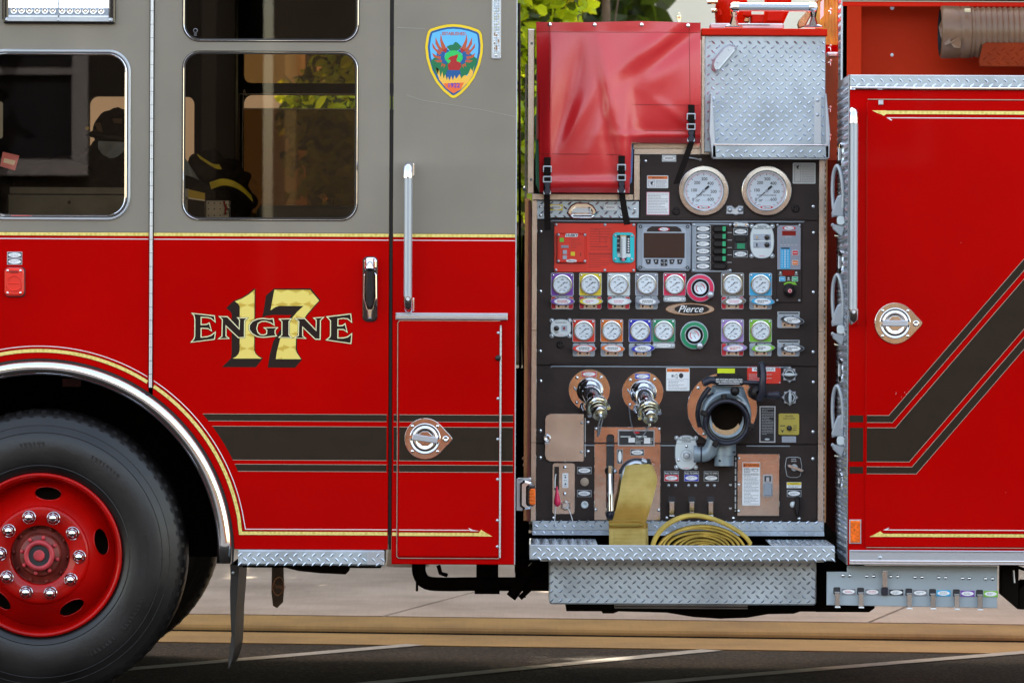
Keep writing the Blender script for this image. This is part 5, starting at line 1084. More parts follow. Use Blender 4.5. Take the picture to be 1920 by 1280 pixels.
def gauge_plate(g_, cx, cy, colr):
    b = PB(cx, cy); b.rect(cx-21.5, cy-21.8, cx+21.5, cy+21.6, 0, 1.4, 'alu', r=3, bevel=.4); b.rect(cx-20.2, cy-20.5, cx+20.2, cy+20.4, 1.4, 1.6, colr, r=2); b.screw(cx-17, cy-17.3, 2.4, 'chrome', 1.6); b.screw(cx+17, cy-17.3, 2.4, 'chrome', 1.6); b.build('back_plate', g_)
def short_label(g_, cx, cy):
    b = PB(cx, cy+27); b.rect(cx-21, cy+22.5, cx+21, cy+32.5, 0, 1.4, 'alu', r=3, bevel=.4); b.poly(circ(cx, cy+27.3, 14, 3.6), 1.4, 1.7, 'white'); b.lines(cx-10, cy+26, cx+10, cy+29, 1, 1.7, 'ink_grey', .8, 3); b.screw(cx-17, cy+28, 2.2, 'chrome', 1.4); b.screw(cx+17, cy+28, 2.2, 'chrome', 1.4); b.build('name_plate', g_)
def pull_handle(par, cx, cy, colr, under, dx=0.5, tilt=0, inkc='ink_grey'):
    """cy is the centre of the oval T-handle"""
    b = PB(cx, cy); b.rect(cx-21, cy-9.5, cx+21, cy+15, 0, 2, 'alu', r=3.5, bevel=.5)
    for sg in (-1, 1): b.rect(*sorted((cx+sg*20, cx+sg*12.5))[:1], cy-8.5, sorted((cx+sg*20, cx+sg*12.5))[1], cy+13.5, 2, 2.3, under, r=1.5)
    b.rect(cx-12, cy-7, cx+12, cy+13, 2, 2.6, 'stainless', r=1); b.screw(cx-8, cy-6.5, 2.2, 'black', 2.6); b.screw(cx+8, cy-6.5, 2.2, 'black', 2.6); b.screw(cx-7, cy+9, 2.0, 'black', 2.6); b.screw(cx+7, cy+9, 2.0, 'black', 2.6); hb_ = b.build('handle_plate', par)
    x = cx+dx; b = PB(x, cy); b.tube([(cx, cy+4, 2), (x, cy, 16)], 4.2, 'chrome', 12); b.poly(circ(x, cy, 23, 7.6, 32, rot=tilt), 13, 18, 'alu', bevel=1.4); b.poly(circ(x, cy, 21.3, 6.4, 32, rot=tilt), 18, 18.3, colr); b.poly(circ(x, cy, 15.5, 5.6, 28, rot=tilt), 18.3, 18.6, 'white')
    b.lines(x-10, cy-3, x+10, cy+3.4, 2, 18.6, inkc, 1.3, int(x)); b.build('pull_handle', par)
proto = small_gauge(); PX, PY = 1054.2, 533.3; made = False
for cx, cy, colr, hd, dx, tilt, under, ik, lab in (
    (1054.2, 533.3, 'purple', 565, .2, 0, 'ink_red', 'ink_red', 'purple backed pressure gauge'), (1107, 533.3, 'yellow', 565, .7, 0, 'ink_red', 'ink_pink', 'yellow backed pressure gauge'),
    (1160, 533.3, 'plate_white', 565, .8, 0, 'ink_red', 'ink_pink', 'white backed pressure gauge'), (1212.3, 533.3, 'plate_grey', 565, 1.3, 2, 'plastic_grey', 'ink', 'grey backed pressure gauge'),
    (1264.8, 533.3, 'pink', None, 0, 0, '', '', 'crimson backed pressure gauge'), (1373.4, 533.3, 'taupe', 565, 2, -3, 'ink_red', 'ink_pink', 'brown backed pressure gauge'), (1426, 533.3, 'sky_blue', 565, 3, 3, 'plastic_grey', 'ink', 'light blue backed pressure gauge'),
    (1094.5, 620, 'bright_red', 653, .5, 0, 'plastic_light', 'ink', 'red backed pressure gauge'), (1147, 620, 'orange', 653, 1.5, 3, 'plastic_light', 'ink', 'orange backed pressure gauge'),
    (1200, 620, 'blue', 653, 5, -4, 'plastic_light', 'ink', 'dark blue backed pressure gauge'), (1244.7, 620, 'green', None, 0, 0, '', '', 'green backed pressure gauge'),
    (1373.4, 620, 'lilac', 652.5, 4, -3, 'ink_red', 'ink_red', 'lilac backed pressure gauge'), (1426, 620, 'lime', 652.5, 4, -3, 'plastic_light', 'ink', 'lime backed pressure gauge')):
    if not made: gg = proto; made = True
    else:
        gg = proto.copy(); COL.objects.link(gg); gg.location = PB(cx, cy).pt(cx, cy, 0); gg.parent = E; gg.matrix_parent_inverse = proto.matrix_parent_inverse.copy()
        for ch in proto_kids:
            c_ = ch.copy(); COL.objects.link(c_); c_.parent = gg; c_.matrix_parent_inverse = ch.matrix_parent_inverse.copy()
            if ch.name.startswith('needle'): c_.rotation_euler.y = R(rnd.uniform(-5, 5))
    if gg is proto: proto_kids = list(proto.children)
    gg['label'] = lab; gauge_plate(gg, cx, cy, colr)
    if hd: pull_handle(gg, cx, hd, colr, under, dx, tilt, ik)
    else: short_label(gg, cx, cy)
for cx, cy, tl in ((1478.3, 600, 8), (1478.3, 653, 0)):
    v_ = bpy.data.objects.new('valve_control', None); COL.objects.link(v_); v_.location = PB(cx, cy).pt(cx, cy); v_.parent = E; v_.matrix_parent_inverse = Matrix.Translation(-E.location)
    b = PB(cx, cy); b.rect(cx-21, cy-16, cx+21, cy-9, 0, 2, 'alu', bevel=.4); b.rect(cx-18.5, cy-14, cx+18.5, cy-11.5, 2, 2.3, 'ink'); b.build('slot_plate', v_); pull_handle(v_, cx, cy, 'ink', 'plastic_light', 6, tl, 'ink')
def ring_knob(cx, cy, colr, ang):
    k_ = bpy.data.objects.new('relief_valve', None); COL.objects.link(k_); k_.location = PB(cx, cy).pt(cx, cy); k_.parent = E; k_.matrix_parent_inverse = Matrix.Translation(-E.location)
    b = PB(cx, cy); b.lathe(cx, cy, [(26.7, 0), (26.7, 7), (25.6, 9), (24.8, 9)], 'satin', 48); b.lathe(cx, cy, [(24.8, 9), (18, 9.4)], colr, 48); b.lathe(cx, cy, [(18, 9.4), (17.4, 11), (16.2, 9)], 'satin', 48); b.lathe(cx, cy, [(16.2, 9), (14, 4), (11.5, 4)], 'black', 48); b.build('hand_wheel', k_)
    b = PB(cx, cy); b.lathe(cx, cy, [(11.8, 4), (11.8, 9), (11, 9.6), (10.6, 8.6), (.01, 8.6)], 'dial', 36); b.strip(circ(cx, cy, 7.6, 7.6, 12, 120, 225), 1.3, 8.6, 8.9, 'ink_red'); b.strip(circ(cx, cy, 7.6, 7.6, 12, -90, 10), 1.3, 8.6, 8.9, 'ink_red'); b.rect(cx-4, cy-4, cx+4, cy-3, 8.6, 8.9, 'ink_grey'); b.strip([(cx-1, cy), (cx+3, cy+6)], .7, 8.7, 9, 'ink'); b.build('dial', k_)
    b = PB(cx, cy); x, y = cx+22*math.cos(R(ang)), cy+22*math.sin(R(ang)); b.lathe(x, y, [(3, 8), (3, 13), (5.6, 15), (6.6, 19), (6.2, 24), (4, 26), (.01, 26)], 'satin', 20); b.build('spinner', k_)
ring_knob(1312.8, 540, 'pink', 33); ring_knob(1301.4, 628.3, 'green', 63)

# --- discharge outlets with caps and chains
def outlet(cx, cy, colr, ex, ey):
    o_ = bpy.data.objects.new('discharge_outlet', None); COL.objects.link(o_); o_.location = PB(cx, cy).pt(cx, cy); o_.parent = E; o_.matrix_parent_inverse = Matrix.Translation(-E.location)
    b = PB(cx, cy); b.disc(cx, cy, 39, 0, 2, 'polished', n=48)
    for a in (-48, -135, 135, 45): b.screw(cx+33*math.cos(R(a)), cy+33*math.sin(R(a)), 3.2, 'chrome', 2)
    b.rect(cx-15, cy-35, cx+14, cy-24.5, 2, 3, 'alu', bevel=.3); b.rect(cx-14, cy-34.2, cx+13, cy-25.3, 3, 3.3, colr); b.poly(circ(cx-.5, cy-29.8, 12, 3.5), 3.3, 3.6, 'white'); b.lines(cx-8, cy-32, cx+7, cy-27.6, 2, 3.6, 'ink_grey', .7, 2); b.build('flange', o_)
    b = PB(cx, cy); P0 = Vector((cx, cy+0, 2)); P1 = Vector((ex, ey, 82)); ax = (P1-P0); 
    b.lathe(cx+1, cy+1, [(25, 2), (25, 9), (23, 12), (21, 12), (20, 16), (18, 19), (10, 22)], 'chrome', 40)
    for i in range(7): a = R(-160+i*23); b.screw(cx+1+20.5*math.cos(a), cy+2+19*math.sin(a), 2.6, 'chrome', 12)
    mid = (cx+(ex-cx)*.35, cy+(ey-cy)*.3, 40)
    b.tube(smooth_line([(cx+1, cy+4, 8), mid, (cx+(ex-cx)*.7, cy+(ey-cy)*.66, 60)], 5), 15, 'chrome', 28, rs=[19, 18.6, 18, 17.4, 17, 16.5, 16, 15.6, 15.2, 15, 15], caps=False)
    A = Vector((cx+(ex-cx)*.6, cy+(ey-cy)*.56, 54)); D_ = Vector((ex-A.x, ey-A.y, 26)).normalized()
    def lat(pr, m, n=32): b.lathe(A.x, A.y, pr, m, n, A.z, tuple(D_))
    lat([(15, -6), (17.5, -4), (20, 0), (21.4, 5), (21.4, 9), (20, 12), (15, 12)], 'chrome'); b.build('elbow', o_)
    b = PB(cx, cy); lat([(21.5, 9.5), (21.2, 12.5), (14, 13)], 'brass'); lat([(13.5, 12), (13.5, 17), (15, 18), (15, 31), (14, 33)], 'chrome'); lat([(14, 33), (13, 34), (3, 34.4), (3, 36)], 'brass'); lat([(3.4, 34), (3.2, 40), (.01, 41)], 'satin', 12)  # yellowish cap faces put the golden ground reflection into the metal colour
    for i in range(3):
        a = i*2.09+.5; e1 = D_.cross(Vector((0, 0, 1))).normalized(); e2 = D_.cross(e1); q = A+D_*8+(e1*math.cos(a)+e2*math.sin(a))*22; b.tube([tuple(q-D_*3), tuple(q+D_*5)], 3.8, 'chrome', 8)
    b.build('cap', o_)
    b = PB(cx, cy); b.tube([(cx-21, cy+4, 3), (cx-27, cy-2, 5), (cx-29, cy-6, 5)], 1.7, 'satin', 6); b.tube([(cx-13, cy+26, 8), (cx-15, cy+34, 14), (cx-11, cy+40, 18)], 4, 'chrome', 8); b.build('drain_lever', o_)
    return o_, A+D_*40
def chain(b, pts, r=1.6):
    P = smooth_line(pts, 14); d = 0; last = Vector(P[0]); b.sphere(*P[0], r, 'satin', 6)
    for p in P:
        v_ = Vector(p)
        if (v_-last).length >= r*2.1: b.lathe(p[0], p[1], [(.3, -r), (r*.85, -r*.5), (r, 0), (r*.85, r*.5), (.3, r)], 'satin', 6, p[2]); last = v_
o1, c1 = outlet(1105, 731, 'ink_red', 1124, 775); b = PB(1105, 731); chain(b, [tuple(c1), (1122, 792, 60), (1121, 806, 30), (1121, 817, 5)]); chain(b, [(1129, 783, 70), (1126, 798, 40), (1124, 812, 10), (1121, 818, 4)]); b.build('chain', o1)
o2, c2 = outlet(1205, 735, 'blue', 1218, 783); b = PB(1205, 735); chain(b, [(1179.5, 760, 6), (1182, 785, 8), (1188, 808, 8), (1197, 821, 8), (1204, 818, 20), (1212, 804, 50), (1216, 794, 74)]); b.lathe(1216, 794, [(2.8, 76), (2.8, 78), (1.4, 78), (1.4, 76)], 'brass', 12); b.build('chain', o2)
# --- access plate left
b = PB(1060, 820); b.poly([(1031, 775), (1093, 775), (1095, 777), (1095, 863), (1093, 865), (1031, 865), (1024, 861), (1021.5, 853), (1021.5, 786), (1024, 779)], .5, 4, 'stainless', bevel=.8); b.tube([(1097, 783, 2), (1097, 856, 2)], 1.2, 'satin', 8); b.screw(1090.5, 792, 2.8, 'satin', 4); b.screw(1090.5, 846.5, 2.8, 'satin', 4); b.lathe(1025.5, 821, [(8, 1), (7, 8), (5, 10), (4.6, 6), (.01, 6)], 'chrome', 20); b.rect(1021, 829, 1030, 832, 4, 7, 'satin', r=1, bevel=.5); b.build('access_door', E)
# --- drain pull plate
b = PB(1057, 915); b.rect(1035.5, 867.5, 1078, 963.5, 0, 2.5, 'stainless', r=5, bevel=.7, holes=[rr(1039.5, 875, 1047.5, 918, 1)]); b.rect(1054.5, 886.5, 1065.5, 914, 2.5, 3, 'white', r=1)
for y in (890, 899.5, 907.5, 911): b.rect(1057, y, 1062.5, y+1, 3, 3.3, 'ink_grey')
for y in (891.5, 904): b.poly([(1058, y+4), (1060, y), (1062, y+4)], 3, 3.3, 'ink')
b.screw(1059, 875.5, 3.4, 'chrome', 2.5); b.screw(1059, 925, 3.4, 'chrome', 2.5); b.lathe(1060, 947, [(9.6, 2.5), (9.4, 7), (7.6, 9), (6.6, 9), (6.6, 14), (5.4, 15), (.01, 15)], 'chrome', 6, smooth=False); b.lathe(1060, 947, [(10.4, 2.5), (10.4, 4)], 'black', 24)
pp = b.build('drain_plate', E)
b = PB(1043, 925); b.tube([(1042, 888, 6), (1040.5, 900, 7), (1040.5, 914, 9)], 1.1, 'white', 6); b.lathe(1044, 915, [(1.5, -4), (2.6, 6), (4.4, 15), (6.6, 24), (6.2, 29), (3, 33), (.01, 34)], 'pink', 18, 9, (.04, 1, 0)); b.tube([(1042, 948, 9), (1041, 960, 9), (1040, 975, 12), (1043, 985, 20)], .9, 'white', 6); b.tube([(1060, 949, 15), (1066, 953, 17), (1070, 962, 17), (1074, 976, 18)], .9, 'white', 6); b.poly([(1059, 949), (1066, 947), (1067, 950), (1062, 953)], 14, 16.5, 'tape'); b.build('pull_tag', pp, 'small pink tag on a cord')
b = PB(1095, 914); oval_plate(b, 1095.5, 881.5, 27, 13, 'ink', 0, seed=4); oval_plate(b, 1095.5, 924.5, 27, 13, 'ink', 0, seed=5); b.lathe(1096, 903, [(8, 0), (8, 2), (7, 2.8), (.01, 2.8)], 'tan', 24); b.lathe(1096.3, 945.8, [(7, 0), (7, 3), (6, 4), (3, 4), (2.6, 1), (.01, 1)], 'plate_white', 24); b.build('test_jack', E)
# --- big stainless plate behind the hose outlet
b = PB(1176, 887); b.rect(1114, 800, 1238.5, 975, .3, 3, 'polished', r=2, bevel=.8, holes=[rr(1137, 814, 1151, 958, 7)]); b.rect(1137, 812, 1152, 960, -3, .4, 'ink')
for x, y in ((1117, 803.5), (1235.5, 803.5), (1117, 955), (1235, 955.5)): b.screw(x, y, 3, 'chrome', 3)
b.rect(1158, 805, 1227, 836, 3, 5, 'satin', bevel=.6); b.rect(1160.5, 807.5, 1225, 833.5, 5, 5.4, 'ink'); b.poly(circ(1193, 810.5, 6, 2), 5.4, 5.7, 'ink_red')
b.rect(1178, 820, 1190, 829, 5.4, 5.8, 'white'); b.rect(1207, 820, 1219, 831, 5.4, 5.8, 'white'); b.rect(1163, 817, 1182, 819, 5.4, 5.8, 'plate_white'); b.lines(1191, 819, 1206, 832, 5, 5.4, 'plate_white', .8, 3); b.lines(1220, 820, 1224, 832, 4, 5.4, 'plate_white', .8, 3); b.rect(1192, 816.5, 1212, 819, 5.4, 5.8, 'plate_white')
b.rect(1156.5, 842, 1167.5, 869, 3, 4, 'alu', bevel=.3); b.rect(1157.5, 843, 1166.5, 868, 4, 4.2, 'ink'); b.poly(circ(1162, 855.5, 3.4, 11), 4.2, 4.5, 'white'); oval_plate(b, 1194.5, 847.5, 26, 12, 'ink', 3, seed=8); dpl = b.build('outlet_plate', E)
b = PB(1144, 915); b.lathe(1143, 882, [(8, -2), (9.5, 4), (9.5, 14), (7, 18), (.01, 19)], 'black_gloss', 20); b.rect(1138.5, 872, 1147.5, 892, 4, 21, 'brass', r=2, bevel=2); b.ball(1152, 883, 12, 4.5, 'satin'); b.tube([(1143, 888, 18), (1143.4, 920, 24), (1144, 958, 26)], 6.6, 'chrome', 18, rs=[5.4, 5.8, 6.2]); b.tube([(1139.4, 888, 20), (1139.6, 955, 26)], 2.5, 'black_gloss', 10); b.sphere(1144.5, 963, 26, 9.3, 'cast_dark', 18); b.build('valve_lever', dpl)
b = PB(1194, 890); b.lathe(1194, 892, [(30, 3), (31, 8), (31, 16), (28, 20), (24, 20)], 'satin', 40); b.tube(circ3 := [(1194+31*math.cos(R(a)), 893+31*math.sin(R(a)), 14+10*0) for a in range(190, 351, 10)], 4, 'cast_dark', 10); b.tube([(1203, 862, 22), (1212, 866, 24)], 4, 'satin', 8); b.rect(1213, 860, 1219, 869, 16, 26, 'ink'); b.rect(1220, 865, 1226, 871, 14, 24, 'chrome', r=1, bevel=1); b.tube([(1164, 880, 14), (1164, 892, 14)], 2.6, 'satin', 8); b.build('hose_coupling', dpl)
# --- pull-to-open drains
for x, colr in ((1259, 'ink_red'), (1296.5, 'blue'), (1333.5, 'ink')):
    b = PB(x, 893); b.rect(x-13.8, 883, x+13.8, 902, 0, 1, 'alu', bevel=.3); b.rect(x-13, 883.8, x+13, 889.6, 1, 1.2, 'ink'); b.text('PULL TO OPEN', x, 886.8, 2.8, 1.2, 'white', bold=.02, sx=.92); b.rect(x-13, 890, x+13, 901.2, 1, 1.2, colr); b.poly(circ(x, 895.7, 11.5, 4.1), 1.2, 1.5, 'white'); b.lines(x-7, 893.2, x+7, 898, 2, 1.5, 'ink_grey', .8, 3); b.build('name_plate', pump)
b0 = None
for x in (1259.5, 1297, 1332.5):
    b = PB(x, 945); b.rect(x-6.5, 930, x+6.5, 945, -2, .4, 'ink', r=2); b.screw(x-6, 909.5, 3, 'satin'); b.screw(x+7, 909.5, 3, 'satin'); b.build('lever_slot', pump); b = PB(x, 945); b.poly([(x-4.5, 941), (x+4.5, 941), (x+4.5, 966), (x-4.5, 966)], 8, 10, 'polished', bevel=.4); b.rect(x-4.5, 965, x+4.5, 967.2, 8, 13, 'white', bevel=.4); b.rect(x-4.5, 939.8, x+4.5, 941.2, 0, 10, 'satin'); b.build('drain_lever', E)
b = PB(1370, 907)
for y in (907, 951): b.rect(1367, y, 1372, y+2.5, 0, 2, 'satin'); b.screw(1370, y+2, 2, 'satin')
b.tube([(1379, 857, 2), (1379, 958, 2)], 1.5, 'satin', 8)
for y in range(862, 955, 13): b.rect(1377.2, y, 1381, y+3, 1, 4, 'ink')
b.build('hinge', E)
b = PB(1422, 908); b.rect(1382, 850, 1461.5, 967, .5, 5, 'polished', r=2, bevel=1)
for x, y in ((1385, 858.5), (1385, 908), (1385, 957.5)): b.screw(x, y, 2.8, 'chrome', 5)
b.rect(1430, 889, 1448.5, 931, 5, 7, 'satin', r=3, bevel=.8); b.rect(1433, 891.5, 1445, 902, 7, 8, 'ink', r=1); b.rect(1435.5, 893.5, 1442, 902, 8, 12, 'satin', r=1, bevel=.6); b.rect(1431.5, 905, 1447, 928.5, 7, 11, 'plastic_grey', r=2, bevel=1.4); acc = b.build('access_door', E, 'polished steel access door with a paddle latch and a tall warning label')
sticker(1391.5, 866, 1425, 947, 'orange', 26, t=5, ht=8, parent=acc, seed=12); b = PB(1408, 882); b.rect(1395.5, 877, 1404.5, 885, 5.6, 6, 'ink_grey', holes=[rr(1396.2, 877.8, 1399.6, 884.2), rr(1400.4, 877.8, 1403.8, 884.2)]); b.strip([(1409, 878), (1420, 878), (1421, 883), (1415, 883.5), (1411, 881), (1409, 878)], .7, 5.6, 6, 'ink_grey'); b.rect(1392.5, 888.6, 1424, 889.2, 5.6, 5.9, 'ink'); b.build('pictogram', acc)
# --- right column: vents, primer, plates
def star_knob(cx, cy, rot):
    b = PB(cx, cy); pts = [(cx+(15.8 if i % 2 == 0 else 12.2)*math.cos(R(i*22.5-90)), cy+(15.8 if i % 2 == 0 else 12.2)*math.sin(R(i*22.5-90))) for i in range(16)]; b.poly(pts, 0, 5, 'satin', bevel=1.4); b.poly(circ(cx, cy, 10.8, 10.8), 5, 5.5, 'ink'); b.strip(circ(cx, cy, 8.2, 8.2, 12, 200+rot, 340+rot), 1.6, 5.5, 5.8, 'plate_white'); b.poly(circ(cx, cy, 11, 3, 24, rot=rot), 5.5, 12, 'plate_white', bevel=1.2); b.build('selector_knob', E)
star_knob(1480, 702, 0); star_knob(1480.8, 745, 90)
b = PB(1432, 702); b.rect(1401, 686.5, 1464, 719, 0, 1.6, 'bright_red', bevel=.4); b.rect(1410, 688.5, 1453.5, 696, 1.6, 1.8, 'white'); b.text('WATEROUS', 1432, 692.3, 4.8, 1.8, 'ink', sx=1.05)
b.lines(1404, 700, 1460, 714, 4, 1.6, 'tape', 1.1, 5)
for x, y in ((1403, 688.5), (1462, 688.5), (1403, 717), (1462, 717)): b.screw(x, y, 1.6, 'satin', 1.6)
b.build('rating_plate', pump, 'red rating plate')
b = PB(1440, 795); b.rect(1423.5, 761, 1454, 829.5, 0, 2, 'satin', bevel=.5); b.rect(1426, 763.5, 1451.5, 827, 2, 2.3, 'ink'); b.lines(1428, 765, 1450, 815, 17, 2.3, 'tape', .9, 8); b.poly(circ(1438.5, 823, 4.8, 1.7), 2.3, 2.6, 'plate_white'); b.build('rating_plate', pump, 'tall black rating plate')
b = PB(1479, 795); b.rect(1459.5, 775, 1498.5, 815, 0, 4, 'dull_yellow', r=3, bevel=.8); b.text('PRIMER', 1479.5, 779.7, 3.2, 4, 'ink', sx=1.1); b.text('FIRE PUMP', 1479, 784.4, 3.2, 4, 'ink', sx=1.1); b.lathe(1479.5, 802, [(5, 4), (5, 9), (4, 13), (.01, 13.6)], 'black_gloss', 20); b.rect(1462, 797, 1472, 798.6, 4, 4.3, 'ink'); b.poly([(1463, 804), (1467, 807), (1471, 804), (1467, 811)], 4, 4.3, 'ink')
for y in (797, 801, 805.4): b.rect(1487, y, 1494, y+1, 4, 4.3, 'ink')
b.build('primer_switch', E); b = PB(1479, 823); b.rect(1466, 817.5, 1492.5, 829, 0, 1, 'plastic_light', bevel=.3); b.lines(1469, 818.5, 1490, 828, 3, 1, 'ink_grey', .7); b.build('name_plate', pump)
b = PB(1488, 875); q = [(1474, 858), (1480, 856), (1495, 856), (1501, 858), (1504, 874), (1501, 892), (1494, 895), (1481, 895), (1475, 892), (1471.5, 874)]; b.poly(q, 0, 1.6, 'alu', bevel=.5); b.poly(offset(q, -1.1), 1.6, 1.9, 'panel'); b.text('PUMP', 1488, 860.5, 2.4, 1.9, 'white'); b.text('DRAIN', 1488, 864, 2.4, 1.9, 'white'); b.disc(1489, 876, 6.5, 1.9, 8, 'satin'); b.poly([(1475.5, 870.5), (1480, 870), (1506, 879.5), (1506.5, 883), (1503, 884.5), (1477, 875)], 8, 12, 'stainless', bevel=1.2); b.build('drain_selector', E)
b = PB(1488, 909); b.rect(1475, 903.5, 1502.5, 914.5, 0, .6, 'white', bevel=.2); b.rect(1475.6, 904, 1502, 908.6, .6, .8, 'yellow'); b.text('CAUTION', 1489, 906.3, 2.6, .8, 'ink'); b.lines(1478, 909, 1500, 914, 2, .6); oval_plate(b, 1489, 924.5, 27, 13, 'ink', 0, seed=2); b.build('name_plate', pump)
b = PB(1490, 945); b.ball(1487, 945.5, 0, 6, 'plate_white'); b.poly([(1492, 930), (1497, 929), (1500, 940), (1497, 968), (1493, 969), (1488, 950)], 6, 12, 'black', bevel=2); b.build('key_handle', E)
# --- neon tag
b = PB(1362, 695); b.rect(1345, 690.5, 1378, 700, 0, .8, 'neon', bevel=.2); b.build('reflective_tag', pump, 'neon yellow tag')
# --- intake relief / monitor-like piston intake valve
iv = bpy.data.objects.new('intake_valve', None); COL.objects.link(iv); iv.location = PB(1353, 765).pt(1353, 765); iv.parent = E; iv.matrix_parent_inverse = Matrix.Translation(-E.location)
b = PB(1353, 768); b.lathe(1354, 765, [(66, 0), (66, 2), (65, 3), (30, 3)], 'polished', 72, smooth=False)
for a in (-140, -55, 125, 40): b.screw(1354+59*math.cos(R(a)), 765+59*math.sin(R(a)), 3.2, 'chrome', 3)
b.build('flange', iv)
b = PB(1353, 768); b.poly([(1336, 722), (1392, 724), (1398, 740), (1406, 762), (1407, 790), (1398, 812), (1380, 826), (1330, 826), (1316, 800), (1312, 775), (1318, 752), (1330, 738)], 3, 34, 'cast_grey', bevel=8)
b.lathe(1361, 777, [(46, 30), (46, 40), (43, 44), (39, 44), (37, 42), (30, 42)], 'cast_grey', 56)
b.lathe(1346, 775, [(40, 26), (41, 30), (38, 34)], 'cast_dark', 40)
b.tube(smooth_line([(1330, 726, 40), (1318, 742, 36), (1310, 760, 30), (1308, 780, 28), (1312, 800, 26)], 4), 3.5, 'cast_dark', 10); b.tube([(1317, 718, 34), (1330, 712, 34), (1344, 713, 34)], 7, 'cast_dark', 12); b.build('body', iv)
b = PB(1353, 768); b.rect(1340, 705, 1391, 722, 30, 44, 'black', r=2, bevel=2); b.rect(1345, 699, 1384, 706, 30, 40, 'black', r=2, bevel=1.5)
for y, s_ in ((710.5, 'SEE OWNERS MANUAL FOR'), (714.8, 'MAX OPERATING PRESSURE')): b.text(s_, 1365, y, 3, 44, 'white', bold=.02, sx=.95)
b.rect(1345, 718, 1384, 719, 44, 44.4, 'white'); b.build('valve_cap', iv)
b = PB(1353, 768); A = (1361, 787, 44); ax = (-.05, .12, 1)
def la(pr, m, n=56): b.lathe(A[0], A[1], pr, m, n, A[2], ax)
la([(41, -6), (44, 0), (44.5, 20), (43, 24)], 'black'); la([(43, 24), (41.5, 27.5), (39, 28), (36.5, 25), (34, 14)], 'cast_dark'); la([(34, 14), (33, 2), (31, -5)], 'underbody'); la([(31, -5), (.01, -6)], 'underbody')  # dark inner disc stands in for the unlit depth of the intake
b.poly([(A[0]-2+27*math.cos(R(q)), A[1]+4+24*math.sin(R(q))) for q in range(15, 171, 12)]+[(A[0]-2+25*math.cos(R(q)), A[1]-2+20*math.sin(R(q))) for q in range(165, 10, -12)], 41, 42.5, 'brass')
b.build('collar', iv)
b = PB(1353, 768)
for a in (-98, 10, 118, 200):
    x, y = 1361+45*math.cos(R(a)), 789+45*math.sin(R(a)); ca, sa = math.cos(R(a)), math.sin(R(a))
    q = [(x+u*ca-v*sa, y+u*sa+v*ca) for u, v in rr(-6, -5, 7, 5, 2)]; b.poly(q, 42, 74, 'black', bevel=2)
b.strip([(1380, 747), (1386, 750)], 2, 56, 58, 'tape'); b.strip([(1388, 751), (1396, 757)], 2.4, 54, 56, 'tape'); b.build('lug', iv)
b = PB(1353, 768); b.lathe(1375, 732, [(4, 30), (4, 54)], 'cast_dark', 12); b.sphere(1375, 732, 60, 8.8, 'black', 18); b.build('knob', iv)
b = PB(1353, 768); b.tube([(1388, 716, 38), (1425, 717, 40)], 4.2, 'cast_dark', 12); b.tube(smooth_line([(1425, 683, 60), (1427, 700, 66), (1426, 718, 68), (1425, 735, 66), (1420, 748, 60)], 5), 6.5, 'cast_dark', 14, rs=None); b.ball(1425, 684, 54, 7.5, 'cast_dark', 12)
for y in range(688, 708, 5): b.sphere(1419, y, 62, 3.4, 'black', 8)
b.lathe(1418, 735, [(14, 36), (15, 46), (12, 52), (4, 54)], 'black', 24); b.tube([(1428, 740, 50), (1444, 741, 54)], 5, 'cast_dark', 12); b.tube([(1436, 739, 55), (1456, 739, 55)], 7.5, 'cast_dark', 14, rs=[5.5, 8]); b.sphere(1455, 740, 55, 7.5, 'cast_dark', 12); b.rect(1404, 730, 1420, 744, 20, 46, 'black', r=3, bevel=3); b.build('hand_wheel', iv)
b = PB(1353, 768); b.tube(smooth_line([(1302, 850, 30), (1318, 851, 32), (1330, 844, 33), (1336, 832, 34), (1340, 818, 34)], 5), 14, 'cast_grey', 24, rs=None); b.tube([(1300, 850, 30), (1306, 850, 30)], 16, 'cast_grey', 24); b.tube([(1312, 851, 31), (1315, 851, 31)], 15.2, 'cast_dark', 24)
b.tube([(1358, 828, 24), (1358, 852, 24)], 21, 'cast_grey', 28); b.tube([(1357, 852, 24), (1357, 872, 24)], 18, 'cast_grey', 28); b.disc(1375, 846, 2.4, 40, 42.5, 'ink'); b.disc(1348, 862, 2, 38, 42, 'ink'); b.build('drain_elbow', iv)

# ================================================================== kick plate, deck, tread box
b = B(PD-.03, (1270, 990)); b.rect(998, 977, 1545, 995, -3, 1, 'alu', bevel=.8); b.treads(rr(997, 975, 1546, 996), 1, ox=0, oy=-2)
vs = [(998, 995, 1), (1545, 995, 1), (1545, 1003, 9), (998, 1003, 9), (998, 1003, -3), (1545, 1003, -3)]; b.addl(vs, [(0, 1, 2, 3), (3, 2, 5, 4)], 'alu')
for i in range(31): b.loz(1002+i*17.6, 999, 5.5, 40, L=4.6)
for x in (1113, 1256, 1425, 1541, 1003): b.screw(x, 986, 2, 'satin', 1)
b.build('kick_plate', E)
b = B(0, (1270, 1036)); b.rect(993, 1022, 1565, 1050, -3, 3, 'alu', r=1.5, bevel=1.8); b.treads(rr(993, 1023, 1566, 1051), 3, ox=5, oy=7)
b.rect(993, 1022, 1565, 1050, -6, -3.2, 'alu_dull'); b.build('running_board', E)
zb = B(0, (1270, 1036)).pt(1270, 1022.6).z; xa, xb = B(0, (1270, 1036)).pt(993, 0).x, B(0, (1270, 1036)).pt(1565, 0).x
b = W(); b.box(xa, xa+.04, .01, .52, zb-.055, zb-.002, 'alu_dull'); b.box(xb-.04, xb, .01, .52, zb-.055, zb-.002, 'alu_dull')
b.box(xa+.04, xb-.04, .012, .52, zb-.06, zb-.045, 'alu_dull'); bs_ = b.build('step_tray', E)
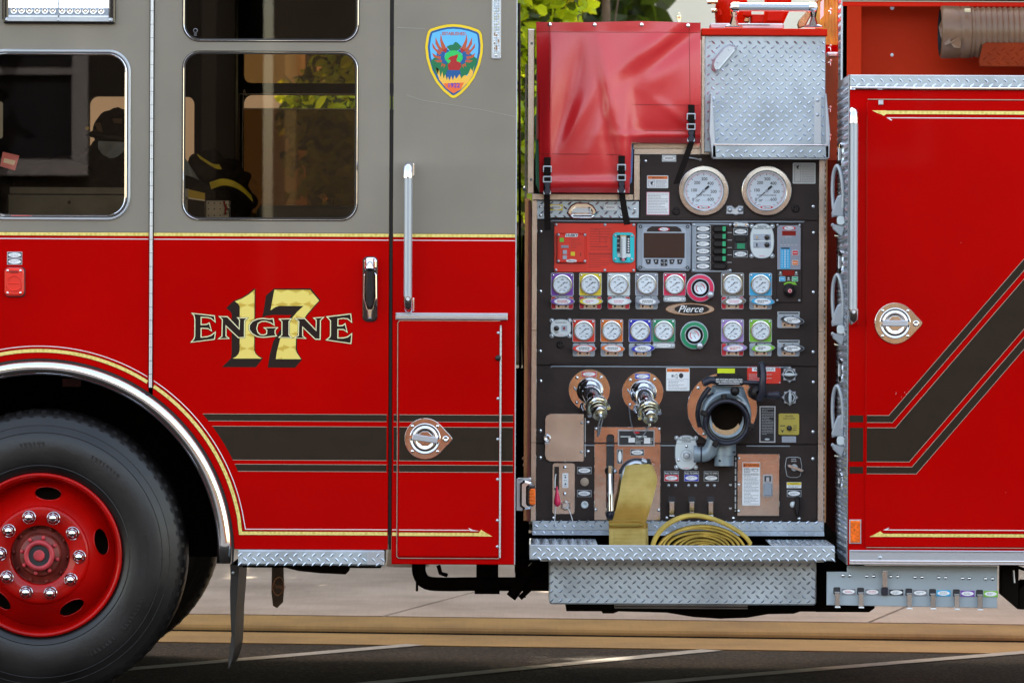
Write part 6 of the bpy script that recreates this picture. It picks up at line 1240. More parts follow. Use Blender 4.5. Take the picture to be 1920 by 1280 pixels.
for x0, x1 in ((xa+.0, xa+.255), (xb-.235, xb-.0)):
    b = W(); b.box(x0, x1, .008, .50, zb-.0019, zb+.001, 'alu')
    for i in range(int((x1-x0)/.0172)):
        for j in range(14): 
            y = .03+j*.034+(i % 2)*.017; x = x0+.012+i*.0172; a = .7 if i % 2 else -.7; c_, s_ = math.cos(a)*.011, math.sin(a)*.011
            b.addl([(x-c_, y-s_, zb+.001), (x+s_*.3, y-c_*.3, zb+.001), (x+c_, y+s_, zb+.001), (x-s_*.3, y+c_*.3, zb+.001), (x, y, zb+.0035)], [(0, 1, 4), (1, 2, 4), (2, 3, 4), (3, 0, 4)], 'tread')
    b.build('tread_plate', bs_)
b = B(.12, (1270, 1090)); b.rect(1030, 1049, 1530.5, 1133, -180, 3, 'alu', r=5, bevel=2.5); b.treads(rr(1029, 1048, 1531, 1133), 3, ox=2, oy=8)
for x in (1032.5,): 
    for y in range(1058, 1130, 17): b.loz(x+1, y+3, 2, 52, L=4)
b.build('tread_box', E)

# ================================================================== hose bed cover and tread locker
CD = 0.42
b = B(CD, (1160, 200))
def belly(x, y):
    s_ = 1/(1+math.exp(-(x-1186)/9)); yp = 282*(1-s_)+186*s_; A = 21*(1-s_)+14*s_; d_ = (y-yp)/(yp-43)
    return A*(1-(d_*d_ if d_ < 0 else 4.2*d_*d_))*min(1, (x-1002)/30)
def cov(u, v):
    # left edge, right edge, bottom contour in photo units
    xl = 1004.5+v*8; xr = 1312.5+1.5*v
    x = xl+(xr-xl)*u
    top = 43+0.5*math.sin(u*9)-2.2*math.exp(-((u-.68)/.2)**2)
    y = top+(362-top)*v
    def ridge(x0, y0, x1, y1, w_, a):
        d = Vector((x1-x0, y1-y0)); L_ = d.length; d /= L_; q = Vector((x-x0, y-y0)); s_ = q.dot(d); n_ = q.x*d.y-q.y*d.x
        e = 1/(1+math.exp(-(s_)/22))*1/(1+math.exp((s_-L_)/22)); return a*1.25*math.exp(-(n_/(w_*1.3))**2)*e
    t = 6.0
    t += ridge(1110, 70, 1160, 270, 17, 5)+ridge(1090, 90, 1066, 190, 15, -4)+ridge(1066, 190, 1044, 300, 17, -6)+ridge(1110, 75, 1150, 330, 10, -3)
    t += ridge(1300, 62, 1190, 140, 15, -6.5)+ridge(1190, 140, 1180, 250, 18, -5)+ridge(1270, 50, 1175, 130, 16, 4.5)+ridge(1055, 280, 1100, 190, 11, 4)+ridge(1212, 210, 1250, 160, 22, -4)
    t += ridge(1040, 70, 1020, 290, 12, 2.5)+ridge(1175, 190, 1168, 300, 10, 5)+ridge(1130, 230, 1100, 300, 9, 2.5)
    t += ridge(1250, 205, 1300, 240, 8, 2)+ridge(1195, 255, 1310, 255, 6, 4)+ridge(1020, 345, 1185, 343, 8, 4)+ridge(1190, 150, 1240, 90, 12, 3)
    if y < 61: t += (61-y)*.16
    eb = 268 if x > 1183 else 362
    t -= max(0, (y-(eb-10)))**1.4*.16 if y > eb-10 else 0
    return (x, y, 10+(t-6)*1.15+belly(x, y))
def cmask(u, v):
    x, y, t = cov(u, v); return y < (267.5 if x > 1183.5 else 362.5)
b.grid(150, 150, cov, 'vinyl', True, cmask)
b.grid(60, 2, lambda u, v: (1004.5+308*u, 43+0.5*math.sin(u*9)-2.2*math.exp(-((u-.68)/.2)**2)-v*.6, 13-v*90), 'vinyl')
b.rect(1006, 50, 1311, 262, -60, -2, 'vinyl'); b.rect(1014, 262, 1180, 356, -60, -2, 'vinyl')
b.grid(1, 60, lambda u, v: (1012.6, 43+319*v, u*cov(0.02, v)[2]+(1-u)*-20), 'vinyl'); b.grid(1, 60, lambda u, v: (1312.5, 43+224*v, u*cov(1, v*.7)[2]+(1-u)*-20), 'vinyl')
cover = b.build('hose_bed_cover', E, 'red vinyl cover')
b = B(CD, (1160, 200))
def stitch(p0, p1, n=40):
    pts = []
    for i in range(n+1):
        x, y = p0[0]+(p1[0]-p0[0])*i/n, p0[1]+(p1[1]-p0[1])*i/n; u = (x-1004.5)/309; v = max(0, min(1, (y-42)/320)); pts.append((x, y, cov(max(0, min(1, u)), v)[2]+.3))
    b.tube(pts, .45, 'ink_dkred', 4)
stitch((1006, 61.5), (1311, 61.5)); stitch((1029, 45), (1033, 360)); stitch((1291, 45), (1293, 200)); stitch((1183, 197), (1312, 198)); stitch((1012, 290), (1182, 291)); stitch((1184, 197), (1184, 266)); stitch((1183, 245), (1311, 246))
for x, y in ((1030, 48), (1114, 48), (1202, 47.5), (1289, 48.5)): b.lathe(x, y, [(4.2, 12), (4, 14.5), (2.6, 15.4), (.01, 15.6)], 'chrome', 16)
b.build('stitching', cover)
def strap(x0, y0, xb_, yb, xt, yt):
    o_ = bpy.data.objects.new('strap', None)
    b = B(CD, (x0, y0)); b.poly([(x0-6, y0), (x0+6.5, y0), (xb_+6, yb), (xb_-6, yb)], 34, 37, 'webbing', bevel=.5)
    b.poly([(xb_-5, yb-4), (xb_+6, yb-4), (xb_+(xt-xb_)*.45+6, yb+(yt-yb)*.45), (xt+6, yt), (xt-6, yt+1), (xb_+(xt-xb_)*.45-6, yb+(yt-yb)*.45)], 18, 20, 'webbing', bevel=.5); st_ = b.build('strap', cover)
    b = B(CD, (x0, y0))
    for y in (y0+17, y0+36): b.rect(x0-8.5, y-1, x0+8.5, y+11.5, 35, 39, 'satin', r=1.5, bevel=.8, holes=[rr(x0-6, y+1.6, x0+6, y+9, 1)])
    b.rect(x0-7, y0+24, x0+7, y0+32, 36.5, 39, 'webbing', bevel=.6)
    y = y0+49; b.poly([(x0-5, y), (x0+5, y), (x0+6, y+4), (x0+4, y+9), (x0+7, y+15), (x0+4, y+21), (x0-4, y+21), (x0-7, y+15), (x0-4, y+9), (x0-6, y+4)], 33, 40, 'cast_dark', bevel=1.4); b.rect(x0-7, y+14, x0-4, y+20, 34, 39, 'satin', r=1); b.rect(x0+4, y+14, x0+7, y+20, 34, 39, 'satin', r=1); b.build('buckle', st_)
strap(1026, 296, 1025, 366, 1027.5, 431); strap(1164.5, 293, 1165, 364, 1176, 421); strap(1294.5, 198, 1297, 268, 1268, 345)
b = B(.5, (1295, 297)); b.tube([(1284, 298, 4), (1292, 296, 8), (1300, 297, 8), (1312, 299.5, 4)], 1.6, 'satin', 8); b.screw(1313, 299.5, 3, 'satin', 2); b.build('strap_hook', E)
b = B(CD+.02, (1008, 280)); b.poly([(1003, 215), (1012, 215), (1012, 362), (1005, 345)], -20, -4, 'green'); b.build('hose_bed_divider', E, 'narrow green divider')
b = B(CD+.02, (1008, 280)); b.poly([(1181, 270), (1188, 270), (1185, 340), (1182, 345)], -20, -4, 'hose_blue'); b.build('hose_bed_divider', E, 'narrow blue divider')
# locker
b = B(CD, (1432, 180)); b.rect(1315, 54.5, 1550, 67.5, -150, 10, 'red_plain', bevel=1.5); b.build('locker_lid', E)
b = B(CD, (1432, 180)); b.rect(1315, 68, 1321.5, 290, -20, 1, 'stainless', bevel=.8); b.rect(1321.5, 68, 1547.5, 285, -150, 0, 'alu', bevel=.8); b.treads(rr(1321, 69, 1548, 272), 0, ox=4, oy=3)
for x, y in ((1331, 77.5), (1434.5, 77.5), (1537.5, 77.5)): b.lathe(x, y, [(2.4, 0), (2.2, .8), (.01, 1)], 'satin', 10)
lk = b.build('tread_locker', E)
b = B(CD, (1432, 240))
b.poly([(1330, 178), (1334, 176), (1342, 297), (1339, 299), (1333.5, 296), (1328, 250)], 0, 40, 'satin', bevel=1); b.poly([(1544, 176), (1547, 178), (1554, 247), (1553, 297), (1549, 299), (1545.5, 297)], 0, 40, 'satin', bevel=1)
b.rect(1334, 274, 1552, 297.5, 36, 40, 'alu', bevel=1.2); b.treads(rr(1340, 275, 1550, 299), 40, ox=4, oy=10); b.rect(1336, 272, 1550, 274.5, 30, 41, 'chrome', bevel=.6); b.rect(1336, 295, 1550, 299, 0, 38, 'alu_dull')
b.rect(1526, 178, 1540, 272, 0, 1.6, 'satin', bevel=.4)
for y in (188, 215): b.lathe(1532.5, y, [(3.6, 1.6), (3.2, 2.6), (.01, 2.8)], 'satin', 14); b.lathe(1337.5, y, [(2.6, 0), (2.2, 1.6), (.01, 2)], 'satin', 14)
b.build('pocket', lk)
b = B(CD, (1355, 107)); c_, s_ = math.cos(R(-50)), math.sin(R(-50))
q = [(1355+u*c_-v*s_, 107+u*s_+v*c_) for u, v in [(-31, 9), (-31, 3), (-26, -6), (-14, -11), (14, -11), (26, -6), (31, 3), (31, 9), (28, 11), (-28, 11)]]; b.poly(q, 0, 12, 'satin', bevel=4)
q = [(1355+u*c_-v*s_, 107+u*s_+v*c_) for u, v in rr(-24, 7, 24, 10)]; b.poly(q, 9, 12.6, 'plate_white', bevel=.3); b.screw(1345+.0, 117, 2.4, 'satin', 11); b.screw(1366, 94, 2.4, 'satin', 11); b.build('step_light', lk)
b = B(CD+.03, (1452, 15)); b.tube([(1383, 15.5, 24), (1516, 15.5, 24)], 7.8, 'loop_grey', 20, caps=False); hr = b.build('grab_rail', E, 'horizontal top grab rail')
for x in (1375, 1524):
    b = B(CD+.03, (x, 30)); sg = 1 if x < 1400 else -1; b.tube([(x-sg*6, 15.5, 24), (x-sg*2, 15.5, 24), (x+sg*9, 15.5, 24)], 9.4, 'chrome', 18, rs=[7, 9.4, 9.4]); b.poly([(x-8, 15), (x+8, 15), (x+4.5, 34), (x+8, 47), (x+16, 50), (x+17, 53.5), (x-17, 53.5), (x-16, 50), (x-8, 47), (x-4.5, 34)], 14, 26, 'chrome', bevel=3); b.build('bracket', hr)
b = B(CD+.25, (1400, 48)); b.rect(1331, 44, 1470, 54.5, -30, 0, 'alu', r=4, bevel=2); b.treads(rr(1330, 42, 1472, 56), 0, ox=4, oy=2); b.rect(1382, 46.4, 1443, 48, 0, .6, 'ink'); b.build('tread_cap', E)
b = B(1.1, (1420, 20)); b.lathe(1372, 15, [(30, -30), (32, -10), (30, 10), (22, 30), (.01, 34)], 'red_plain', 24, 0, (0, -1, .3)); b.rect(1346, 18, 1408, 33, -20, 22, 'red_plain', r=4, bevel=3); b.rect(1352, 33, 1405, 43, -20, 14, 'bronze', r=2, bevel=2)
for x0, y in ((1326, 6), (1334, 22)): b.tube([(x0, y, 10), (1356, y-1, 10)], 3.6, 'bronze', 6)
b.poly([(1437, -60), (1488, -60), (1482, 15), (1468, 46), (1430, 46), (1434, 22)], -30, 20, 'red_plain', bevel=6); b.rect(1407, 28, 1436, 45, -20, 12, 'red_plain', r=2, bevel=3); b.tube([(1378, -40, 12), (1378, 6, 12)], 6, 'bronze', 10); b.tube([(1380, 26, 22), (1384, 10, 26)], 4, 'red_plain', 8); b.build('deck_monitor', E, 'bright red deck monitor')
b = B(.8, (1515, 40)); b.poly([(1495, 46), (1498, 38), (1530, 0), (1536, 0), (1510, 50), (1497, 54)], -12, 0, 'bronze', bevel=2); b.poly([(1538, 4), (1544, 0), (1544, 30), (1537, 38)], 4, 8, 'white'); b.rect(1550, 98, 1572, 108, -10, 6, 'satin', r=3, bevel=3); b.build('hose_bed_end', E)
b = B(.75, (1556, 130))
for y in (22, 90, 118, 205, 258): b.tube([(1553, y, 4), (1556, y, 8), (1557, y+6, 8)], 1.4, 'chrome', 6); b.lathe(1557, y-4, [(2.4, 8), (1, 10), (.01, 10)], 'white', 8)
b.rect(1548, 108, 1572, 300, -60, -10, 'gap_tan'); b.build('cord_hook', E)
b = B(.9, (1560, 560)); b.rect(1546, 300, 1575, 1000, -300, -20, 'gap_brown'); b.build('gap_panel', E)

# ================================================================== hoses
hz = bpy.data.objects.new('hose_bundle', None)
b = B(1.0, (1556, 30))
for i in range(6):
    x = 1534+i*6.6; b.ribbon([(x+rnd.uniform(-1, 1), y, 4-i*2+1.5*math.sin(y*.06+i), 1, 0, .35) for y in range(-60, 90, 8)], 4.2, 'hose', 3)
b.build('hose_bundle', None, 'yellow fire hose hanging in folds beside the red deck monitor', cat='fire hose')
HA_ = (1190, 930)
b = B(PD-.08, HA_)
pts = []
for i, (x, y, t, w_) in enumerate(smooth_line([(1197, 872, 12, 25), (1198, 884, 30, 29), (1197, 900, 44, 33), (1192, 925, 58, 32.5), (1184, 955, 70, 32), (1176, 980, 84, 31.5)], 5)):
    pts.append((x, y, t, w_/30, -.06*w_/30, 0))
b.ribbon(pts, 30.5, 'weave', 6)
h_ = b.build('hose_line', None, 'flat yellow fire hose hanging from the lower outlet and folded over the tread edge', cat='fire hose', group='fire hoses on the running board')
b = B(.24, HA_); b.ribbon([(1176+.3*i, y, 4-i*1.5, 1.0, 0, 0) for i, y in enumerate((976, 985, 996, 1008, 1020, 1032))], 34.5, 'weave', 7); b.ribbon([(1180+.4*i, y, -6-i*1.5, 1.0, 0, 0) for i, y in enumerate((980, 988, 998, 1010, 1034))], 35, 'weave', 6)
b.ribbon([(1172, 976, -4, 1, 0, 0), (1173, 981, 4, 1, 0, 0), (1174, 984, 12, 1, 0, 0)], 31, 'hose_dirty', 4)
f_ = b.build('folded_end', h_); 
# rolled hose: flattened spiral seen edge on
b = B(.14, (1315, 1030))
P = []; turns = 8.4
N = 300
for i in range(N+1):
    th_ = i/N*turns*2*math.pi; q = 1-i/N*.90; rx, ry = 84*q, 45*q
    x, y = 1316+rx*math.cos(th_+math.pi*.98)+6*(1-q), 1031-ry*math.sin(th_+math.pi*.98)*-1*(-1 if False else 1)
    wob = 1.6*math.sin(2*th_+i*.05)+1.1*math.sin(th_*.37+2)
    P.append((x+wob*1.3, min(1040, y+wob*.8), 0, 0, 0, 1))
for i in range(len(P)): x, y, t, a_, b_, c_ = P[i]; P[i] = (x, y, -30+1.0*math.sin(i*.05), 0, 0, 1)
b.ribbon(P, 30, 'hose', 5.4)
tail = smooth_line([(1408, 1019, -30), (1398, 1006, -30), (1378, 992, -30), (1350, 978, -30), (1320, 969, -30), (1290, 968, -30), (1262, 978, -30), (1240, 995, -30), (1228, 1014, -30), (1224, 1030, -30)], 5)
b.ribbon([(x, y, t, 0, 0, 1) for x, y, t in tail], 31, 'hose', 8)
b.ribbon([(x, y, t, 0, 0, 1) for x, y, t in smooth_line([(1408, 1018, -30), (1402, 1026, -30), (1380, 1030, -30), (1340, 1032, -30)], 4)], 31, 'hose', 6)
b.build('hose_coil', None, 'rolled yellow fire hose lying flat on the running board below the drain levers', cat='fire hose', group='fire hoses on the running board')

# ================================================================== rear body
BA = (1750, 575)
b = B(0, BA)
b.rect(1592, 168, 2150, 1059, -10, 0, 'red', bevel=1); b.build('body_panel', E)
b = B(0, BA); b.rect(1623, 188, 2150, 1026, 0, 4, 'red', r=3, bevel=2.4); bd = b.build('body_door', E)
b = B(0, BA); b.rect(1625, 186.4, 2150, 187.8, 0, 4.4, 'tan'); b.build('door_trim', bd); b = B(0, BA); b.rect(1626, 1025.6, 2150, 1026.6, 0, 4.3, 'tan'); b.build('door_trim', bd); b = B(0, BA); b.rect(1645, 188.5, 1654, 197.5, 4, 8, 'satin', bevel=1); b.build('door_stop', bd)
latch(1678, 606, 51, 0, 4.2, bd)
b = B(0, BA)
def door_stripe(b, t0, x0, x1, clipdoor):
    sl = -1.166
    def line(yb, xb): return lambda x: yb if x <= xb else yb+sl*(x-xb)
    for (ya, xa_), (yb, xb_) in (((779, 1667), (792, 1674)), ((802, 1679.5), (865.5, 1705.7)), ((875, 1711), (888, 1719))):
        fa, fb = line(ya, xa_), line(yb, xb_)
        if x1 < 1660: p = [(x0, ya), (x1, ya), (x1, yb), (x0, yb)]
        else: p = [(x0, ya), (xa_, ya), (x1, fa(x1)), (x1, fb(x1)), (xb_, yb), (x0, yb)]
        b.poly(p, t0, t0+.3, 'charcoal')
        if x1 > 1660: b.strip([(x0, ya), (xa_, ya), (x1, fa(x1))], .8, t0, t0+.45, 'tan'); b.strip([(x0, yb), (xb_, yb), (x1, fb(x1))], .8, t0, t0+.45, 'tan')
door_stripe(b, 4, 1626, 2140, True); b.build('charcoal_stripe', bd); b2 = B(0, BA)
gold_line(b2, [(1655, 211.5), (2140, 211.5)], 6.2, 4.3); b2.poly([(1633, 208), (1660, 208), (1660, 214.8), (1655, 218), (1650, 215), (1643, 213)], 4, 4.7, 'gold'); b2.strip([(1663, 221.6), (2140, 221.6)], 1.6, 4, 4.5, 'white_line'); b2.poly([(1660, 221), (1665, 221), (1671, 226), (1669, 227)], 4, 4.6, 'white_line')
b2.build('gold_stripe', bd); b2 = B(0, BA); gold_line(b2, [(1655, 1003), (2140, 1003)], 5.8, 4.3); b2.poly([(1632, 1006), (1648, 998), (1652, 995.5), (1658, 1000.5), (1658, 1006)], 4, 4.7, 'gold'); b2.strip([(1660, 993), (2140, 993)], 1.5, 4, 4.5, 'white_line'); b2.poly([(1657, 993.6), (1669, 988.5), (1665, 993.6)], 4, 4.6, 'white_line')
b2.build('gold_stripe', bd)
b = B(0, BA); door_stripe(b, 0, 1594, 1619.5, False); b.build('charcoal_stripe', E)
b = B(0, BA); b.rect(1594, 974, 1616.5, 1019, 0, 3, 'satin', bevel=.6); b.rect(1596, 976, 1614.5, 1017, 3, 4.5, 'amber', bevel=.6); b.build('side_reflector', E, 'amber side reflector')
r_ = random.Random(2)
b = B(0, BA)
for _ in range(13): x, y = r_.choice([(r_.uniform(1600, 1900), r_.uniform(230, 960)), (r_.gauss(1698, 8), r_.gauss(738, 5))]); s_ = r_.uniform(.3, .6); b.poly(circ(x, y, s_, s_*.7, 6), 4, 4.3, 'white_line')
b.build('paint_chip', bd)
b = B(0, BA)
b.rect(1594.5, 1031, 2150, 1058.5, 0, 5, 'satin', bevel=1); b.rect(1594.5, 1031, 2150, 1034, 5, 8, 'satin', bevel=1.2); b.rect(1594.5, 1050, 2150, 1052.5, 5, 8, 'chrome', bevel=1); b.rect(1594.5, 1055, 2150, 1058.5, 5, 8, 'chrome', bevel=1.2); b.screw(1652, 1044.5, 3.6, 'satin', 5); b.build('rub_rail', E)
# side wall facing the gap
k0 = B(0, BA); xs_ = k0.pt(1592, 0).x; z0, z1 = k0.pt(0, 1059).z, k0.pt(0, 141).z
b = W(); b.box(xs_-.004, xs_+.02, .004, .62, z0, z1, 'alu_dull')
for i in range(54):
    for j in range(18):
        z = z0+.03+i*.0344; y = .03+j*.0344
        for dz, dy, sg in ((0, 0, 1), (.0172, .0172, -1)):
            if z+dz < z1-.02: b.addl([(xs_-.004, y+dy-.008, z+dz-.008*sg), (xs_-.004, y+dy+.008, z+dz+.008*sg), (xs_-.0075, y+dy, z+dz), (xs_-.004, y+dy+.003, z+dz-.003*sg), (xs_-.004, y+dy-.003, z+dz+.003*sg)], [(0, 3, 2), (3, 1, 2), (1, 4, 2), (4, 0, 2)], 'tread')
zt2 = k0.pt(0, -260).z; b.box(xs_-.003, xs_+.02, .47, .62, z1, zt2, 'alu_dull')
for i in range(44):
    for j in range(4):
        z = z1+.03+i*.0172*1; y = .48+j*.0344; sg = 1 if (i % 2) else -1
        b.addl([(xs_-.003, y-.008, z-.008*sg), (xs_-.003, y+.008, z+.008*sg), (xs_-.0065, y, z), (xs_-.003, y+.003, z-.003*sg), (xs_-.003, y-.003, z+.003*sg)], [(0, 3, 2), (3, 1, 2), (1, 4, 2), (4, 0, 2)], 'tread')
b.build('side_wall', E)
b = W(); b.box(xs_-.002, xs_+1.2, .003, .006, z0, z1, 'underbody'); b.box(xs_+.02, xs_+1.4, .62, .66, z0, zt2, 'red_tray'); b.build('body_core', E)
b = W(); b.box(2.41, 6.6, .0, 2.42, .55, 3.3, 'red'); b.box(xs_+.02, 2.41, 2.3, 2.42, .5, 3.2, 'red'); b.build('rear_body', E)
# ledge
b = B(0, BA); b.rect(1592, 141, 2150, 163, -2, 3, 'alu', bevel=1.4); b.treads(rr(1591, 140, 2150, 164), 3, p=17.8, ox=5, oy=0); b.rect(1592, 163.5, 2150, 169, -2, 7, 'chrome', bevel=1.6); b.screw(1721.5, 151, 2.2, 'satin', 3)
b.build('ledge_trim', E)
b = W(); zl = k0.pt(0, 141.2).z; b.box(xs_-.002, xs_+1.2, .006, .62, zl-.012, zl, 'alu_dull'); b.build('ledge', E)
# upper hose tray
UD = .47; b = B(UD, BA)
b.poly([(1577, -60), (2150, -60), (2150, 3), (1577, 3)], -4, 0, 'red_plain'); b.poly([(1577, -60), (2150, -60), (2150, 160), (1577, 160)], -4, 0, 'red_tray', [[(1613, 13.5), (2100, 13.5), (2100, 152), (1613, 152)]], bevel=1); b.rect(1577, 2, 2150, 4, 0, 1.4, 'tan'); b.rect(1577, 5, 2150, 12.5, 0, 1.2, 'red_plain', bevel=.6)
b.build('upper_body', E)
b = B(UD+.16, BA); b.rect(1590, 0, 2150, 170, -4, 0, 'red_tray'); b.lathe(1670, 104, [(9.5, 0), (9.3, 3), (8, 4), (3.4, 4), (3, 6), (.01, 6)], 'plate_white', 24); b.lathe(1670, 16, [(8.5, 0), (8, 4), (3, 5), (.01, 5)], 'plate_white', 24); b.build('tray_back', E)
b = B(UD+.0, BA); b.rect(1577, 13.5, 1613, 152, -80, -4, 'red_tray'); b.build('tray_end', E)
b = B(UD-.1, BA); b.poly([(1835, 125), (1833, 115), (1840, 84), (1846, 80), (2140, 80), (2140, 125)], 0, 5, 'tray_dark', bevel=1.6); b.treads([(1842, 85), (2100, 85), (2100, 122), (1836, 122)], 5, ox=3, oy=6, m='tray_dark', margin=1); b.build('tray_lip', E)
HD = UD-.02
b = B(HD, (1850, 60)); N = 40; pr = []; x = 1818
while x < 2140: pr += [(45.5, x), (47.2, x+2), (48, x+4.1), (47.2, x+6.2), (45.5, x+8.2)]; x += 10.35
b.lathe(0, 61, pr, 'suction', 40, 0, (1, 0, 0)); hs = b.build('suction_hose', None, 'brown ribbed suction hose lying in the red upper tray of the engine', cat='suction hose')
b = B(HD, (1850, 60)); b.lathe(0, 61, [(44, 1762), (48.5, 1764), (49.5, 1768), (49, 1797), (47, 1799), (48.5, 1800), (49.2, 1816), (47, 1819)], 'suction', 48, 0, (1, 0, 0)); b.lathe(0, 61, [(44, 1762), (43, 1780), (40, 1800)], 'black', 40, 0, (1, 0, 0)); b.rect(1803, 20, 1816, 27, 44, 51, 'brass', r=2, bevel=1); b.build('coupling', hs)
b = B(HD, (1780, 70)); b.addl([(1758, 52, 20), (1768, 28, 30), (1776, 62, 44), (1768, 88, 46), (1778, 84, 50), (1798, 83, 50), (1792, 72, 52), (1784, 92, 50), (1796, 93, 49), (1760, 70, 36)], [(0, 1, 2), (0, 2, 9), (2, 3, 9), (3, 6, 4), (4, 6, 5), (4, 7, 8), (4, 8, 5), (2, 3, 4)], 'suction'); b.build('torn_wrap', hs)
# folding steps, step lights, hose loops on the side wall
def side_light(y0, y1, D=.25):
    b = B(D, (1575, (y0+y1)/2)); b.rect(1574, y0, 1590, y1, -12, 4, 'chrome', r=3, bevel=3); b.rect(1576.5, y0+6, 1586.5, y1-11, 4, 6, 'chrome', bevel=1.5); b.rect(1576, y0+5, 1587, y0+7, 5, 6.6, 'ink'); b.tube([(1573, y0+10, 3), (1573, y1-12, 3)], 2, 'satin', 8); b.rect(1577, y1-9, 1588, y1, -4, 5, 'satin', r=2, bevel=1.4); b.build('step_light', E)
for y in (268, 470, 672): side_light(y, y+45)
side_light(886, 918)
def loop(y0, D=.2):
    b = B(D, (1570, y0+60)); cx = 1571
    pts = smooth_line([(1563.5, y0+82, -6), (1561.5, y0+50, -7), (1562.5, y0+20, -5), (1567, y0+3, 0), (1572, y0+4, 4), (1577, y0+22, 7), (1580, y0+50, 8), (1580, y0+80, 7)], 5)
    b.tube(pts, 3.6, 'loop_grey', 12); b.poly([(1564, y0+72), (1570, y0+58), (1577, y0+55), (1583, y0+62), (1582, y0+96), (1566, y0+96), (1560, y0+98), (1559, y0+90)], -2, 9, 'loop_grey', bevel=2.5)
    b.rect(1569, y0+95, 1583, y0+112, 2, 9, 'plate_white', r=6, bevel=1); b.poly([(1560, y0+110), (1583, y0+114), (1583, y0+120), (1578, y0+136), (1573, y0+130), (1562, y0+120)], -4, 7, 'loop_grey', bevel=1.5); b.lathe(1561.5, y0+112, [(3.5, 0), (3.5, 5), (1.8, 5.4)], 'loop_grey', 12); b.tube([(1565, y0+132, 2), (1572, y0+133, 4)], 1.8, 'brass', 8); b.build('folding_step', E)
for y in (310, 514, 722): loop(y)
# drain manifold under the rear body
b = B(.06, (1710, 1100)); pl = [(1550, 1072), (1588, 1072), (1588, 1060), (1870, 1060), (1870, 1138.5), (1550, 1134.5)]; b.poly(pl, -4, 0, 'poly_white', bevel=.8)
xs2 = (1569, 1613.5, 1658.5, 1704, 1748.5, 1793, 1836.5)
for i, x in enumerate(xs2): yo = i*.8; b.ball(x+11.5, 1079+yo, 0, 4, 'chrome'); b.ball(x+24.5, 1079+yo, 0, 4, 'chrome')
mf = b.build('drain_manifold', E)
for i, x in enumerate(xs2):
    yo = i*.8; b = B(.06, (x, 1110)); b.rect(x-6.5, 1100+yo, x+6.5, 1113.5+yo, -2, .5, 'ink', r=2.5)
    if i == 2: b.rect(x-4.5, 1069, x+4.5, 1100, 7, 9, 'stainless', bevel=.4); b.rect(x-5, 1068.5, x+5, 1071, 7, 13, 'chrome', bevel=.4); b.rect(x-6, 1100, x+6, 1115, 0, 8, 'cast_dark', r=2, bevel=1.4)
    else: b.poly([(x-4.2, 1110+yo), (x+4.8, 1110+yo), (x+5.2, 1137+yo), (x-3.6, 1137+yo)], 7, 9, 'polished', bevel=.4); b.rect(x-4, 1135.5+yo, x+6, 1138+yo, 7, 13, 'white', bevel=.4); b.rect(x-4.4, 1108.5+yo, x+5, 1111+yo, 0, 9, 'satin')
    b.build('drain_lever', mf)
for i, (x, c_) in enumerate(((1591, 'ink_grey'), (1635.5, 'ink_grey'), (1680.5, 'ink'), (1725, 'ink_grey'), (1769, 'sky_blue'), (1814, 'purple'), (1857.5, 'lime'))):
    y = 1108.5+i*.7; b = B(.06, (x, y)); b.rect(x-14, y-6.5, x+14, y+6.5, 0, 1, 'alu', bevel=.3); b.rect(x-13.2, y-5.7, x+13.2, y+5.7, 1, 1.2, c_); b.poly(circ(x, y, 11.5, 4.2), 1.2, 1.5, 'white'); b.lines(x-7, y-2.4, x+7, y+2.4, 2, 1.5, 'ink_red' if i < 2 else 'ink_grey', .8, i); b.build('name_plate', mf)
b = B(.5, (1600, 1130)); b.rect(1535, 1040, 1588, 1075, -60, 0, 'underbody'); b.poly([(1530, 1075), (1640, 1075), (1636, 1138), (1630, 1147), (1530, 1147)], -60, 0, 'underbody', bevel=2); b.poly([(1530, 960), (1575, 1010), (1588, 1050), (1560, 1060), (1530, 1060)], -120, -30, 'underbody'); b.build('frame_bracket', E)
b = B(.1, (1900, 1100)); b.poly([(1877, 1060), (1910, 1060), (1910, 1142), (1877, 1114)], -40, 0, 'underbody', bevel=1); b.tube([(1900, 1068, 2), (1902, 1092, 2)], 2, 'satin', 6); b.poly([(1912, 1105), (1925, 1092), (2100, 1092), (2100, 1150), (1912, 1142)], -120, -6, 'underbody'); b.tube([(1909, 1063, -3), (1935, 1072, -6)], 3, 'underbody', 8); b.build('hanger_bracket', E)

# ================================================================== gear in the cab
def blob(b, cx, cy, t, rx, ry, rt, m, seed, amp=.16, n=22):
    r_ = random.Random(seed); ph = [r_.uniform(0, 6.28) for _ in range(6)]; vs = []
    for j in range(n+1):
        la_ = math.pi*j/n
        for i in range(n*2):
            lo = 2*math.pi*i/(n*2); d = 1+amp*(math.sin(3*lo+ph[0]+2*la_)+.6*math.sin(5*lo+ph[1]-3*la_)+.5*math.sin(7*la_+ph[2]+lo))
            vs.append((cx+rx*d*math.sin(la_)*math.cos(lo), cy-ry*d*math.cos(la_), t+rt*d*math.sin(la_)*math.sin(lo)))
    k = n*2; b.addl(vs, [(j*k+i, j*k+(i+1) % k, (j+1)*k+(i+1) % k, (j+1)*k+i) for j in range(n) for i in range(k)], m, True)
b = B(.75, (420, 350)); blob(b, 405, 395, 0, 72, 55, 60, 'jacket', 1); blob(b, 390, 325, -10, 52, 36, 50, 'jacket', 2); blob(b, 440, 335, -20, 25, 24, 40, 'jacket', 5)
jk = b.build('turnout_jacket', None, 'black turnout jacket with lime reflective bands heaped behind the crew door window', cat='jacket', group='turnout gear in the cab')
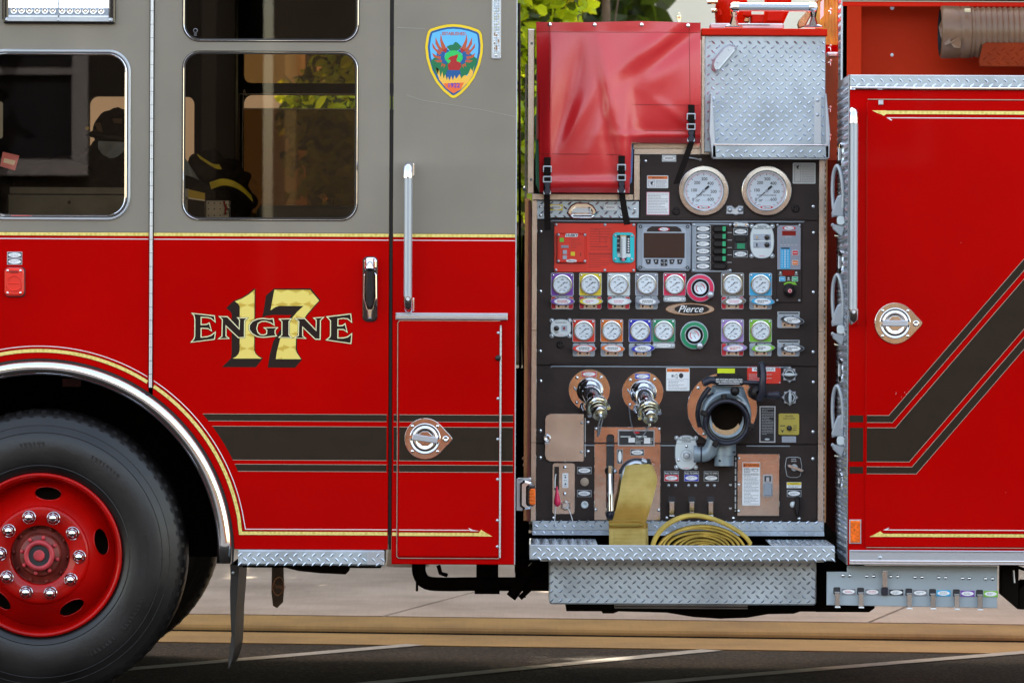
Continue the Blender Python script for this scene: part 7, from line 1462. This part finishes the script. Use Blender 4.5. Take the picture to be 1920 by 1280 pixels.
b = B(.75, (420, 350)); b.ribbon([(x, y, t, .25, 1, 0) for x, y, t in smooth_line([(398, 350, 56), (420, 343, 58), (440, 346, 56), (458, 356, 50), (474, 372, 40)], 6)], 6.5, 'reflective', 3); b.ribbon([(x, y, t, .5, .8, 0) for x, y, t in smooth_line([(375, 295, 42), (392, 306, 44), (405, 313, 42), (415, 314, 38)], 5)], 6, 'reflective', 3); b.build('reflective_band', jk)
b = B(.7, (355, 310)); b.grid(14, 14, lambda u, v: (342+34*u*(.4+.6*v)-8*(1-v), 285+44*v+10*u*u, 30+6*math.sin(5*u+2*v)), 'denim'); b.build('denim_cloth', None, 'pale blue denim cloth draped over the jacket in the cab', cat='cloth', group='cloths in the cab')
b = B(.9, (215, 240)); blob(b, 218, 245, 0, 42, 40, 40, 'jacket', 8, .06); b.poly([(180, 232), (192, 232), (196, 250), (186, 248)], 38, 42, 'leather'); b.poly([(214, 224), (232, 224), (232, 234), (216, 232)], 40, 43, 'leather'); b.lathe(218, 250, [(44, -6), (58, -14), (60, -12), (44, -2)], 'black', 30, 0, (.15, -1, 0)); b.build('fire_helmet', None, 'black fire helmet in front of the peach lit far window', cat='helmet')
b = B(.8, (215, 275)); b.grid(12, 12, lambda u, v: (188+52*u, 266+(34-6*u)*v*math.sin(math.pi*(.08+.84*u))**.6+2*u, 44+4*math.sin(6*u+3*v)), 'denim'); b.build('blue_cloth', None, 'pale blue cloth hanging below the black helmet in the side window', cat='cloth', group='cloths in the cab')
b = B(.8, (150, 330)); blob(b, 130, 340, -20, 110, 42, 60, 'jacket', 4, .1); blob(b, 190, 320, -10, 50, 50, 50, 'jacket', 14, .12); b.sphere(167, 242, 40, 3.6, 'yellow', 10); b.build('turnout_coat', None, 'dark turnout coat slumped across the front seats behind the side window', cat='jacket', group='turnout gear in the cab')
b = B(.3, (362, 370)); b.rect(343, 354, 353, 373, -10, 4, 'poly_white'); b.poly([(353, 355), (384, 362), (384, 375), (353, 370)], -10, 3, 'dull_yellow'); b.poly([(343, 371), (353, 370), (384, 375), (384, 377), (353, 373), (343, 374)], -10, 4, 'white'); b.poly([(352, 373), (384, 378), (384, 430), (352, 430)], -30, 2, 'black'); b.rect(343, 374, 352, 430, -20, 2, 'plastic_grey'); b.build('storage_box', None, 'black box with pale yellow lid stripe beside the crew door glass', cat='box')
b = B(.45, (408, 392)); b.rect(386, 376, 430, 440, -40, 2, 'alu_dull', r=2, bevel=1)
for x in (391, 402, 413):
    for y in (381, 392, 404): b.disc(x, y, 1.3, 2, 2.4, 'ink', .2, 10)
for x, y in ((424, 382), (429, 390), (425, 398)): b.sphere(x, y, 6, 2.6, 'chrome', 8)
b.tube(smooth_line([(420, 378, 4), (424, 390, 8), (422, 402, 6)], 4), 2, 'ink_dkred', 8)
b.build('radio_bracket', None, 'perforated grey metal radio bracket at the bottom of the crew window', cat='bracket')
